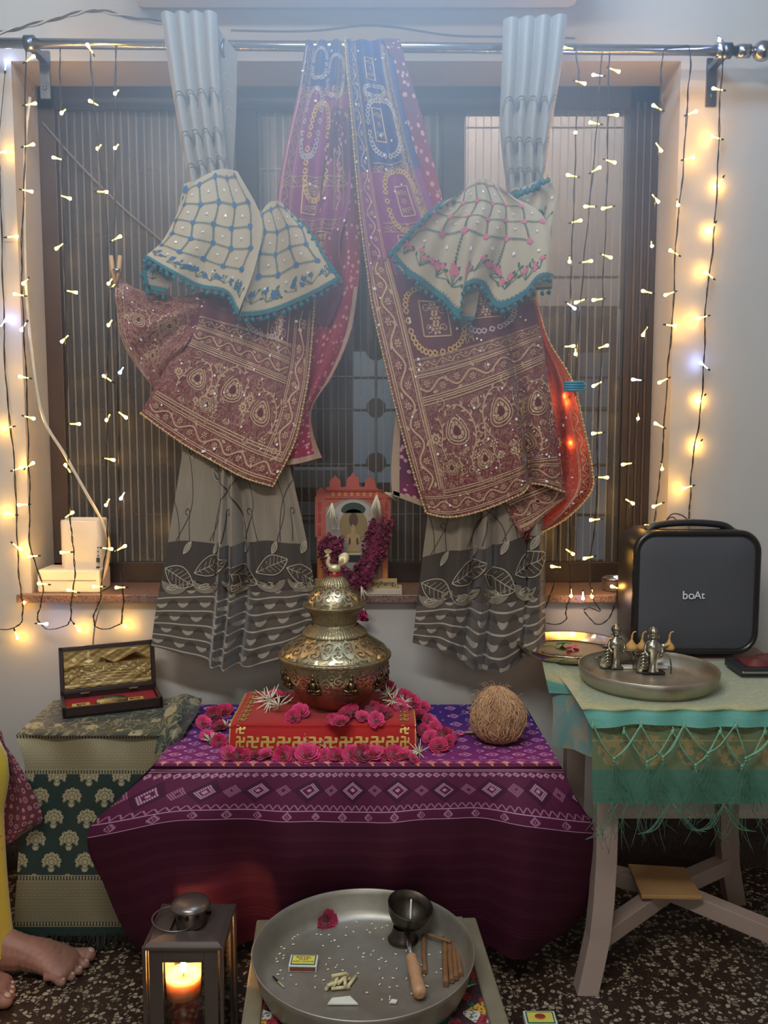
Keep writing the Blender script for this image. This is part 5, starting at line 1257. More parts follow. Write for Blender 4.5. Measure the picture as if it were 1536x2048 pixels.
cable('red_lead', [(1377, 1040), (1362, 1030), (1345, 1028), (1333, 1040), (1345, 1034), (1356, 1044)], SY+.06, .0016, [plain('dark_red_wire', srgb(96, 34, 30), .5)], 'thin dark red wire curling on top of the black speaker')
# ------------------------------------------------------------------ metals
def metal(name, c, rough, n1=30, stain=None, sa=.5):
    m = Mat(name, rough, 1); v = m.co('Object'); n = m.noise(v, n1, 5, .6)
    c0 = m.mix([q*.8 for q in c], c, n)
    if stain: c0 = m.mix(c0, stain, soft(m.noise(v, n1*.4, 4, .6), .52, .2)*sa)
    m.base(c0); r = clamp01(n*.25+(rough-.1)); m.sock('Roughness', r); m.bump(n, .08, .001); return m.m
THALI = metal('worn_steel', srgb(190, 184, 168), .38, 26, srgb(146, 128, 104), .6); THALI.node_tree.nodes['Principled BSDF'].inputs['Metallic'].default_value = .8; POLISH = metal('polished_plate', srgb(222, 206, 176), .12, 20)
SILVER = metal('old_silver', srgb(186, 178, 160), .26, 60, srgb(96, 88, 72), .5); DARKI = metal('dark_iron', srgb(92, 84, 74), .42, 40, srgb(60, 46, 36), .6)
def thali(b, c, R, h, flare=.0, thick=.0022):
    b.lathe([(.0005, .0015), (R*.86, .0015), (R*.93, .004), (R*.965, .012), (R-flare*.2, h*.75), (R, h), (R+.0018, h+.0014), (R+.003, h), (R+.002, h*.7), (R*.975, .008), (R*.93, 0), (R*.5, 0), (.0005, 0)], c, 128)
q = on(1296, 1334, ZS3+.036); R1 = 134/1750*(q[1]*.995+(CAM_H-q[2])*.096)
th1 = thing('steel_thali', 'deep round steel tray holding two silver figures on the green shawl', 'tray', (q[0], q[1], ZS3+.001))
b = LB(); thali(b, (0, 0, 0), R1, .036); b.build('tray', THALI, th1)
TC = np.array([q[0], q[1], ZS3+.003])
q2 = on(1143, 1284, ZS3+.03); R2 = 107/1750*(q2[1]*.995+(CAM_H-q2[2])*.096)
th2 = thing('shiny_plate', 'wide shiny plate reflecting gold light, on the left corner of the right table', 'plate', (q2[0], q2[1], ZS3+.001))
b = LB(); b.lathe([(.0005, .001), (R2*.78, .001), (R2*.86, .006), (R2*.98, .024), (R2, .026), (R2+.002, .025), (R2*.88, .004), (R2*.8, 0), (.0005, 0)], (0, 0, 0), 128); b.build('plate', POLISH, th2)
pz = ZS3+.003
LEAFG = plain('fresh_leaf', srgb(60, 110, 52), .5); PK = plain('pink_petal', srgb(186, 30, 86), .6, var=.3, scale=60, sheen=.3)
rn = random.Random(44)
for px, py, a in ((1112, 1290, .2), (1126, 1293, 1.4), (1118, 1299, 2.6)):
    p = on(px, py, pz+.004); b = LB(); b.grid(np.array([[(x*.045, w_*.009*math.sin(PI*min(max(x, .02), .98)), .004*math.sin(x*PI)+.003*abs(w_)) for w_ in (-1, 0, 1)] for x in np.linspace(0, 1, 8)]))
    o = b.build('leaf', LEAFG); o.location = p.tolist(); o.rotation_euler = (0, 0, a); tag(o, 'small green leaf lying in the shiny plate with the petals', 'leaf', 'green leaves in the shiny plate')
def petal_obj(p, s, mt, label, group, a=0):
    b = LB(); P = [[(w_*.45*s*math.sin(PI*(.15+.75*x)), x*s, .22*s*x*x+.10*s*abs(w_)) for w_ in (-1, -.3, .3, 1)] for x in np.linspace(0, 1, 6)]
    b.grid(np.array(P)); o = b.build('petal', mt); o.location = [float(k) for k in p]; o.rotation_euler = (.05, .05, a); return tag(o, label, 'petal', group)
for px, py in ((1142, 1296), (1150, 1292), (1134, 1299), (1158, 1298)): petal_obj(on(px, py, pz+.002), .018, PK, 'loose pink petal lying in the shiny plate', 'pink petals in the shiny plate', rn.random()*6)
# silver figures
def figure(px, py, H, label, dark):
    base = on(px, py, TC[2]+.002); t = thing('silver_idol', label, 'figurine', base, rz=.1 if not dark else -.05, group=None)
    k = H/.105
    b = LB()
    prof = [(.0005, 0), (.013, 0), (.0135, .004), (.010, .008), (.0095, .030), (.0105, .045), (.015, .055), (.0155, .064), (.012, .072), (.0055, .075), (.005, .078)]
    b.lathe([(r*k, z*k) for r, z in prof], (0, 0, 0), 24, rmod=lambda r, z, th, i: r*(1+.22*np.cos(th)**2*(1 if z > .04*k else .1)+(.06*np.cos(th*10) if z < .045*k else 0)))
    for sg in (-1, 1): b.tube(spline([(sg*.015*k, 0, .066*k), (sg*.020*k, -.004*k, .052*k), (sg*.014*k, -.014*k, .042*k)], 8), [.0045*k]*4+[.0035*k]*4, 8)
    b.build('body', SILVER, t)
    h = LB(); h.ball((0, 0, .088*k), .0105*k, 16, sc=(.9, .95, 1.15)); h.ball((0, -.0095*k, .086*k), .0022*k, 8)
    for sg in (-1, 1): h.ball((sg*.0115*k, 0, .084*k), .0035*k, 8, sc=(.6, .8, 1.3))
    h.build('head', SILVER, t)
    c_ = LB(); c_.lathe([(.0102*k, .090*k), (.0115*k, .094*k), (.0105*k, .100*k), (.006*k, .106*k), (.0005, .108*k)], (0, .001, 0), 24, rmod=lambda r, z, th, i: r*(1+.10*np.cos(th*9))); c_.build('headdress', SILVER, t)
    a = LB(); P = spline([(.004*k, -.012*k, .052*k), (.020*k, -.018*k, .050*k), (.033*k, -.020*k, .040*k), (.037*k, -.022*k, .018*k), (.037*k, -.022*k, .002)], 24)
    G = np.stack([P+[0, -.004*k, 0], P+[0, .004*k, 0], P+[0, .004*k, .001]-[.002*k, 0, 0], P+[0, -.004*k, .001]-[.002*k, 0, 0]], 1); a.grid(G, close_u=True, smooth=False); a.build('curved_arch', SILVER, t)
    s_ = LB()
    for j in range(5): s_.tube(spline([(-.022*k+j*.002, .0, .004*k+j*.008*k), (-.030*k, -.006*k, .012*k+j*.008*k), (-.024*k, -.012*k, .020*k+j*.007*k), (-.016*k, -.008*k, .014*k+j*.008*k)], 10), .0026*k, 6)
    s_.lathe([(.0005, 0), (.013*k, 0), (.015*k, .012*k), (.010*k, .024*k), (.007*k, .03*k), (.0005, .032*k)], (-.024*k, .006*k, 0), 20); s_.build('side_vessel', SILVER, t)
    f_ = LB()
    f_.box((0, 0, .002*k), ((.052 if dark else .03)*k, .03*k, .004*k)); f_.build('footing', SILVER if not dark else DARKI, t, bevel=.001)
figure(1231, 1335, .104, 'left silver idol with curved arch arm standing in the deep steel tray', False)
figure(1305, 1345, .108, 'right silver idol with wider dark footing standing in the deep steel tray', True)
p0, p1 = on(1240, 1330, TC[2]+.003), on(1338, 1338, TC[2]+.003)
tag(MB().box((p0+p1)/2, (p1[0]-p0[0], .018, .004)).box((p0+p1)/2+[0, .016, -.001], (p1[0]-p0[0], .010, .003)).build('white_card', plain('bright_card', srgb(220, 218, 200), .4), bevel=.0005), 'pale flat strip lying behind the silver idols in the steel tray', 'strip')
# boat-shaped silver dish with tan long-stemmed cones
dc = at(1272, 1302, TC[1]+R1*.86); dz = ZS3+.045
dish = thing('boat_dish', 'long leaf-shaped silver dish resting behind the silver idols', 'dish', (dc[0], dc[1], ZS3+.036))
b = LB(); U = np.linspace(-1, 1, 30); rows = []
for f in (-1, -.6, 0, .6, 1): rows.append([(u*.082, f*.026*math.cos(u*PI/2*.92)**.6, .010*(abs(f)**2)+.010*u*u) for u in U])
b.grid(np.array(rows)); b.tube([(u*.082, -.026*math.cos(u*PI/2*.92)**.6, .010+.010*u*u) for u in U], .0016, 6)
b.ball((.084, 0, .014), .005, 8); b.lathe([(.012, -.0), (.008, .004), (.008, .008)], (0, 0, -.008), 20); b.build('dish', SILVER, dish)
TANC = plain('dried_tan_pod', srgb(196, 148, 80), .6, var=.2)
for k, (px, lab) in enumerate(((1263, 'leftmost of the three tan long-stemmed pods in the silver dish, between the idols'), (1284, 'middle tan long-stemmed pod, close to the right silver idol'), (1338, 'tan long-stemmed pod right of both silver idols'))):
    p = at(px, 1296, dc[1]); t = thing('dried_pod', lab, 'pod', p+[0, 0, -.004]); k_ = (1, .85, .85)[k]
    LB().lathe([(.0005, 0), (.014*k_, .001), (.0165*k_, .005), (.013*k_, .012), (.006*k_, .019), (.0025, .026)], (0, 0, 0), 24).build('pod', TANC, t)
    LB().tube(spline([(0, 0, .022), (.001, 0, .034), (.003, 0, .042), (.010, 0, .045)], 10), [.0026]*5+[.0018]*5, 8).build('stem', TANC, t)
# wallet on a flat dark box
wq = at(1505, 1330, 2.03)
tag(MB().box((wq[0]+.05, 2.06, ZS3+.012), (.17, .10, .018)).box((wq[0]+.05, 2.009, ZS3+.012), (.165, .004, .006), mi=1).build('flat_device', [PLB, STEEL], bevel=.002), 'flat black device with a steel edge at the right picture edge under the wallet', 'device')
LEA = plain('maroon_leather', srgb(92, 36, 32), .35, var=.2, bump=.3)
wl = thing('leather_wallet', 'dark red leather wallet lying at the right picture edge beside the speaker', 'wallet', (wq[0]+.06, 2.06, ZS3+.022))
b = LB(); U = np.linspace(-1, 1, 16); b.grid(np.array([[(np.sign(u)*abs(u)**.9*.075, v_*.042, .018*(1-abs(u)**3)*(1-abs(v_)**3)+.003*math.sin(u*6+v_*3)) for u in U] for v_ in np.linspace(-1, 1, 12)])); b.box((0, 0, -.001), (.15, .084, .004)); b.build('body', LEA, wl)
LB().box((.02, -.02, .017), (.05, .012, .004)).build('strap', LEA, wl, bevel=.001)
# ------------------------------------------------------------------ red velvet platform
m = Mat('red_velvet', .85, sheen=.15); v = m.co('Object'); m.base(m.mix(srgb(150, 14, 14), srgb(186, 26, 20), m.noise(v, 12, 3))); REDV = m.m
GTH = plain('gold_thread', srgb(214, 176, 84), .4, metal=.35, scale=300); GMID = plain('gold_braid', srgb(196, 160, 96), .5, metal=.2, scale=500, var=.3)
PZ = .588
yf2 = on(645, 1507, ZT1+.003)[1]; yb2 = on(645, 1384, PZ)[1]
X0, X1 = on(466, 1503, ZT1)[0]+.005, on(828, 1503, ZT1)[0]-.005
bj = thing('offering_platform', 'small red velvet platform bordered with gold swastikas under the silver pot', 'platform', ((X0+X1)/2, (yf2+yb2)/2, ZT1+.003))
MB().box(((X0+X1)/2, (yf2+yb2)/2+.01, (ZT1+.004+PZ)/2), (X1-X0-.02, yb2-yf2-.03, PZ-ZT1-.010)).build('wooden_core', TW, bj, bevel=.004)
def vcloth():
    e = .012; n_ = []
    L = X0-.006; R = X1+.006
    rows = [(yb2+.004, ZT1+.006, 0), (yb2+.002, PZ-.01, .06), (yb2-.008, PZ+.002, .075), ((yb2+yf2)/2, PZ+.0015, .20), (yf2+.014, PZ+.003, .325), (yf2+.002, PZ-.008, .342), (yf2-.006, ZT1+.035, .375), (yf2-.010, ZT1+.005, .405)]
    for y, z, t in rows:
        k = .012*max(0, (PZ-z)/.07)
        n_.append([(L-k-.004, y+.002, min(z, ZT1+.006)), (L-k*.3, y, z-.012 if z > ZT1+.03 else z), (L+.012, y, z), ((L*2+R)/3, y-.002, z), ((L+R*2)/3, y+.001, z-.0005), (R-.012, y, z), (R+k*.3, y, z-.012 if z > ZT1+.03 else z), (R+k+.004, y+.002, min(z, ZT1+.006))])
    return n_
_w = X1-X0-.024; VS = VSurf(vcloth(), _w+.17, [0, .06, .075, .20, .325, .342, .375, .405], None, world=True, cs=[0, .065, .085, .085+_w/3, .085+_w*2/3, .085+_w, .105+_w, .17+_w])
W_, H_ = VS.W, VS.H
VS.normal = lambda u, v, S=VS: (lambda n: np.where((n[:, 2:3] < -.2), -n, n))(Surf.normal(S, u, v))
c = Cloth(VS, 90, 110); c.off = .0022
def gammadion(c, s, t, r):
    A_ = [[(-1, 1), (-1, 0), (1, 0), (1, -1)], [(-1, -1), (0, -1), (0, 1), (1, 1)]]
    for p in A_: c.stroke(shape2(p, (s, t), r, 0), r*.46, 1, step=.004); c.stroke(shape2(p, (s, t), r, 0), r*.14, 2, step=.004, off=.003)
um = lambda x: W_*x
s_in0, s_in1 = W_*(1/7+.02), W_*(6/7-.02)
for s in np.linspace(.10, W_-.10, 12): gammadion(c, s, .378, .0115)
for t in np.linspace(.10, .345, 8):
    for s in (.100, W_-.100, .052, W_-.052): gammadion(c, s, t, .0115)
for k in range(3): pass
for s in np.arange(.075, W_-.075, .008): c.stroke([(s, .396), (s+.004, .401), (s+.008, .396)], .0022, 1, step=.003)
c.stroke([(.075, .403), (W_-.075, .403)], .0022, 1); 
for s in (.075, W_-.075): c.stroke([(s, .08), (s, .402)], .0035, 1)
c.build('velvet_cloth', [REDV, GTH, GMID], bj)
# ------------------------------------------------------------------ embossed silver-gilt pot
PX, PY = at(670, 1320, 2.045)[0], 2.045
m = Mat('gilt_silver', .36, .85); v = m.co('Object'); n = m.noise(v, 40, 4, .6)
m.base(m.mix(m.mix(srgb(142, 128, 98), srgb(186, 174, 140), n), srgb(120, 96, 62), soft(m.noise(v, 14, 4), .58, .2)*.5)); m.sock('Roughness', clamp01(n*.22+.30))
fl2 = ab(fract(m.noise(v, 46, 2, .5, 1.2)*4)-.5); m.bump(clamp01(fl2*3), .35, .0016); GILT = m.m
GILTH = metal('gilt_highlight', srgb(240, 228, 190), .30, 60); OXID = metal('oxidised_relief', srgb(138, 116, 84), .32, 90, srgb(60, 48, 36), .7)
DKG = metal('gilt_recess', srgb(116, 92, 58), .45, 60)
pot = thing('ceremonial_pot', 'embossed gilt metal pot with domed lid and bird finial on the red velvet platform', 'pot', (PX, PY, PZ+.003))
PZ0 = PZ+.003
def prof2(pts, n=None):
    return spline(pts, n or len(pts)*5)
class LSurf:
    def __init__(s, pts, W): s.p = prof2(pts, 80); d = np.r_[0, np.cumsum(np.linalg.norm(np.diff(s.p, axis=0), axis=1))]; s.d = d/d[-1]; s.H = d[-1]; s.W = W
    def __call__(s, u, v):
        u = np.asarray(u, float).ravel(); v = np.asarray(v, float).ravel(); r = np.interp(v, s.d, s.p[:, 0]); z = np.interp(v, s.d, s.p[:, 1]); a = u*2*PI-PI/2-PI
        return np.stack([r*np.cos(a), r*np.sin(a), z], -1)
    def normal(s, u, v):
        v = np.asarray(v, float).ravel(); u = np.asarray(u, float).ravel(); e = .01
        dr = np.interp(np.clip(v+e, 0, 1), s.d, s.p[:, 0])-np.interp(np.clip(v-e, 0, 1), s.d, s.p[:, 0]); dz = np.interp(np.clip(v+e, 0, 1), s.d, s.p[:, 1])-np.interp(np.clip(v-e, 0, 1), s.d, s.p[:, 1])
        nr, nz = dz, -dr; L = np.maximum(np.hypot(nr, nz), 1e-9); sg = np.where(nr < -1e-6, -1, 1)*np.where((nr < 0), 1, 1); nr, nz = nr/L*1, nz/L; flip = np.where(nr < 0, -1, 1); nr, nz = nr*flip, nz*flip; a = u*2*PI-PI/2-PI
        return np.stack([nr*np.cos(a), nr*np.sin(a), nz], -1)
def lpart(name, pts, decor=None, nu=160, rmod=None):
    S = LSurf(pts, 2*PI*max(p[0] for p in pts)); mb = MB(); mb.world = False
    c = Cloth.__new__(Cloth); c.S = S; c.mb = mb; c.off = .0022; c.uv = []
    P = prof2(pts, 60); mb.lathe(P, (0, 0, 0), nu, rmod=rmod); c.uv.append(np.zeros((60*nu, 2)))
    if decor: decor(c, S)
    return c.build(name, [GILT, GILTH, DKG, OXID], pot)
rn = random.Random(77)
def vines(c, S, n, t0, t1, mi=1):
    W = S.W; L = W/n; h = t1-t0; tm = (t0+t1)/2
    for k in range(n):
        s = k*L; P = spline([(s, tm), (s+L*.25, tm-h*.32), (s+L*.5, tm), (s+L*.75, tm+h*.32), (s+L, tm)], 20); c.stroke(P, h*.11, mi, step=.004)
        for dd, cy, cx in ((1, tm+h*.16, .26), (-1, tm-h*.16, .76)):
            c.stroke(spiral(s+L*cx, cy, h*.30, 1.0*dd, 1.3, dd, 20), h*.085, mi, step=.004)
            for j in range(6):
                a = j*1.05+rn.random()*.3; r_ = h*.34; c.fill(shape2(leafshape(h*.28, h*.15, 5), (s+L*cx+r_*math.cos(a), cy+r_*.8*math.sin(a)), 1, a+.9*dd), mi)
def body_dec(c, S):
    vines(c, S, 14, S.H*.62, S.H*.90)
    W = S.W
    for k in range(16):   # swags
        s = k*W/16; c.stroke(spline([(s, S.H*.92), (s+W/32, S.H*.80), (s+W/16, S.H*.92)], 12), .0022, 1, step=.004)
lower = [(.058, .0), (.066, .006), (.086, .024), (.108, .052), (.121, .080), (.1275, .108), (.1275, .118)]
lpart('belly', lower, body_dec, 180)
lpart('belt_ring', [(.1275, .116), (.132, .118), (.133, .122), (.132, .126), (.127, .128)], None, 180, rmod=lambda r, z, th, i: r*(1+.012*np.abs(np.sin(th*60))*(1 if .117 < z < .127 else 0)))
shoulder = [(.128, .127), (.122, .136), (.108, .147), (.092, .157), (.078, .167), (.072, .172)]
lpart('shoulder', shoulder, lambda c, S: vines(c, S, 13, S.H*.06, S.H*.94), 180)
lpart('ribbed_collar', [(.072, .170), (.0745, .174), (.072, .180), (.064, .187), (.058, .192), (.054, .195)], None, 200, rmod=lambda r, z, th, i: r*(1+.035*np.abs(np.sin(th*34))))
lpart('fluted_neck', [(.0525, .194), (.0515, .199), (.0525, .206), (.0565, .219), (.063, .230), (.067, .235), (.0665, .240)], None, 200, rmod=lambda r, z, th, i: r*(1+(.03*np.abs(np.sin(th*28)) if .202 < z < .230 else 0)))
lid = thing  # lid is a part group under the pot
lpart('lid_rim', [(.060, .240), (.073, .2385), (.0755, .2415), (.0745, .2445), (.064, .247)], None, 160)
lpart('lid_dome', [(.064, .246), (.0625, .254), (.057, .266), (.047, .277), (.036, .2845), (.030, .287)], lambda c, S: vines(c, S, 8, S.H*.08, S.H*.92), 160)
lpart('ribbed_knob', [(.031, .285), (.0325, .288), (.029, .298), (.020, .307), (.010, .311), (.004, .3115)], None, 160, rmod=lambda r, z, th, i: r*(1+.07*np.abs(np.sin(th*15))))
def wb(name, mb, mt, par=None): mb.world = False; return mb.build(name, mt, par or pot)
b = LB()
for k in range(26): q = rn.uniform(0, 2*PI); b.ball((.010*math.cos(q), .010*math.sin(q), .312+rn.uniform(-.002, .003)), .0034, 6)
wb('red_thread_tie', b, plain('red_thread', srgb(178, 32, 26), .8))
IV = plain('ivory_gold', srgb(214, 196, 150), .35, metal=.5)
b = LB(); b.ball((0, 0, .328), .0125, 16, sc=(1.25, .75, .85)); b.tube(spline([(-.009, 0, .330), (-.0155, 0, .341), (-.013, 0, .352), (-.0155, 0, .358)], 14), np.linspace(.0065, .0036, 14), 10); b.ball((-.0155, 0, .3585), .0048, 10); b.tube([(-.019, 0, .358), (-.0245, 0, .355)], [.0022, .0008], 6)
b.tube(spline([(0, 0, .312), (0, 0, .320)], 4), .005, 8)
for k in range(5): a = -1+k*.5; b.tube([(-.015, 0, .362), (-.015+.009*math.sin(a), 0, .364+.008*math.cos(a))], .0011, 5); b.ball((-.015+.009*math.sin(a), 0, .365+.008*math.cos(a)), .0020, 6)
for k in range(9):
    a = .15+k*.10; L = .024+.010*math.sin(k/8*PI); p0 = np.array([.010, 0, .332]); p1 = p0+L*np.array([math.sin(a)*1.0, 0, math.cos(a)]); b.tube([p0, (p0+p1)/2+[.001, 0, 0], p1], [.002, .0036, .0042], 6); b.ball(p1, .0045, 8, sc=(1, .6, 1))
wb('bird_finial', b, IV)
MB_ = LB(); MB_.ball((.004, -.0545, .268), .0058, 8, sc=(1.1, .35, .9)); wb('red_mark', MB_, bpy.data.materials['red_thread'])
# seated deity reliefs round the belly
def deity(a):
    b = LB(); R_ = .119; z0 = .066; u = np.array([math.cos(a), math.sin(a), 0]); t_ = np.array([-math.sin(a), math.cos(a), 0])
    def P(x, z, o=0): return u*(R_+o+(z-z0)*.16)+t_*x+np.array([0, 0, z])
    b.ball(P(0, .078), .010, 10, sc=(1, 1, 1.1)); b.ball(P(0, .092, .001), .0062, 10); b.ball(P(0, .100), .0045, 8, sc=(1, 1, 1.5)); b.ball(P(0, .108, -.001), .002, 6, sc=(1, 1, 2))
    for sg in (-1, 1):
        b.tube(spline([P(0, .067, .003), P(sg*.010, .064, .004), P(sg*.016, .068, .001), P(sg*.006, .064, .007)], 10), .0042, 7)
        b.tube(spline([P(sg*.007, .086, .002), P(sg*.013, .080, .003), P(sg*.012, .072, .005)], 8), .0028, 6); b.tube(spline([P(sg*.007, .086, 0), P(sg*.014, .090, 0), P(sg*.014, .097, 0)], 8), .0022, 6)
    b.tube([P(-.018, .060, .001), P(0, .058, .003), P(.018, .060, .001)], .004, 8)
    for k in range(11): q = k*PI/10; b.ball(P(.0125*math.cos(q), .090+.013*math.sin(q), -.001), .0021, 6)
    wb('deity_relief', b, OXID)
for a in (-PI/2-.36, -PI/2+.36, -PI+.02, .02, -PI/2-1.09, -PI/2+1.09): deity(a)
# ------------------------------------------------------------------ flowers
PKA = plain('rose_petal', srgb(196, 28, 86), .6, var=.35, scale=50, sheen=.3); PKB = plain('deep_rose_petal', srgb(160, 16, 60), .6, var=.35, scale=50, sheen=.3); PKC = plain('bright_rose_petal', srgb(214, 56, 112), .6, var=.3, scale=50, sheen=.3)
SEP = plain('flower_sepal', srgb(120, 132, 70), .6)
def rose(seed, mt):
    r = random.Random(seed); b = LB()
    for k in range(34):
        lay = k/34; tilt = .15+1.25*lay; a = k*2.4+r.uniform(-.3, .3); s = .010+.014*lay
        P = []
        for x in np.linspace(0, 1, 5):
            row = []
            for w_ in (-1, -.5, 0, .5, 1):
                ww = w_*.55*s*math.sin(PI*(.18+.62*x)); up = x*s*math.cos(tilt)+.10*s*abs(w_)+(.06*s*math.sin(w_*7+seed)*x if x > .6 else 0); out = x*s*math.sin(tilt)+.002; row.append((out*math.cos(a)-ww*math.sin(a), out*math.sin(a)+ww*math.cos(a), .006+up+r.uniform(-.0008, .0008)*x))
            P.append(row)
        b.grid(np.array(P))
    o = b.build('petals', mt); me = o.data; bpy.data.objects.remove(o)
    b = LB(); b.ball((0, 0, .005), .0045, 8, sc=(1, 1, 1.2)); b.tube([(0, 0, .004), (0, 0, -.002)], .0018, 6); o = b.build('sepal', SEP); me2 = o.data; bpy.data.objects.remove(o)
    return me, me2
RP = [rose(s, mt) for s, mt in ((1, PKA), (2, PKB), (3, PKC), (4, PKA))]
def white(seed):
    r = random.Random(seed); b = LB(); spikes(b, np.array([0, 0, .008]), (0, 0, .35), 15, .036, r, .8, .0012)
    o = b.build('petals', WHT); me = o.data; bpy.data.objects.remove(o); b = LB(); b.tube([(0, 0, .012), (.004, 0, .004), (.014, .002, .003)], [.003, .0025, .0018], 7); o = b.build('stalk', STALK); me2 = o.data; bpy.data.objects.remove(o); return me, me2
WP = [white(s) for s in (5, 6, 7)]
def inst(name, parts, pos, rot, sc, label, cat, group):
    o = thing(name, label, cat, pos, 0, group); o.rotation_euler = rot; o.scale = (sc, sc, sc)
    for nm, me in parts:
        c = bpy.data.objects.new(nm, me); COL.objects.link(c); c.parent = o
    return o
rn = random.Random(13)
front = [(464, 1492, 1.1), (482, 1500, .9), (513, 1509, .7), (534, 1500, .9), (572, 1500, 1.15), (590, 1494, .9), (618, 1492, 1.3), (628, 1505, 1.0), (674, 1510, .95), (703, 1496, 1.1), (727, 1492, 1.2), (747, 1507, 1.15), (770, 1500, .9), (788, 1505, 1.1), (806, 1503, .9), (825, 1515, .6), (604, 1510, .8), (500, 1494, .8), (651, 1504, .85)]
left = [(405, 1444, .95), (429, 1428, 1.1), (451, 1420, 1.0), (414, 1472, .9), (440, 1452, .9), (438, 1480, .9)]
right = [(838, 1432, 1.1), (856, 1445, 1.15), (872, 1458, 1.1), (889, 1474, 1.2), (878, 1492, 1.1), (846, 1462, 1.0), (862, 1475, 1.0), (900, 1480, .8), (846, 1412, .9)]
onp = [(601, 1424, 1.1), (588, 1432, .9), (550, 1392, 1.0), (568, 1396, .9), (690, 1432, 1.0), (703, 1424, 1.1), (681, 1445, 1.0), (665, 1440, .85), (742, 1422, 1.2), (762, 1426, 1.1), (752, 1436, .9), (774, 1374, 1.0), (806, 1394, 1.1), (822, 1402, 1.0), (800, 1410, .9), (724, 1432, .8)]
for lst, z, lab, grp, out in ((front, ZT1+.004, 'pink rose lying in the row in front of the red velvet platform', 'pink roses along the front of the red platform', -1), (left, ZT1+.004, 'pink rose lying on the purple cloth left of the red platform', 'pink roses left of the red platform', 0),
                         (right, ZT1+.004, 'pink rose lying on the purple cloth between the red platform and the coconut', 'pink roses right of the red platform', 0), (onp, PZ+.006, 'pink rose lying on the red platform around the foot of the pot', 'pink roses on the red platform around the pot', 0)):
    for i, (px, py, s) in enumerate(lst):
        p = on(px, py+6, z)
        if out and p[1] > yf2-.022: p = np.array(on(px, py+6, z)); p[1] = min(p[1], yf2-.026)
        me, me2 = RP[rn.randrange(4)]
        inst('rose_bloom', (('petals', me), ('sepal', me2)), p, (rn.uniform(.2, 1.0), rn.uniform(-.4, .4), rn.uniform(-.6, .6)), s*.92, lab, 'flower', grp)
for (px, py, s, z) in ((424, 1488, 1, ZT1+.004), (453, 1460, 1, ZT1+.004), (500, 1482, 1.1, ZT1+.015), (544, 1486, 1.1, ZT1+.012), (610, 1482, .8, ZT1+.03), (597, 1509, .8, ZT1+.004), (654, 1500, 1.1, ZT1+.01), (840, 1510, 1.0, ZT1+.004), (478, 1494, .8, ZT1+.01)):
    p = on(px, py, z); me, me2 = WP[rn.randrange(3)]; inst('tuberose', (('petals', me), ('stalk', me2)), p, (rn.uniform(0, .5), rn.uniform(-.4, .4), rn.uniform(0, 6)), s*.85, 'white spiky tuberose among the pink roses on the purple cloth', 'flower', 'white tuberoses beside the red platform')
for (px, py, s) in ((544, 1408, 1.5), (560, 1420, 1.2), (530, 1402, 1.1), (778, 1396, 1.0), (790, 1408, 1.2), (806, 1412, .9)):
    p = on(px, py, PZ+.012); me, me2 = WP[rn.randrange(3)]; inst('tuberose', (('petals', me), ('stalk', me2)), p, (rn.uniform(0, .6), rn.uniform(-.4, .4), rn.uniform(0, 6)), s*.9, 'white spiky tuberose lying on the red platform beside the pot', 'flower', 'white tuberoses on the red platform')
for px, py in ((917, 1470), (516, 1512), (900, 1500)): petal_obj(on(px, py, ZT1+.005), .014, PKC, 'loose pink petal on the purple cloth near the roses', 'loose petals on the purple cloth', rn.random()*6)
# ------------------------------------------------------------------ coconut
cc = on(994, 1500, ZT1+.003); CYc = cc[1]+.055; ccx = at(995, 1440, CYc)[0]
rc_ = 52/1750*(CYc+.08); hc = at(995, 1376, CYc)[2]-ZT1
co = thing('coconut', 'brown fibrous coconut standing on the right of the purple cloth', 'coconut', (ccx, CYc, ZT1+.004))
HUSK = plain('coconut_husk', srgb(148, 106, 74), .9, var=.35, scale=60, bump=.8); FIB = plain('coconut_fibre', srgb(190, 148, 108), .8, var=.3, scale=30)
cprof = [(.0005, 0), (rc_*.55, .006), (rc_*.92, hc*.22), (rc_, hc*.42), (rc_*.93, hc*.62), (rc_*.66, hc*.82), (rc_*.30, hc*.95), (.0005, hc)]
pr = spline(cprof, 40)
b = LB(); b.lathe(pr, (0, 0, 0), 48, rmod=lambda r, z, th, i: r*(1+.03*np.sin(th*7+z*60)+.02*np.sin(th*17))); b.build('husk', HUSK, co)
b = LB(); rn = random.Random(8)
for k in range(620):
    a = rn.uniform(0, 2*PI); t0 = rn.uniform(.03, .85); L = rn.uniform(.12, .4); da = rn.gauss(0, .35); P = []
    for j in range(6):
        t = min(t0+L*j/5, .995); r = np.interp(t, np.linspace(0, 1, 40), pr[:, 0]); z = np.interp(t, np.linspace(0, 1, 40), pr[:, 1]); aa = a+da*j/5+.08*math.sin(j*1.3+k); rr = r+.0012+.002*rn.random()+(.006*rn.random() if k % 9 == 0 else 0); P.append((rr*math.cos(aa), rr*math.sin(aa), z))
    b.tube(P, .0006+.0005*rn.random(), 4)
for k in range(60):
    a = rn.uniform(0, 2*PI); t = rn.uniform(.25, .98); r = np.interp(t, np.linspace(0, 1, 40), pr[:, 0]); z = np.interp(t, np.linspace(0, 1, 40), pr[:, 1]); p = np.array([r*math.cos(a), r*math.sin(a), z]); d = np.array([math.cos(a), math.sin(a), .6])*rn.uniform(.008, .02)
    b.tube(spline([p, p+d*.6+[0, 0, .004], p+d+[rn.uniform(-.012, .012), 0, -.004]], 6), .0004, 4)
tag(b.build('fibres', FIB, co), kind='stuff')
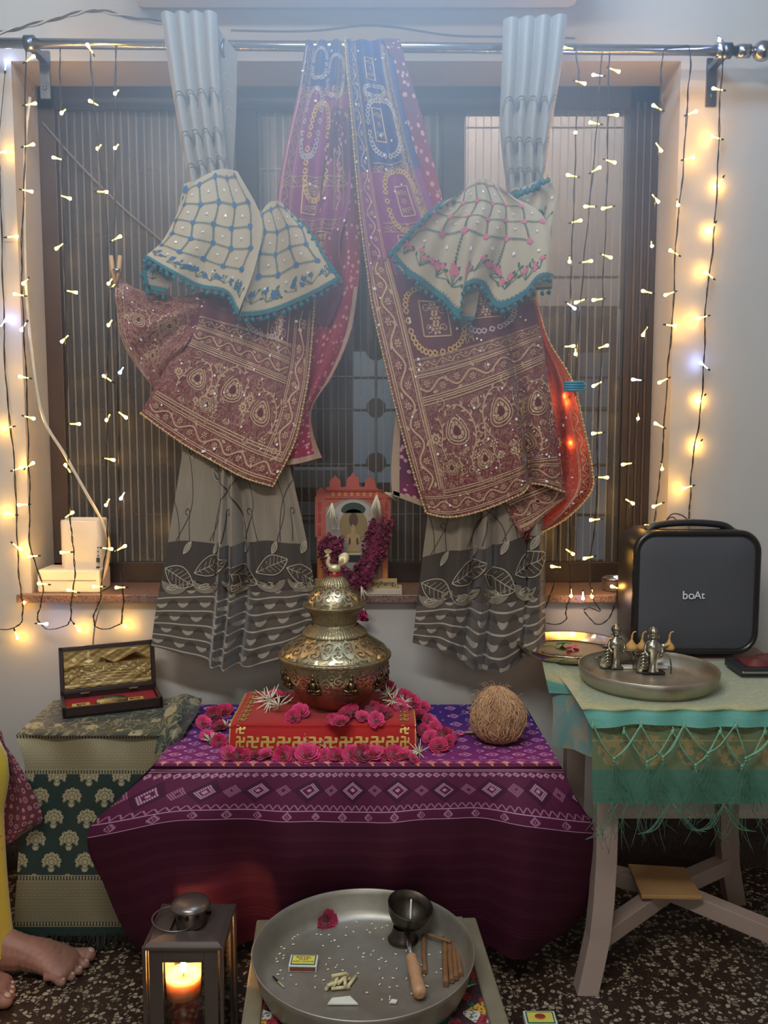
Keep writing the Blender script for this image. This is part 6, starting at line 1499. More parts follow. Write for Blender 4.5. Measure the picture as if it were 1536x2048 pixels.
q = on(925, 1466, ZT1+.006); b = LB(); b.grid(np.array([[(x*.055, w_*.008*math.sin(PI*min(max(x, .05), .98)), .004*x+.002*abs(w_)) for w_ in (-1, 0, 1)] for x in np.linspace(0, 1, 8)])); o = b.build('dry_leaf', plain('dry_leaf_yellow', srgb(170, 146, 84), .6)); o.location = q.tolist(); o.rotation_euler = (0, 0, -.1); tag(o, 'dry yellowish leaf sticking out left of the coconut', 'leaf')
# ------------------------------------------------------------------ open case with gold plaque
DKW = plain('case_dark_wood', srgb(44, 28, 24), .35, var=.2); REDL = plain('case_red_lining', srgb(140, 24, 34), .8)
GR0 = metal('gold_relief', srgb(178, 150, 96), .46, 60, srgb(120, 90, 50), .5); GR1 = metal('gold_relief_bright', srgb(222, 198, 140), .40, 60)
pl0, pr0 = on(126, 1438, ZT2+.005), on(326, 1414, ZT2+.005)
d = pr0-pl0; ang = math.atan2(d[1], d[0]); Wc = np.hypot(d[0], d[1]); 
cs_ = thing('plaque_case', 'open dark wooden case with embossed gold scene in its lid, on the green brocade', 'case', pl0, rz=ang)
Dp = .125; Hb = .026
b = LB(); b.box((Wc/2, .004, Hb/2), (Wc, .008, Hb)).box((Wc/2, Dp-.004, Hb/2), (Wc, .008, Hb)).box((.004, Dp/2, Hb/2), (.008, Dp, Hb)).box((Wc-.004, Dp/2, Hb/2), (.008, Dp, Hb)).box((Wc/2, Dp/2, .003), (Wc, Dp, .006)); b.build('base_tray', DKW, cs_, bevel=.001)
LB().box((Wc/2, Dp/2, .010), (Wc-.018, Dp-.018, .008)).build('red_lining', REDL, cs_)
for x in (.045, Wc-.065):
    t_ = LB().box((x, .035, .017), (.042, .03, .006)).build('gold_card', plain('gold_card_paper', srgb(196, 170, 96), .4, metal=.4), cs_)
    cu = bpy.data.curves.new('card_lettering', 'FONT'); cu.body = 'शुभ' if x < .1 else 'लाभ'; cu.size = .017; cu.extrude = .0003; cu.align_x = 'CENTER'; cu.align_y = 'CENTER'; cu.materials.append(BLK)
    lo_ = bpy.data.objects.new('card_lettering', cu); COL.objects.link(lo_); lo_.parent = t_; lo_.location = (x, .036, .0206); tomesh(lo_)
b = LB(); b.lathe([(.0005, .010), (.036, .009), (.040, .006), (.041, .004), (.038, 0)], (Wc*.5, .045, .014), 40); b.build('footprint_disc', SILVER, cs_)
lt_ = math.radians(9); Hl = at(120, 1305, on(126, 1405, ZT2)[1])[2]-ZT2-Hb+.012
Rl = rotx(-lt_)
def lidp(b, c, dms, mi=0): return b.box(np.array([0, Dp-.004, Hb+.001])+Rl @ np.array(c), dms, Rl, mi)
b = LB()
for c0, dd in (((Wc/2, 0, .004), (Wc, .014, .010)), ((Wc/2, 0, Hl-.005), (Wc, .014, .010)), ((.005, 0, Hl/2), (.010, .014, Hl)), ((Wc-.005, 0, Hl/2), (.010, .014, Hl)), ((Wc/2, .005, Hl/2), (Wc, .004, Hl))): lidp(b, c0, dd)
b.build('lid', DKW, cs_, bevel=.001)
class PSurf:
    W, H = Wc-.022, Hl-.022
    def __call__(s, u, v):
        u = np.asarray(u, float).ravel(); v = np.asarray(v, float).ravel()
        f = .0005*np.sin(u*19+v*7)*np.sin(v*13+u*4)+.0003*np.sin(u*53)*np.sin(v*41)+.001*np.exp(-((v-.35-.2*np.abs(u-.45))/.06)**2)
        L = np.stack([.011+u*s.W, .001-f, .011+(1-v)*s.H], -1)
        return L @ Rl.T+np.array([0, Dp-.004, Hb+.001])
    def normal(s, u, v): return np.tile(Rl @ np.array([0, -1, 0]), (len(np.asarray(u).ravel()), 1))
PSf = PSurf(); mb = LB(); c = Cloth(PSf, 120, 60, mb=mb); c.off = .0014; W, H = PSf.W, PSf.H; rn = random.Random(2)
c.fill([(0, H*.62), (W*.22, H*.45), (W*.40, H*.20), (W*.55, H*.42), (W*.7, H*.30), (W*.85, H*.15), (W, H*.4), (W, H*.55), (W*.5, H*.62)], 1, rings=3)
for k in range(7): c.stroke(spline([(W*rn.uniform(.0, .3), H*(.5+.07*k)), (W*.5, H*(.42+.08*k)), (W*rn.uniform(.7, 1), H*(.48+.07*k))], 20), .0022, 2)
for k in range(130): p = (W*rn.choice((rn.uniform(.0, .22), rn.uniform(.8, 1))), H*rn.uniform(.45, .85)); c.fill(circ(5, .0028, p), 2 if k % 2 else 1, off=.0025)
for k in range(90): c.fill(circ(4, .0022, (W*rn.uniform(.3, .85), H*rn.uniform(.42, .62))), 2, off=.0022)
cx, cy = W*.28, H*.28
for r_, x_, y_ in ((.0042, 0, -.018), (.006, 0, -.008), (.0018, 0, -.0235)): c.fill(circ(12, r_, (cx+x_, cy+y_)), 2, off=.004)
c.fill([(cx-.013, cy+.003), (cx, cy-.003), (cx+.013, cy+.003), (cx, cy+.008)], 2, off=.004); c.stroke([(cx-.013, cy+.011), (cx+.013, cy+.011)], .004, 2, off=.003); c.stroke([(cx-.010, cy+.017), (cx+.010, cy+.017)], .003, 2, off=.003)
c.stroke([(0, H*.93), (W, H*.93)], H*.05, 2, off=.002); c.stroke(spline([(W*.5, H*.15), (W*.58, H*.10), (W*.62, H*.05), (W*.8, H*.06), (W*.9, H*.12)], 20), .003, 2); c.fill(circ(10, .006, (W*.12, H*.25)), 2, off=.003)
for k in range(4): c.stroke([(W*(.14+.02*k), H*.55), (W*(.35+.1*k), H*.88)], .0018, 2)
c.build('gold_scene_relief', [GR0, GR0, GR1], cs_)
for x in (.06, Wc-.06): LB().box((x, Dp-.012, Hb+.001), (.022, .010, .0015)).build('hinge', GR1, cs_)
# ------------------------------------------------------------------ low woven stool under the big tray
ZST = .19
RAILW = plain('weathered_rail', srgb(120, 110, 86), .6, var=.25, scale=30)
st = thing('woven_stool', 'low wooden framed stool with embroidered seat under the big steel tray', 'stool', on(745, 1950, 0))
ra = [on(529, 1838, ZST), on(496, 2085, ZST), on(936, 1834, ZST), on(1012, 2085, ZST)]
def rail(p, q, w=.034, h=.035):
    d = (q-p)/np.linalg.norm(q-p); n = np.array([-d[1], d[0], 0])*w/2; V = [p-n, q-n, q+n, p+n]
    MB().hexa([v_-[0, 0, h] for v_ in V]+V).build('rail', RAILW, st, bevel=.004)
rail(ra[0], ra[1]); rail(ra[2], ra[3]); rail(ra[0]+[.01, -.01, -.001], ra[2]+[-.01, -.01, -.001]); rail(ra[1]+[.01, .02, -.001], ra[3]+[-.01, .02, -.001])
for p in ra: MB().box((p[0], p[1]+(.03 if p[1] < 1.75 else -.03), (ZST-.03)/2), (.03, .03, ZST-.03)).build('leg', RAILW, st)
m = Mat('embroidered_seat', .8); v = m.co('Object'); cc_ = m.voro(v, 42, 'F1', 'Color'); sp_ = m.nt.nodes.new('ShaderNodeSeparateColor'); m.nt.links.new(cc_, sp_.inputs[0]); a_, b_ = E(sp_.outputs[0]), E(sp_.outputs[1])
c = m.mix(srgb(60, 26, 34), srgb(150, 36, 50), gt(a_, .35)); c = m.mix(c, srgb(30, 96, 70), gt(a_, .62)); c = m.mix(c, srgb(196, 148, 48), gt(a_, .78)); c = m.mix(c, srgb(190, 186, 170), gt(a_, .88))
n = m.noise(v, 160, 2); m.base(m.mix(c, srgb(30, 22, 26), gt(n, .55)*.8)); m.bump(n, .8, .003)
MB().hexa([ra[1]-[0, 0, .022], ra[3]-[0, 0, .022], ra[2]-[0, 0, .022], ra[0]-[0, 0, .022], ra[1]-[0, 0, .010], ra[3]-[0, 0, .010], ra[2]-[0, 0, .010], ra[0]-[0, 0, .010]]).build('embroidered_seat', m.m, st)
# ------------------------------------------------------------------ big tray
q = on(727, 1893, ZST+.062); R3 = 219/1750*(q[1]*.995+(CAM_H-q[2])*.096)
bt = thing('large_thali', 'big round steel tray with rice, matchbox and ladle on the low stool in front', 'tray', (q[0], q[1], ZST+.001))
b = LB(); b.lathe([(.0005, .002), (R3*.86, .002), (R3*.92, .006), (R3*.955, .020), (R3*.985, .050), (R3, .0605), (R3+.002, .062), (R3+.0035, .060), (R3*.99, .046), (R3*.96, .016), (R3*.93, .002), (R3*.88, 0), (.0005, 0)], (0, 0, 0), 160)
BIGT = metal('aged_tray_steel', srgb(176, 170, 156), .42, 14, srgb(130, 118, 96), .5); BIGT.node_tree.nodes['Principled BSDF'].inputs['Metallic'].default_value = .65; b.build('tray', BIGT, bt)
TX, TY3, TZ = q[0], q[1], ZST+.004
def ot(px, py, dz=0): return on(px, py, TZ+dz)
me, me2 = RP[1]; inst('rose_bloom', (('petals', me), ('sepal', me2)), ot(651, 1842, .004), (1.2, .2, .4), 1.0, 'single deep pink rose lying in the big steel tray', 'flower', None)
# matchbox
def matchbox(px0, px1, label, z, name='matchbox', sc=1):
    p0, p1 = px0, px1; d = p1-p0; L = np.hypot(d[0], d[1]); a = math.atan2(d[1], d[0]); t = thing(name, label, 'matchbox', p0, rz=a); W_m = L*.66; Hm = L*.24
    WC = bpy.data.materials.get('matchbox_white') or plain('matchbox_white', srgb(216, 214, 200), .6)
    GRN = bpy.data.materials.get('label_green') or plain('label_green', srgb(26, 96, 76), .5)
    YL = bpy.data.materials.get('label_yellow') or plain('label_yellow', srgb(222, 206, 92), .5)
    STR = bpy.data.materials.get('striker_brown') or plain('striker_brown', srgb(112, 66, 52), .9)
    LB().box((L/2, W_m/2, Hm/2), (L, W_m, Hm)).build('sleeve', WC, t, bevel=.0008)
    LB().box((L/2, -.0003, Hm/2), (L*.92, .0012, Hm*.62)).build('striker_strip', STR, t)
    LB().box((L/2, W_m/2, Hm+.0004), (L*.88, W_m*.84, .0008)).build('label_border', GRN, t)
    LB().box((L/2, W_m/2, Hm+.0010), (L*.80, W_m*.70, .0008)).build('label_panel', YL, t)
    return t, L, W_m, Hm
mt_, L, Wm, Hm = matchbox(ot(577, 1944), ot(633, 1945), 'yellow and green labelled matchbox lying in the big steel tray', 0)
INKG = plain('label_ink', srgb(40, 84, 52), .6); INKR = plain('label_ink_red', srgb(190, 60, 40), .6)
def ltext(body, x, y, z, size, mt, par, name='label_lettering'):
    cu = bpy.data.curves.new(name, 'FONT'); cu.body = body; cu.size = size; cu.extrude = .0002; cu.align_x = 'CENTER'; cu.align_y = 'CENTER'; cu.materials.append(mt)
    o = bpy.data.objects.new(name, cu); COL.objects.link(o); o.parent = par; o.location = (x, y, z); return tomesh(o)
ltext('ROYAL', L/2, Wm*.70, Hm+.0016, .0095, INKG, mt_); ltext('PARK', L/2, Wm*.52, Hm+.0016, .008, INKR, mt_); ltext('SAFETY MATCHES', L/2, Wm*.32, Hm+.0016, .0052, INKG, mt_)
f0, f1 = on(1052, 2064, .0), on(1116, 2064, .0)
mt2, L, Wm, Hm = matchbox(f0, f1, 'matchbox lying on the speckled floor at the bottom edge, right of the stool', 0)
LB().ball((L/2, Wm*.55, Hm+.0016), .009, 12, sc=(1.3, 1, .06)).build('label_emblem', INKR, mt2); LB().tube([(L*.38, Wm*.55, Hm+.0022), (L*.62, Wm*.55, Hm+.0022)], .0012, 5).build('emblem_bar', INKG, mt2)
# pile of pale wooden splints
SPL = plain('pale_wood_splint', srgb(206, 190, 142), .6, scale=60); rn = random.Random(17)
sp_c = ot(682, 1970)
for k, (dx, dy, a, z, l) in enumerate(((-.020, -.004, 1.1, 0, .034), (.020, .004, 1.15, 0, .040), (0, -.014, .15, .0, .036), (0, .012, .1, .0, .036), (-.008, 0, 1.3, .007, .036), (.004, .002, 1.0, .007, .034), (-.004, .006, .3, .013, .030), (.008, -.004, 1.6, .007, .030), (-.014, -.012, .5, .007, .026))):
    d = np.array([math.cos(a), math.sin(a), 0])*l/2; p = sp_c+np.array([dx, dy, z+.004]); tag(MB().tube([p-d, p+d], .0036, 5).build('wood_splint', SPL), 'short pale wooden splint stacked in the small pile in the big tray', 'splint', 'pile of pale splints in the big tray')
for pts, lb in ((((655, 2010), (664, 1998), (700, 1994), (716, 2010)), 'white folded paper corner at the front of the big tray'), (((778, 2007), (784, 2000), (795, 2002), (792, 2008)), 'tiny cream wafer piece at the front of the big tray, below the ladle')):
    P = np.array([ot(*p, .001) for p in pts]); tag(MB().hexa(np.vstack([P, P+[0, 0, .0025]])).build('paper_piece', plain('paper_white', srgb(216, 214, 198), .6)), lb, 'paper')
p, e_ = ot(546, 1953, .003), ot(568, 1974, .003)
bm_ = thing('burnt_match', 'burnt matchstick at the left inside of the big tray', 'match', p)
MB().tube([p+(e_-p)*.45, e_], .0016, 4).build('stick', SPL, bm_); MB().tube([p, p+(e_-p)*.47], .0018, 6).build('burnt_end', plain('char', srgb(24, 20, 18), .9), bm_)
CINN = plain('brown_bark', srgb(122, 84, 50), .7, var=.3, scale=70)
for i, (a, c_, r, z) in enumerate((((889, 1871), (891, 1968), .0058, .006), ((898, 1878), (903, 1962), .0052, .006), ((906, 1868), (912, 1956), .0050, .0065), ((912, 1874), (921, 1950), .0052, .006), ((847, 1872), (849, 1944), .0050, .006), ((854, 1868), (902, 1884), .0035, .0145))):
    a, c_ = ot(*a, z), ot(*c_, z); lb = ['leftmost of the four upright brown sticks by the right rim of the big tray', 'second of the four brown sticks by the right rim of the big tray', 'third of the four brown sticks by the right rim of the big tray', 'rightmost brown stick touching the right rim of the big tray', 'lone brown stick lying beside the ladle handle', 'thin brown stick lying crosswise between ladle and upright sticks'][i]
    b = MB(); b.tube([a+(c_-a)*f+np.array([.0006*math.sin(f*9), 0, 0]) for f in np.linspace(0, 1, 8)], r, 10); tag(b.build('brown_stick', CINN), lb, 'stick')
# ladle: bowl on a foot with wooden handle
ld = thing('oil_ladle', 'dark metal ladle bowl on a foot with turned wooden handle, in the big tray', 'ladle', ot(812, 1890))
fc = ot(806, 1880); 
b = MB(); b.lathe([(.030, 0), (.032, .004), (.026, .010), (.022, .022), (.020, .030)], fc, 40); b.build('foot', DARKI, ld)
bc = fc+np.array([.012, .010, .046]); tl_ = rotx(math.radians(10)) @ roty(math.radians(10))
Rb = .0465
b = LB(); b.lathe([(.0005, -.030), (.018, -.029), (.034, -.018), (.043, .0), (Rb, .018), (Rb+.0008, .0195), (Rb-.002, .019), (.040, .0), (.031, -.016), (.015, -.026), (.0005, -.027)], (0, 0, 0), 64)
Mx = np.eye(4); Mx[:3, :3] = tl_; Mx[:3, 3] = bc+[0, 0, .008]; b.xf(Mx); b.world = True; b.build('bowl', DARKI, ld)
h0 = bc+np.array([-.004, -.040, -.012]); h1 = ot(822, 1912, .030); h2 = ot(841, 1992, .014)
b = MB(); b.tube([h0, (h0+h1)/2+[0, 0, -.001], h1+(h2-h1)*.1], .0052, 4); b.build('shank', STEEL, ld)
HW = plain('handle_wood', srgb(178, 134, 96), .5, var=.3, scale=50); fr_ = np.linspace(0, 1, 20); rr_ = np.interp(fr_, [0, .04, .12, .3, .52, .56, .60, .85, .97, 1], [.009, .0118, .0105, .0125, .0120, .0105, .0120, .0135, .012, .006])
b = MB(); b.tube([h1+(h2-h1)*f for f in fr_], rr_, 16); b.build('handle', HW, ld)
b = MB(); b.tube(spline([bc+[.006, .030, .020], bc+[.005, .024, .004], bc+[.004, .012, -.014]], 8), .0022, 6); b.build('cotton_wick', plain('cotton_white', srgb(220, 218, 210), .9), ld)
# rice grains
RICE = plain('rice_white', srgb(224, 220, 200), .5); g = LB(); g.ball((0, 0, 0), .0019, 6, sc=(1.9, .85, .8)); o = g.build('rice_grain', RICE); rme = o.data; bpy.data.objects.remove(o); rn = random.Random(23); n_r = 0
while n_r < 118:
    px, py = rn.uniform(520, 938), rn.uniform(1806, 2004)
    if rn.random() < .25: px = rn.uniform(530, 600)
    if ((px-727)/196)**2+((py-1902)/100)**2 > 1: continue
    if 570 < px < 640 and 1898 < py < 1950: continue
    if 660 < px < 712 and 1945 < py < 2000: continue
    if 775 < px < 880 and 1800 < py < 1900: continue
    p = ot(px, py, .0016); o = bpy.data.objects.new('rice_grain', rme); COL.objects.link(o); o.location = p.tolist(); o.rotation_euler = (0, rn.uniform(-.2, .2), rn.uniform(0, PI)); tag(o, 'white rice grain scattered on the floor of the big steel tray', 'rice grain', 'rice grains scattered in the big steel tray'); n_r += 1
for px, py in ((458, 1850), (474, 1893), (488, 1892), (487, 1890), (485, 1849), (1057, 1897), (972, 1888)):
    p = on(px, py, .0018); o = bpy.data.objects.new('rice_grain', rme); COL.objects.link(o); o.location = p.tolist(); o.rotation_euler = (0, 0, rn.uniform(0, PI)); tag(o, 'white rice grain fallen on the dark floor around the stool', 'rice grain', 'rice grains fallen on the floor beside the stool')
# ------------------------------------------------------------------ lantern
LM = plain('lantern_steel', srgb(118, 106, 98), .3, metal=.75, var=.2, scale=12)
lc0 = at(366, 1890, 1.565); lx = (at(293, 1890, 1.565)[0]+at(439, 1890, 1.565)[0])/2; hw = (at(439, 1890, 1.565)[0]-at(293, 1890, 1.565)[0])/2; ztop = lc0[2]; ly = 1.565+hw
la = thing('candle_lantern', 'square metal lantern with glass panes and burning candle at lower left', 'lantern', (lx, ly, 0))
b = MB(); b.lathe([(.0005, .004), (hw+.045, .004), (hw+.055, .010), (hw+.057, .009), (hw+.047, 0), (.0005, 0)], (lx, ly, 0), 64); b.build('base_dish', DARKI, la)
z0 = .006
MB().box((lx, ly, z0+.008), (2*hw+.012, 2*hw+.012, .016)).build('floor_plate', LM, la, bevel=.002)
MB().box((lx, ly, ztop-.004), (2*hw+.014, 2*hw+.014, .008)).build('roof_plate', LM, la, bevel=.002)
b = MB(); e1, e2 = hw+.007, .034
rg = [[(lx+sx*e*1.0, ly+sy*e, z) for sx, sy in ((-1, -1), (1, -1), (1, 1), (-1, 1))] for e, z in ((hw+.004, ztop), (hw-.004, ztop+.004), (e2, ztop+.007))]
b.grid(np.array(rg), close_u=True, smooth=False); b.build('roof_slope', LM, la)
for sx in (-1, 1):
    for sy in (-1, 1): MB().box((lx+sx*(hw+.004), ly+sy*(hw+.004), (z0+ztop)/2), (.007, .007, ztop-z0)).build('corner_post', LM, la, bevel=.001)
GL = Mat('lantern_glass', .05); nt = GL.nt; tr = nt.nodes.new('ShaderNodeBsdfTransparent'); gs = nt.nodes.new('ShaderNodeBsdfGlossy'); gs.inputs['Roughness'].default_value = .05; ms = nt.nodes.new('ShaderNodeMixShader'); fr_n = nt.nodes.new('ShaderNodeFresnel'); fr_n.inputs[0].default_value = 1.5
nt.links.new(fr_n.outputs[0], ms.inputs[0]); nt.links.new(tr.outputs[0], ms.inputs[1]); nt.links.new(gs.outputs[0], ms.inputs[2]); tr.inputs[0].default_value = (.97, .95, .93, 1); nt.links.new(ms.outputs[0], nt.nodes['Material Output'].inputs[0]); GLASS = GL.m
for sy, sx in ((-1, 0), (1, 0), (0, -1), (0, 1)):
    b = MB(); zz0, zz1 = z0+.016, ztop-.008; zm = (zz0+zz1)/2; wB = .026
    def pb(u, z, w_, h):
        if sy: b.box((lx+u, ly+sy*hw, z), (w_, .004, h))
        else: b.box((lx+sx*hw, ly+u, z), (.004, w_, h))
    for u in (-hw+wB/2+.004, hw-wB/2-.004): pb(u, zm, wB, zz1-zz0)
    pb(0, zz1-.013, 2*hw-2*wB-.008, .026); pb(0, zz0+.012, 2*hw-2*wB-.008, .024); b.build('panel_frame', LM, la, bevel=.0008)
    b = MB()
    if sy: b.box((lx, ly+sy*(hw-.001), zm), (2*hw-.05, .0015, zz1-zz0-.04))
    else: b.box((lx+sx*(hw-.001), ly, zm), (.0015, 2*hw-.05, zz1-zz0-.04))
    b.build('pane', GLASS, la)
b = MB(); zc = ztop+.004; b.lathe([(.029, 0), (.029, .034), (.031, .036)], (lx+.000, ly, zc), 40); b.build('chimney', LM, la)
for a in (-2.2, -1.6, -.9, .4, 1.5, 2.6): MB().ball((lx+.000+.029*math.cos(a), ly+.029*math.sin(a), zc+.023), .004, 10, sc=(1, 1, 1)).build('vent_hole', plain('vent_dark', srgb(30, 22, 18), .8) if 'vent_dark' not in bpy.data.materials else bpy.data.materials['vent_dark'], la)
b = MB(); b.lathe([(.0005, .050), (.020, .049), (.034, .044), (.0385, .038), (.0390, .0355), (.036, .034), (.0005, .034)], (lx+.000, ly, zc), 48); b.build('chimney_cap', LM, la)
th = np.linspace(-.35, 2*PI-1.3, 30); hc_ = np.array([lx-.030, ly-.004, ztop+.014]); b = MB(); b.tube([hc_+np.array([.044*math.cos(t+.6), .036*math.sin(t+.6), .006*math.sin(t)]) for t in th], .0017, 6); b.build('carry_ring', LM, la)
# candle in a tumbler
GY2 = ly-.004; gx = at(367, 1950, GY2)[0]; gr_ = at(404, 1950, GY2)[0]-gx; zr = at(367, 1924, GY2-gr_*0)[2]
can = thing('glass_candle', 'burning candle in a clear glass tumbler inside the metal lantern', 'candle', (gx, GY2, z0+.016))
b = MB(); b.lathe([(gr_*.90, z0+.018), (gr_*.93, z0+.03), (gr_, zr)], (gx, GY2, 0), 48); b.build('tumbler', GLASS, can)
WX = Mat('candle_wax', .4); WX.base(srgb(246, 208, 150)); WX.b.inputs['Subsurface Weight'].default_value = 1.0; WX.b.inputs['Subsurface Radius'].default_value = (.012, .006, .003); WX.b.inputs['Subsurface Scale'].default_value = 1.0
zw = zr-.024
b = MB(); b.lathe([(.0005, zw-.040), (gr_*.90, zw-.040), (gr_*.95, zw), (gr_*.80, zw-.002), (gr_*.55, zw-.005), (.0005, zw-.006)], (gx, GY2, 0), 48); b.build('wax', WX.m, can)
GEL = Mat('amber_gel', .15); GEL.base(srgb(190, 92, 40)); GEL.b.inputs['Transmission Weight'].default_value = .6; GEL.b.inputs['Subsurface Weight'].default_value = .5; GEL.b.inputs['Subsurface Radius'].default_value = (.03, .01, .004)
b = MB(); b.lathe([(.0005, z0+.022), (gr_*.86, z0+.022), (gr_*.88, zw-.041), (.0005, zw-.041)], (gx, GY2, 0), 48); b.build('amber_gel', GEL.m, can)
MB().tube([(gx, GY2, zw-.006), (gx+.001, GY2, zw+.006)], .001, 6).build('wick', bpy.data.materials['char'], can)
FLM = emis('flame', (1.0, .55, .2), 60)
b = MB(); b.lathe([(.0004, 0), (.004, .004), (.0062, .010), (.0052, .018), (.0028, .027), (.0004, .034)], (gx, GY2, zw+.002), 20); b.build('flame', FLM, can)
lp = bpy.data.lights.new('candle_light', 'POINT'); lp.energy = 1.3; lp.color = (1, .50, .18); lp.shadow_soft_size = .008; lo_ = bpy.data.objects.new('candle_light', lp); COL.objects.link(lo_); lo_.location = (gx, GY2, zw+.045)
# ------------------------------------------------------------------ seated person at the left edge
SKIN = Mat('skin', .55); v = SKIN.co('Object'); n = SKIN.noise(v, 40, 4); SKIN.base(SKIN.mix(srgb(128, 88, 72), srgb(160, 114, 94), n)); SKIN.bump(SKIN.noise(v, 160, 3), .3, .0015); SKIN.b.inputs['Subsurface Weight'].default_value = .15; SKIN.b.inputs['Subsurface Radius'].default_value = (.01, .004, .002); SKIN = SKIN.m
bt_ = on(188, 1905, .03); heelx = bt_[0]-.245
pe = thing('person', 'seated person in yellow trousers at the left edge, bare foot pointing right', 'person', (bt_[0]-.25, 1.87, 0))
b = MB()
def limb(pts, rs, n=14): P = spline(pts, 20); r = spline(np.array(rs)[:, None], 20)[:, 0]; b.tube(P, r, n); b.ball(P[0], r[0], n); b.ball(P[-1], r[-1], n)
def foot(tx, ty, side, s=1.0):
    "toes point +X; big toe on the side*Y side; tx,ty = tip of the big toe"
    hx = tx-.245*s; cy = ty-side*.030*s
    secs = [(0, .030, .030, .028, 0), (.03, .036, .046, .034, 0), (.075, .034, .048, .050, .0), (.11, .032, .036, .046, 0), (.15, .042, .030, .037, .003), (.185, .050, .021, .026, .0), (.205, .050, .016, .019, -.002)]
    for (x0, w0, h0, z0_, o0), (x1, w1, h1, z1_, o1) in zip(secs[:-1], secs[1:]):
        for f in (0, .33, .66): 
            g = lambda p_, q_: p_+(q_-p_)*f
            b.ball((hx+g(x0, x1)*s, cy+side*g(o0, o1), g(z0_, z1_)*s), 1, 14, sc=(.024*s, g(w0, w1)*s, min(g(h0, h1), g(z0_, z1_))*s))
    toes = [(.036, .248, .0160, .019), (.012, .243, .0110, .0145), (-.008, .236, .0102, .013), (-.0265, .227, .0098, .012), (-.0435, .214, .0102, .012)]
    for k, (oy, lx_, r, hz) in enumerate(toes):
        y = cy+side*oy*s; x1 = hx+lx_*s-r; x0_ = hx+(.185-.004*k)*s
        P = spline([(x0_, y*.4+(cy+side*oy*.9*s)*.6, .020*s), ((x0_+x1)/2, y, .021*s if k else .020*s), (x1-.006, y, hz*s), (x1, y-side*.001, (hz-.001)*s)], 10)
        b.tube(P, np.interp(np.linspace(0, 1, 10), [0, .35, .8, 1], [r*1.0, r*.86, r*1.05, r*.9]), 12); b.ball(P[-1], r*.98, 12, sc=(1, 1.02, .95))
    return hx, cy, toes
hxR, cyR, toesR = foot(bt_[0], bt_[1]+.0, 1, 1.12)
tl2 = on(20, 2000, .02); hxL, cyL, toesL = foot(tl2[0]+.004, tl2[1]+.005, -1)
kR = np.array([hxR+.026, cyR-.01, .50]); kL = np.array([hxL+.0, cyL-.04, .50])
hip = np.array([hxR-.42, (cyR+cyL)/2-.05, .52])
for hx, cy, k, sg in ((hxR, cyR, kR, 1), (hxL, cyL, kL, -1)):
    limb([(hx+.045, cy, .070), (hx+.036, cy, .13), (hx+.032, cy, .28), k], [.036, .030, .038, .044]); limb([k, (k+hip)/2+[0, sg*.02, .02], hip+[0, sg*.09, 0]], [.062, .078, .090])
limb([hip, hip+[.0, 0, .18], hip+[.01, 0, .38], hip+[.03, 0, .50]], [.135, .125, .13, .075], 20)
b.tube([hip+[-.0, -.15, .44], hip+[.0, .15, .44]], .06, 14)
limb([hip+[.03, 0, .48], hip+[.045, 0, .60]], [.052, .048])
hd = hip+np.array([.06, 0, .71]); b.ball(hd, .095, 24, sc=(1.0, .80, 1.18)); b.ball(hd+[.030, 0, -.055], .060, 16, sc=(1, .85, .9)); b.ball(hd+[.100, 0, -.012], .014, 10, sc=(1.1, .8, 1.3))
for sg in (-1, 1): b.ball(hd+[0, sg*.078, -.01], .022, 10, sc=(.7, .35, 1.3)); b.ball(hd+[.088, sg*.028, .012], .012, 10, sc=(.6, 1.2, .8))
b.tube([hd+[.089, -.020, -.055], hd+[.094, 0, -.055], hd+[.089, .020, -.055]], .006, 8)
for sg, k in ((1, kR), (-1, kL)):
    s_ = hip+np.array([0, sg*.17, .43]); e_ = hip+np.array([.10, sg*.22, .17]); w_ = k+np.array([-.12, 0, .085])
    limb([s_, (s_+e_)/2, e_], [.05, .043, .038]); limb([e_, (e_+w_)/2, w_], [.038, .034, .024]); pm = w_+np.array([.045, 0, -.004]); b.ball(pm, .036, 12, sc=(1.2, 1.0, .42))
    for f in range(4): 
        y = (f-1.5)*.019; L_ = (.066, .074, .070, .056)[f]; b.tube(spline([pm+[.028, y*.9, 0], pm+[.028+L_*.55, y, .004], pm+[.028+L_, y, -.016]], 8), np.linspace(.0085, .0065, 8), 8)
    b.tube(spline([pm+[-.01, -sg*.028, 0], pm+[.018, -sg*.050, -.002], pm+[.044, -sg*.052, -.012]], 8), np.linspace(.0105, .008, 8), 8)
body = b.build('body', SKIN, pe)
md = body.modifiers.new('fuse', 'REMESH'); md.mode = 'VOXEL'; md.voxel_size = .0030; md.use_smooth_shade = True
sm_ = body.modifiers.new('soften', 'SMOOTH'); sm_.factor = .5; sm_.iterations = 2
NAIL = plain('toenail', srgb(186, 150, 134), .35)
for (hx, cy, toes, side, s) in ((hxR, cyR, toesR, 1, 1.12), (hxL, cyL, toesL, -1, 1)):
    for k, (oy, lx_, r, hz) in enumerate(toes): MB().ball((hx+lx_*s-r*.7, cy+side*oy*s, hz+r*.85), r*.60, 10, sc=(.9, .85, .35), rot=roty(.5)).build('toenail', NAIL, pe)
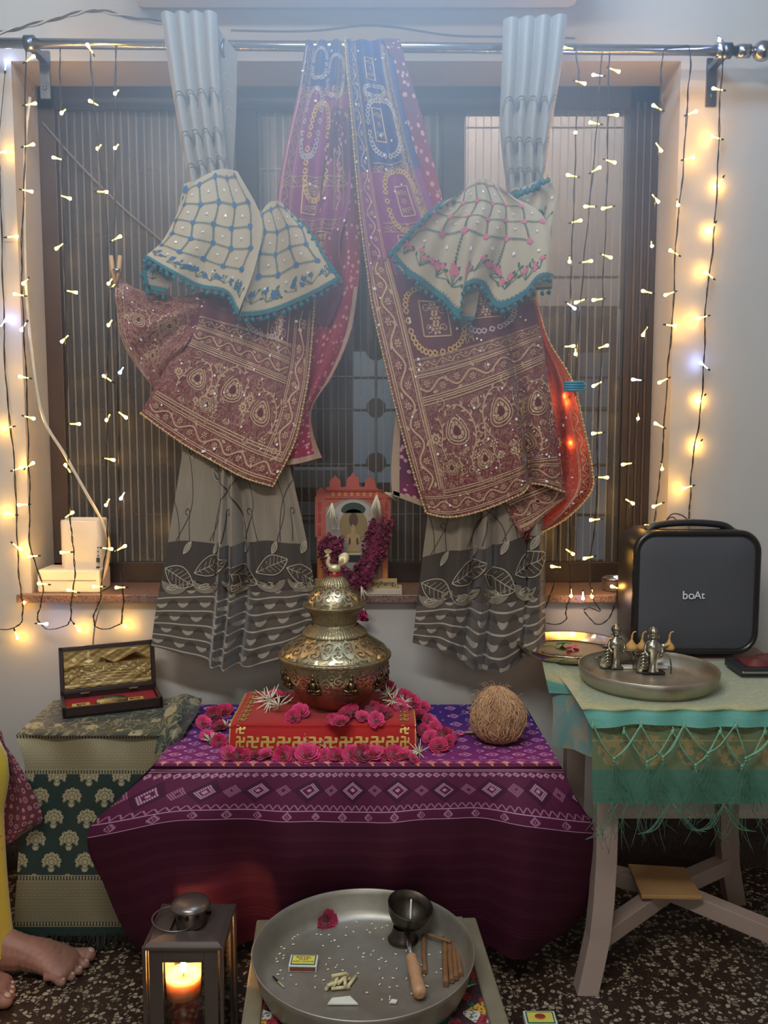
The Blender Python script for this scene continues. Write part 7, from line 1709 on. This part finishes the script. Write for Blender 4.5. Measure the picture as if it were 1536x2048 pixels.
# yellow trousers and tunic, hair
YEL_C = Mat('yellow_cotton', .8, sheen=.3); x, y, z = YEL_C.xyz('Object'); v = YEL_C.co('Object'); spk = lt(YEL_C.voro(v, 60, 'F1', rand=.9), .20)*lt(YEL_C.noise(v, 9, 2), .46)
YEL_C.base(YEL_C.mix(YEL_C.mix(srgb(206, 182, 34), srgb(188, 160, 26), YEL_C.noise(v, 20, 3)), srgb(180, 90, 30), spk)); YC = YEL_C.m
def sleeve(name, pts, rs, par, mt, wob=.10, fq=7, n=40, nn=30):
    P = spline(pts, nn); R_ = spline(np.array(rs)[:, None], nn)[:, 0]; q = MB(); th = np.linspace(0, 2*PI, n, endpoint=False); G = []
    T = np.gradient(P, axis=0); T /= np.linalg.norm(T, axis=1, keepdims=True)
    u = np.cross(T[0], [0, 1., .01]); u /= np.linalg.norm(u)
    for i in range(nn):
        u = u-T[i]*np.dot(u, T[i]); u /= np.linalg.norm(u); v_ = np.cross(T[i], u); r = R_[i]*(1+wob*np.sin(th*fq+i*.12)); G.append(P[i]+np.cos(th)[:, None]*r[:, None]*u+np.sin(th)[:, None]*r[:, None]*v_)
    q.grid(np.array(G), close_u=True); return q.build(name, mt, par)
for hx, cy, k, sg in ((hxR, cyR, kR, 1), (hxL, cyL, kL, -1)):
    sleeve('trouser_leg', [(hx+.034, cy-.004, .058), (hx+.032, cy-.006, .20), (hx+.030, cy-.01, .38), k+[.0, 0, .02], (k+hip)/2+[0, sg*.02, .03], hip+[.02, sg*.08, .02]], [.064, .060, .062, .070, .098, .13], pe, YC, .05, 6)
sleeve('tunic', [hip+[0, 0, -.06], hip+[0, 0, .1], hip+[.005, 0, .3], hip+[.01, 0, .44], hip+[.03, 0, .53]], [.19, .165, .165, .20, .07], pe, YC, .03, 9)
b = MB(); b.ball(hd+[-.018, 0, .025], .103, 24, sc=(1.0, .86, 1.12)); b.ball(hd+[-.10, 0, -.02], .045, 16); b.build('hair', plain('black_hair', srgb(24, 20, 18), .5), pe)
# patterned maroon shawl over the lap
m = Mat('maroon_ring_print', .7, sheen=.2); v = m.co('UV'); d = m.voro(v, 52, 'F1', rand=.35); rg_ = band(d, .22, .34)+lt(d, .08); m.base(m.mix(m.mix(srgb(84, 30, 40), srgb(104, 40, 50), m.noise(v, 12, 2)), srgb(178, 130, 130), rg_*.75))
SHY = 1.955
rows = [[(-130, 1452, SHY-.06), (-60, 1452, SHY-.03), (-10, 1460, SHY), (8, 1478, SHY+.015)], [(-130, 1520, SHY-.10), (-60, 1520, SHY-.05), (0, 1525, SHY-.01), (36, 1520, SHY+.01)], [(-130, 1590, SHY-.10), (-50, 1590, SHY-.05), (20, 1590, SHY-.01), (66, 1585, SHY+.01)], [(-130, 1650, SHY-.10), (-50, 1650, SHY-.05), (22, 1650, SHY-.01), (82, 1640, SHY+.01)], [(-130, 1700, SHY-.10), (-50, 1696, SHY-.05), (12, 1686, SHY-.01), (60, 1662, SHY+.01)]]
c = Cloth(Surf(rows, .24, .26, lambda u, v: .010*np.sin(u*14+v*4)), 50, 50); c.mb.build('shawl', [m.m], pe, uv=np.vstack(c.uv))
sx_ = hip[0]
sto = thing('seat_stool', 'wooden stool carrying the seated person, beyond the left edge of the picture', 'stool', (sx_, hip[1], 0))
MB().box((sx_, hip[1], .385), (.36, .34, .03)).build('seat', TW, sto, bevel=.004)
for a in (-1, 1):
    for c_ in (-1, 1): MB().box((sx_+a*.15, hip[1]+c_*.14, .185), (.04, .04, .37)).build('leg', TW, sto)
# ------------------------------------------------------------------ haze volume added to imitate a blue lens flare
HZ = bpy.data.materials.new('flare_haze'); HZ.use_nodes = True; nt = HZ.node_tree; nt.nodes.clear(); E.nt = nt
tc = nt.nodes.new('ShaderNodeTexCoord'); sx = nt.nodes.new('ShaderNodeSeparateXYZ'); nt.links.new(tc.outputs['Object'], sx.inputs[0])
hx, hy, hz = (E(sx.outputs[i]) for i in range(3))
rr = clamp01(1-sqrt((hx/.85)*(hx/.85)+(hy/.45)*(hy/.45)+(hz/.85)*(hz/.85)))
vs = nt.nodes.new('ShaderNodeVolumeScatter'); vs.inputs['Color'].default_value = (.58, .78, 1.0, 1); vs.inputs['Anisotropy'].default_value = 0
nt.links.new((rr*2.2).s, vs.inputs['Density']); ou = nt.nodes.new('ShaderNodeOutputMaterial'); nt.links.new(vs.outputs[0], ou.inputs['Volume'])
HZ.cycles.volume_step_rate = 4
hc = at(745, 110, 1.75)
o = LB().ball((0, 0, 0), 1, 24, sc=(.85, .45, .85)).build('flare_haze', HZ); o.location = hc.tolist()
tag(o, 'faint bluish haze volume added for the lens flare at the top of the window', 'haze', kind='stuff')
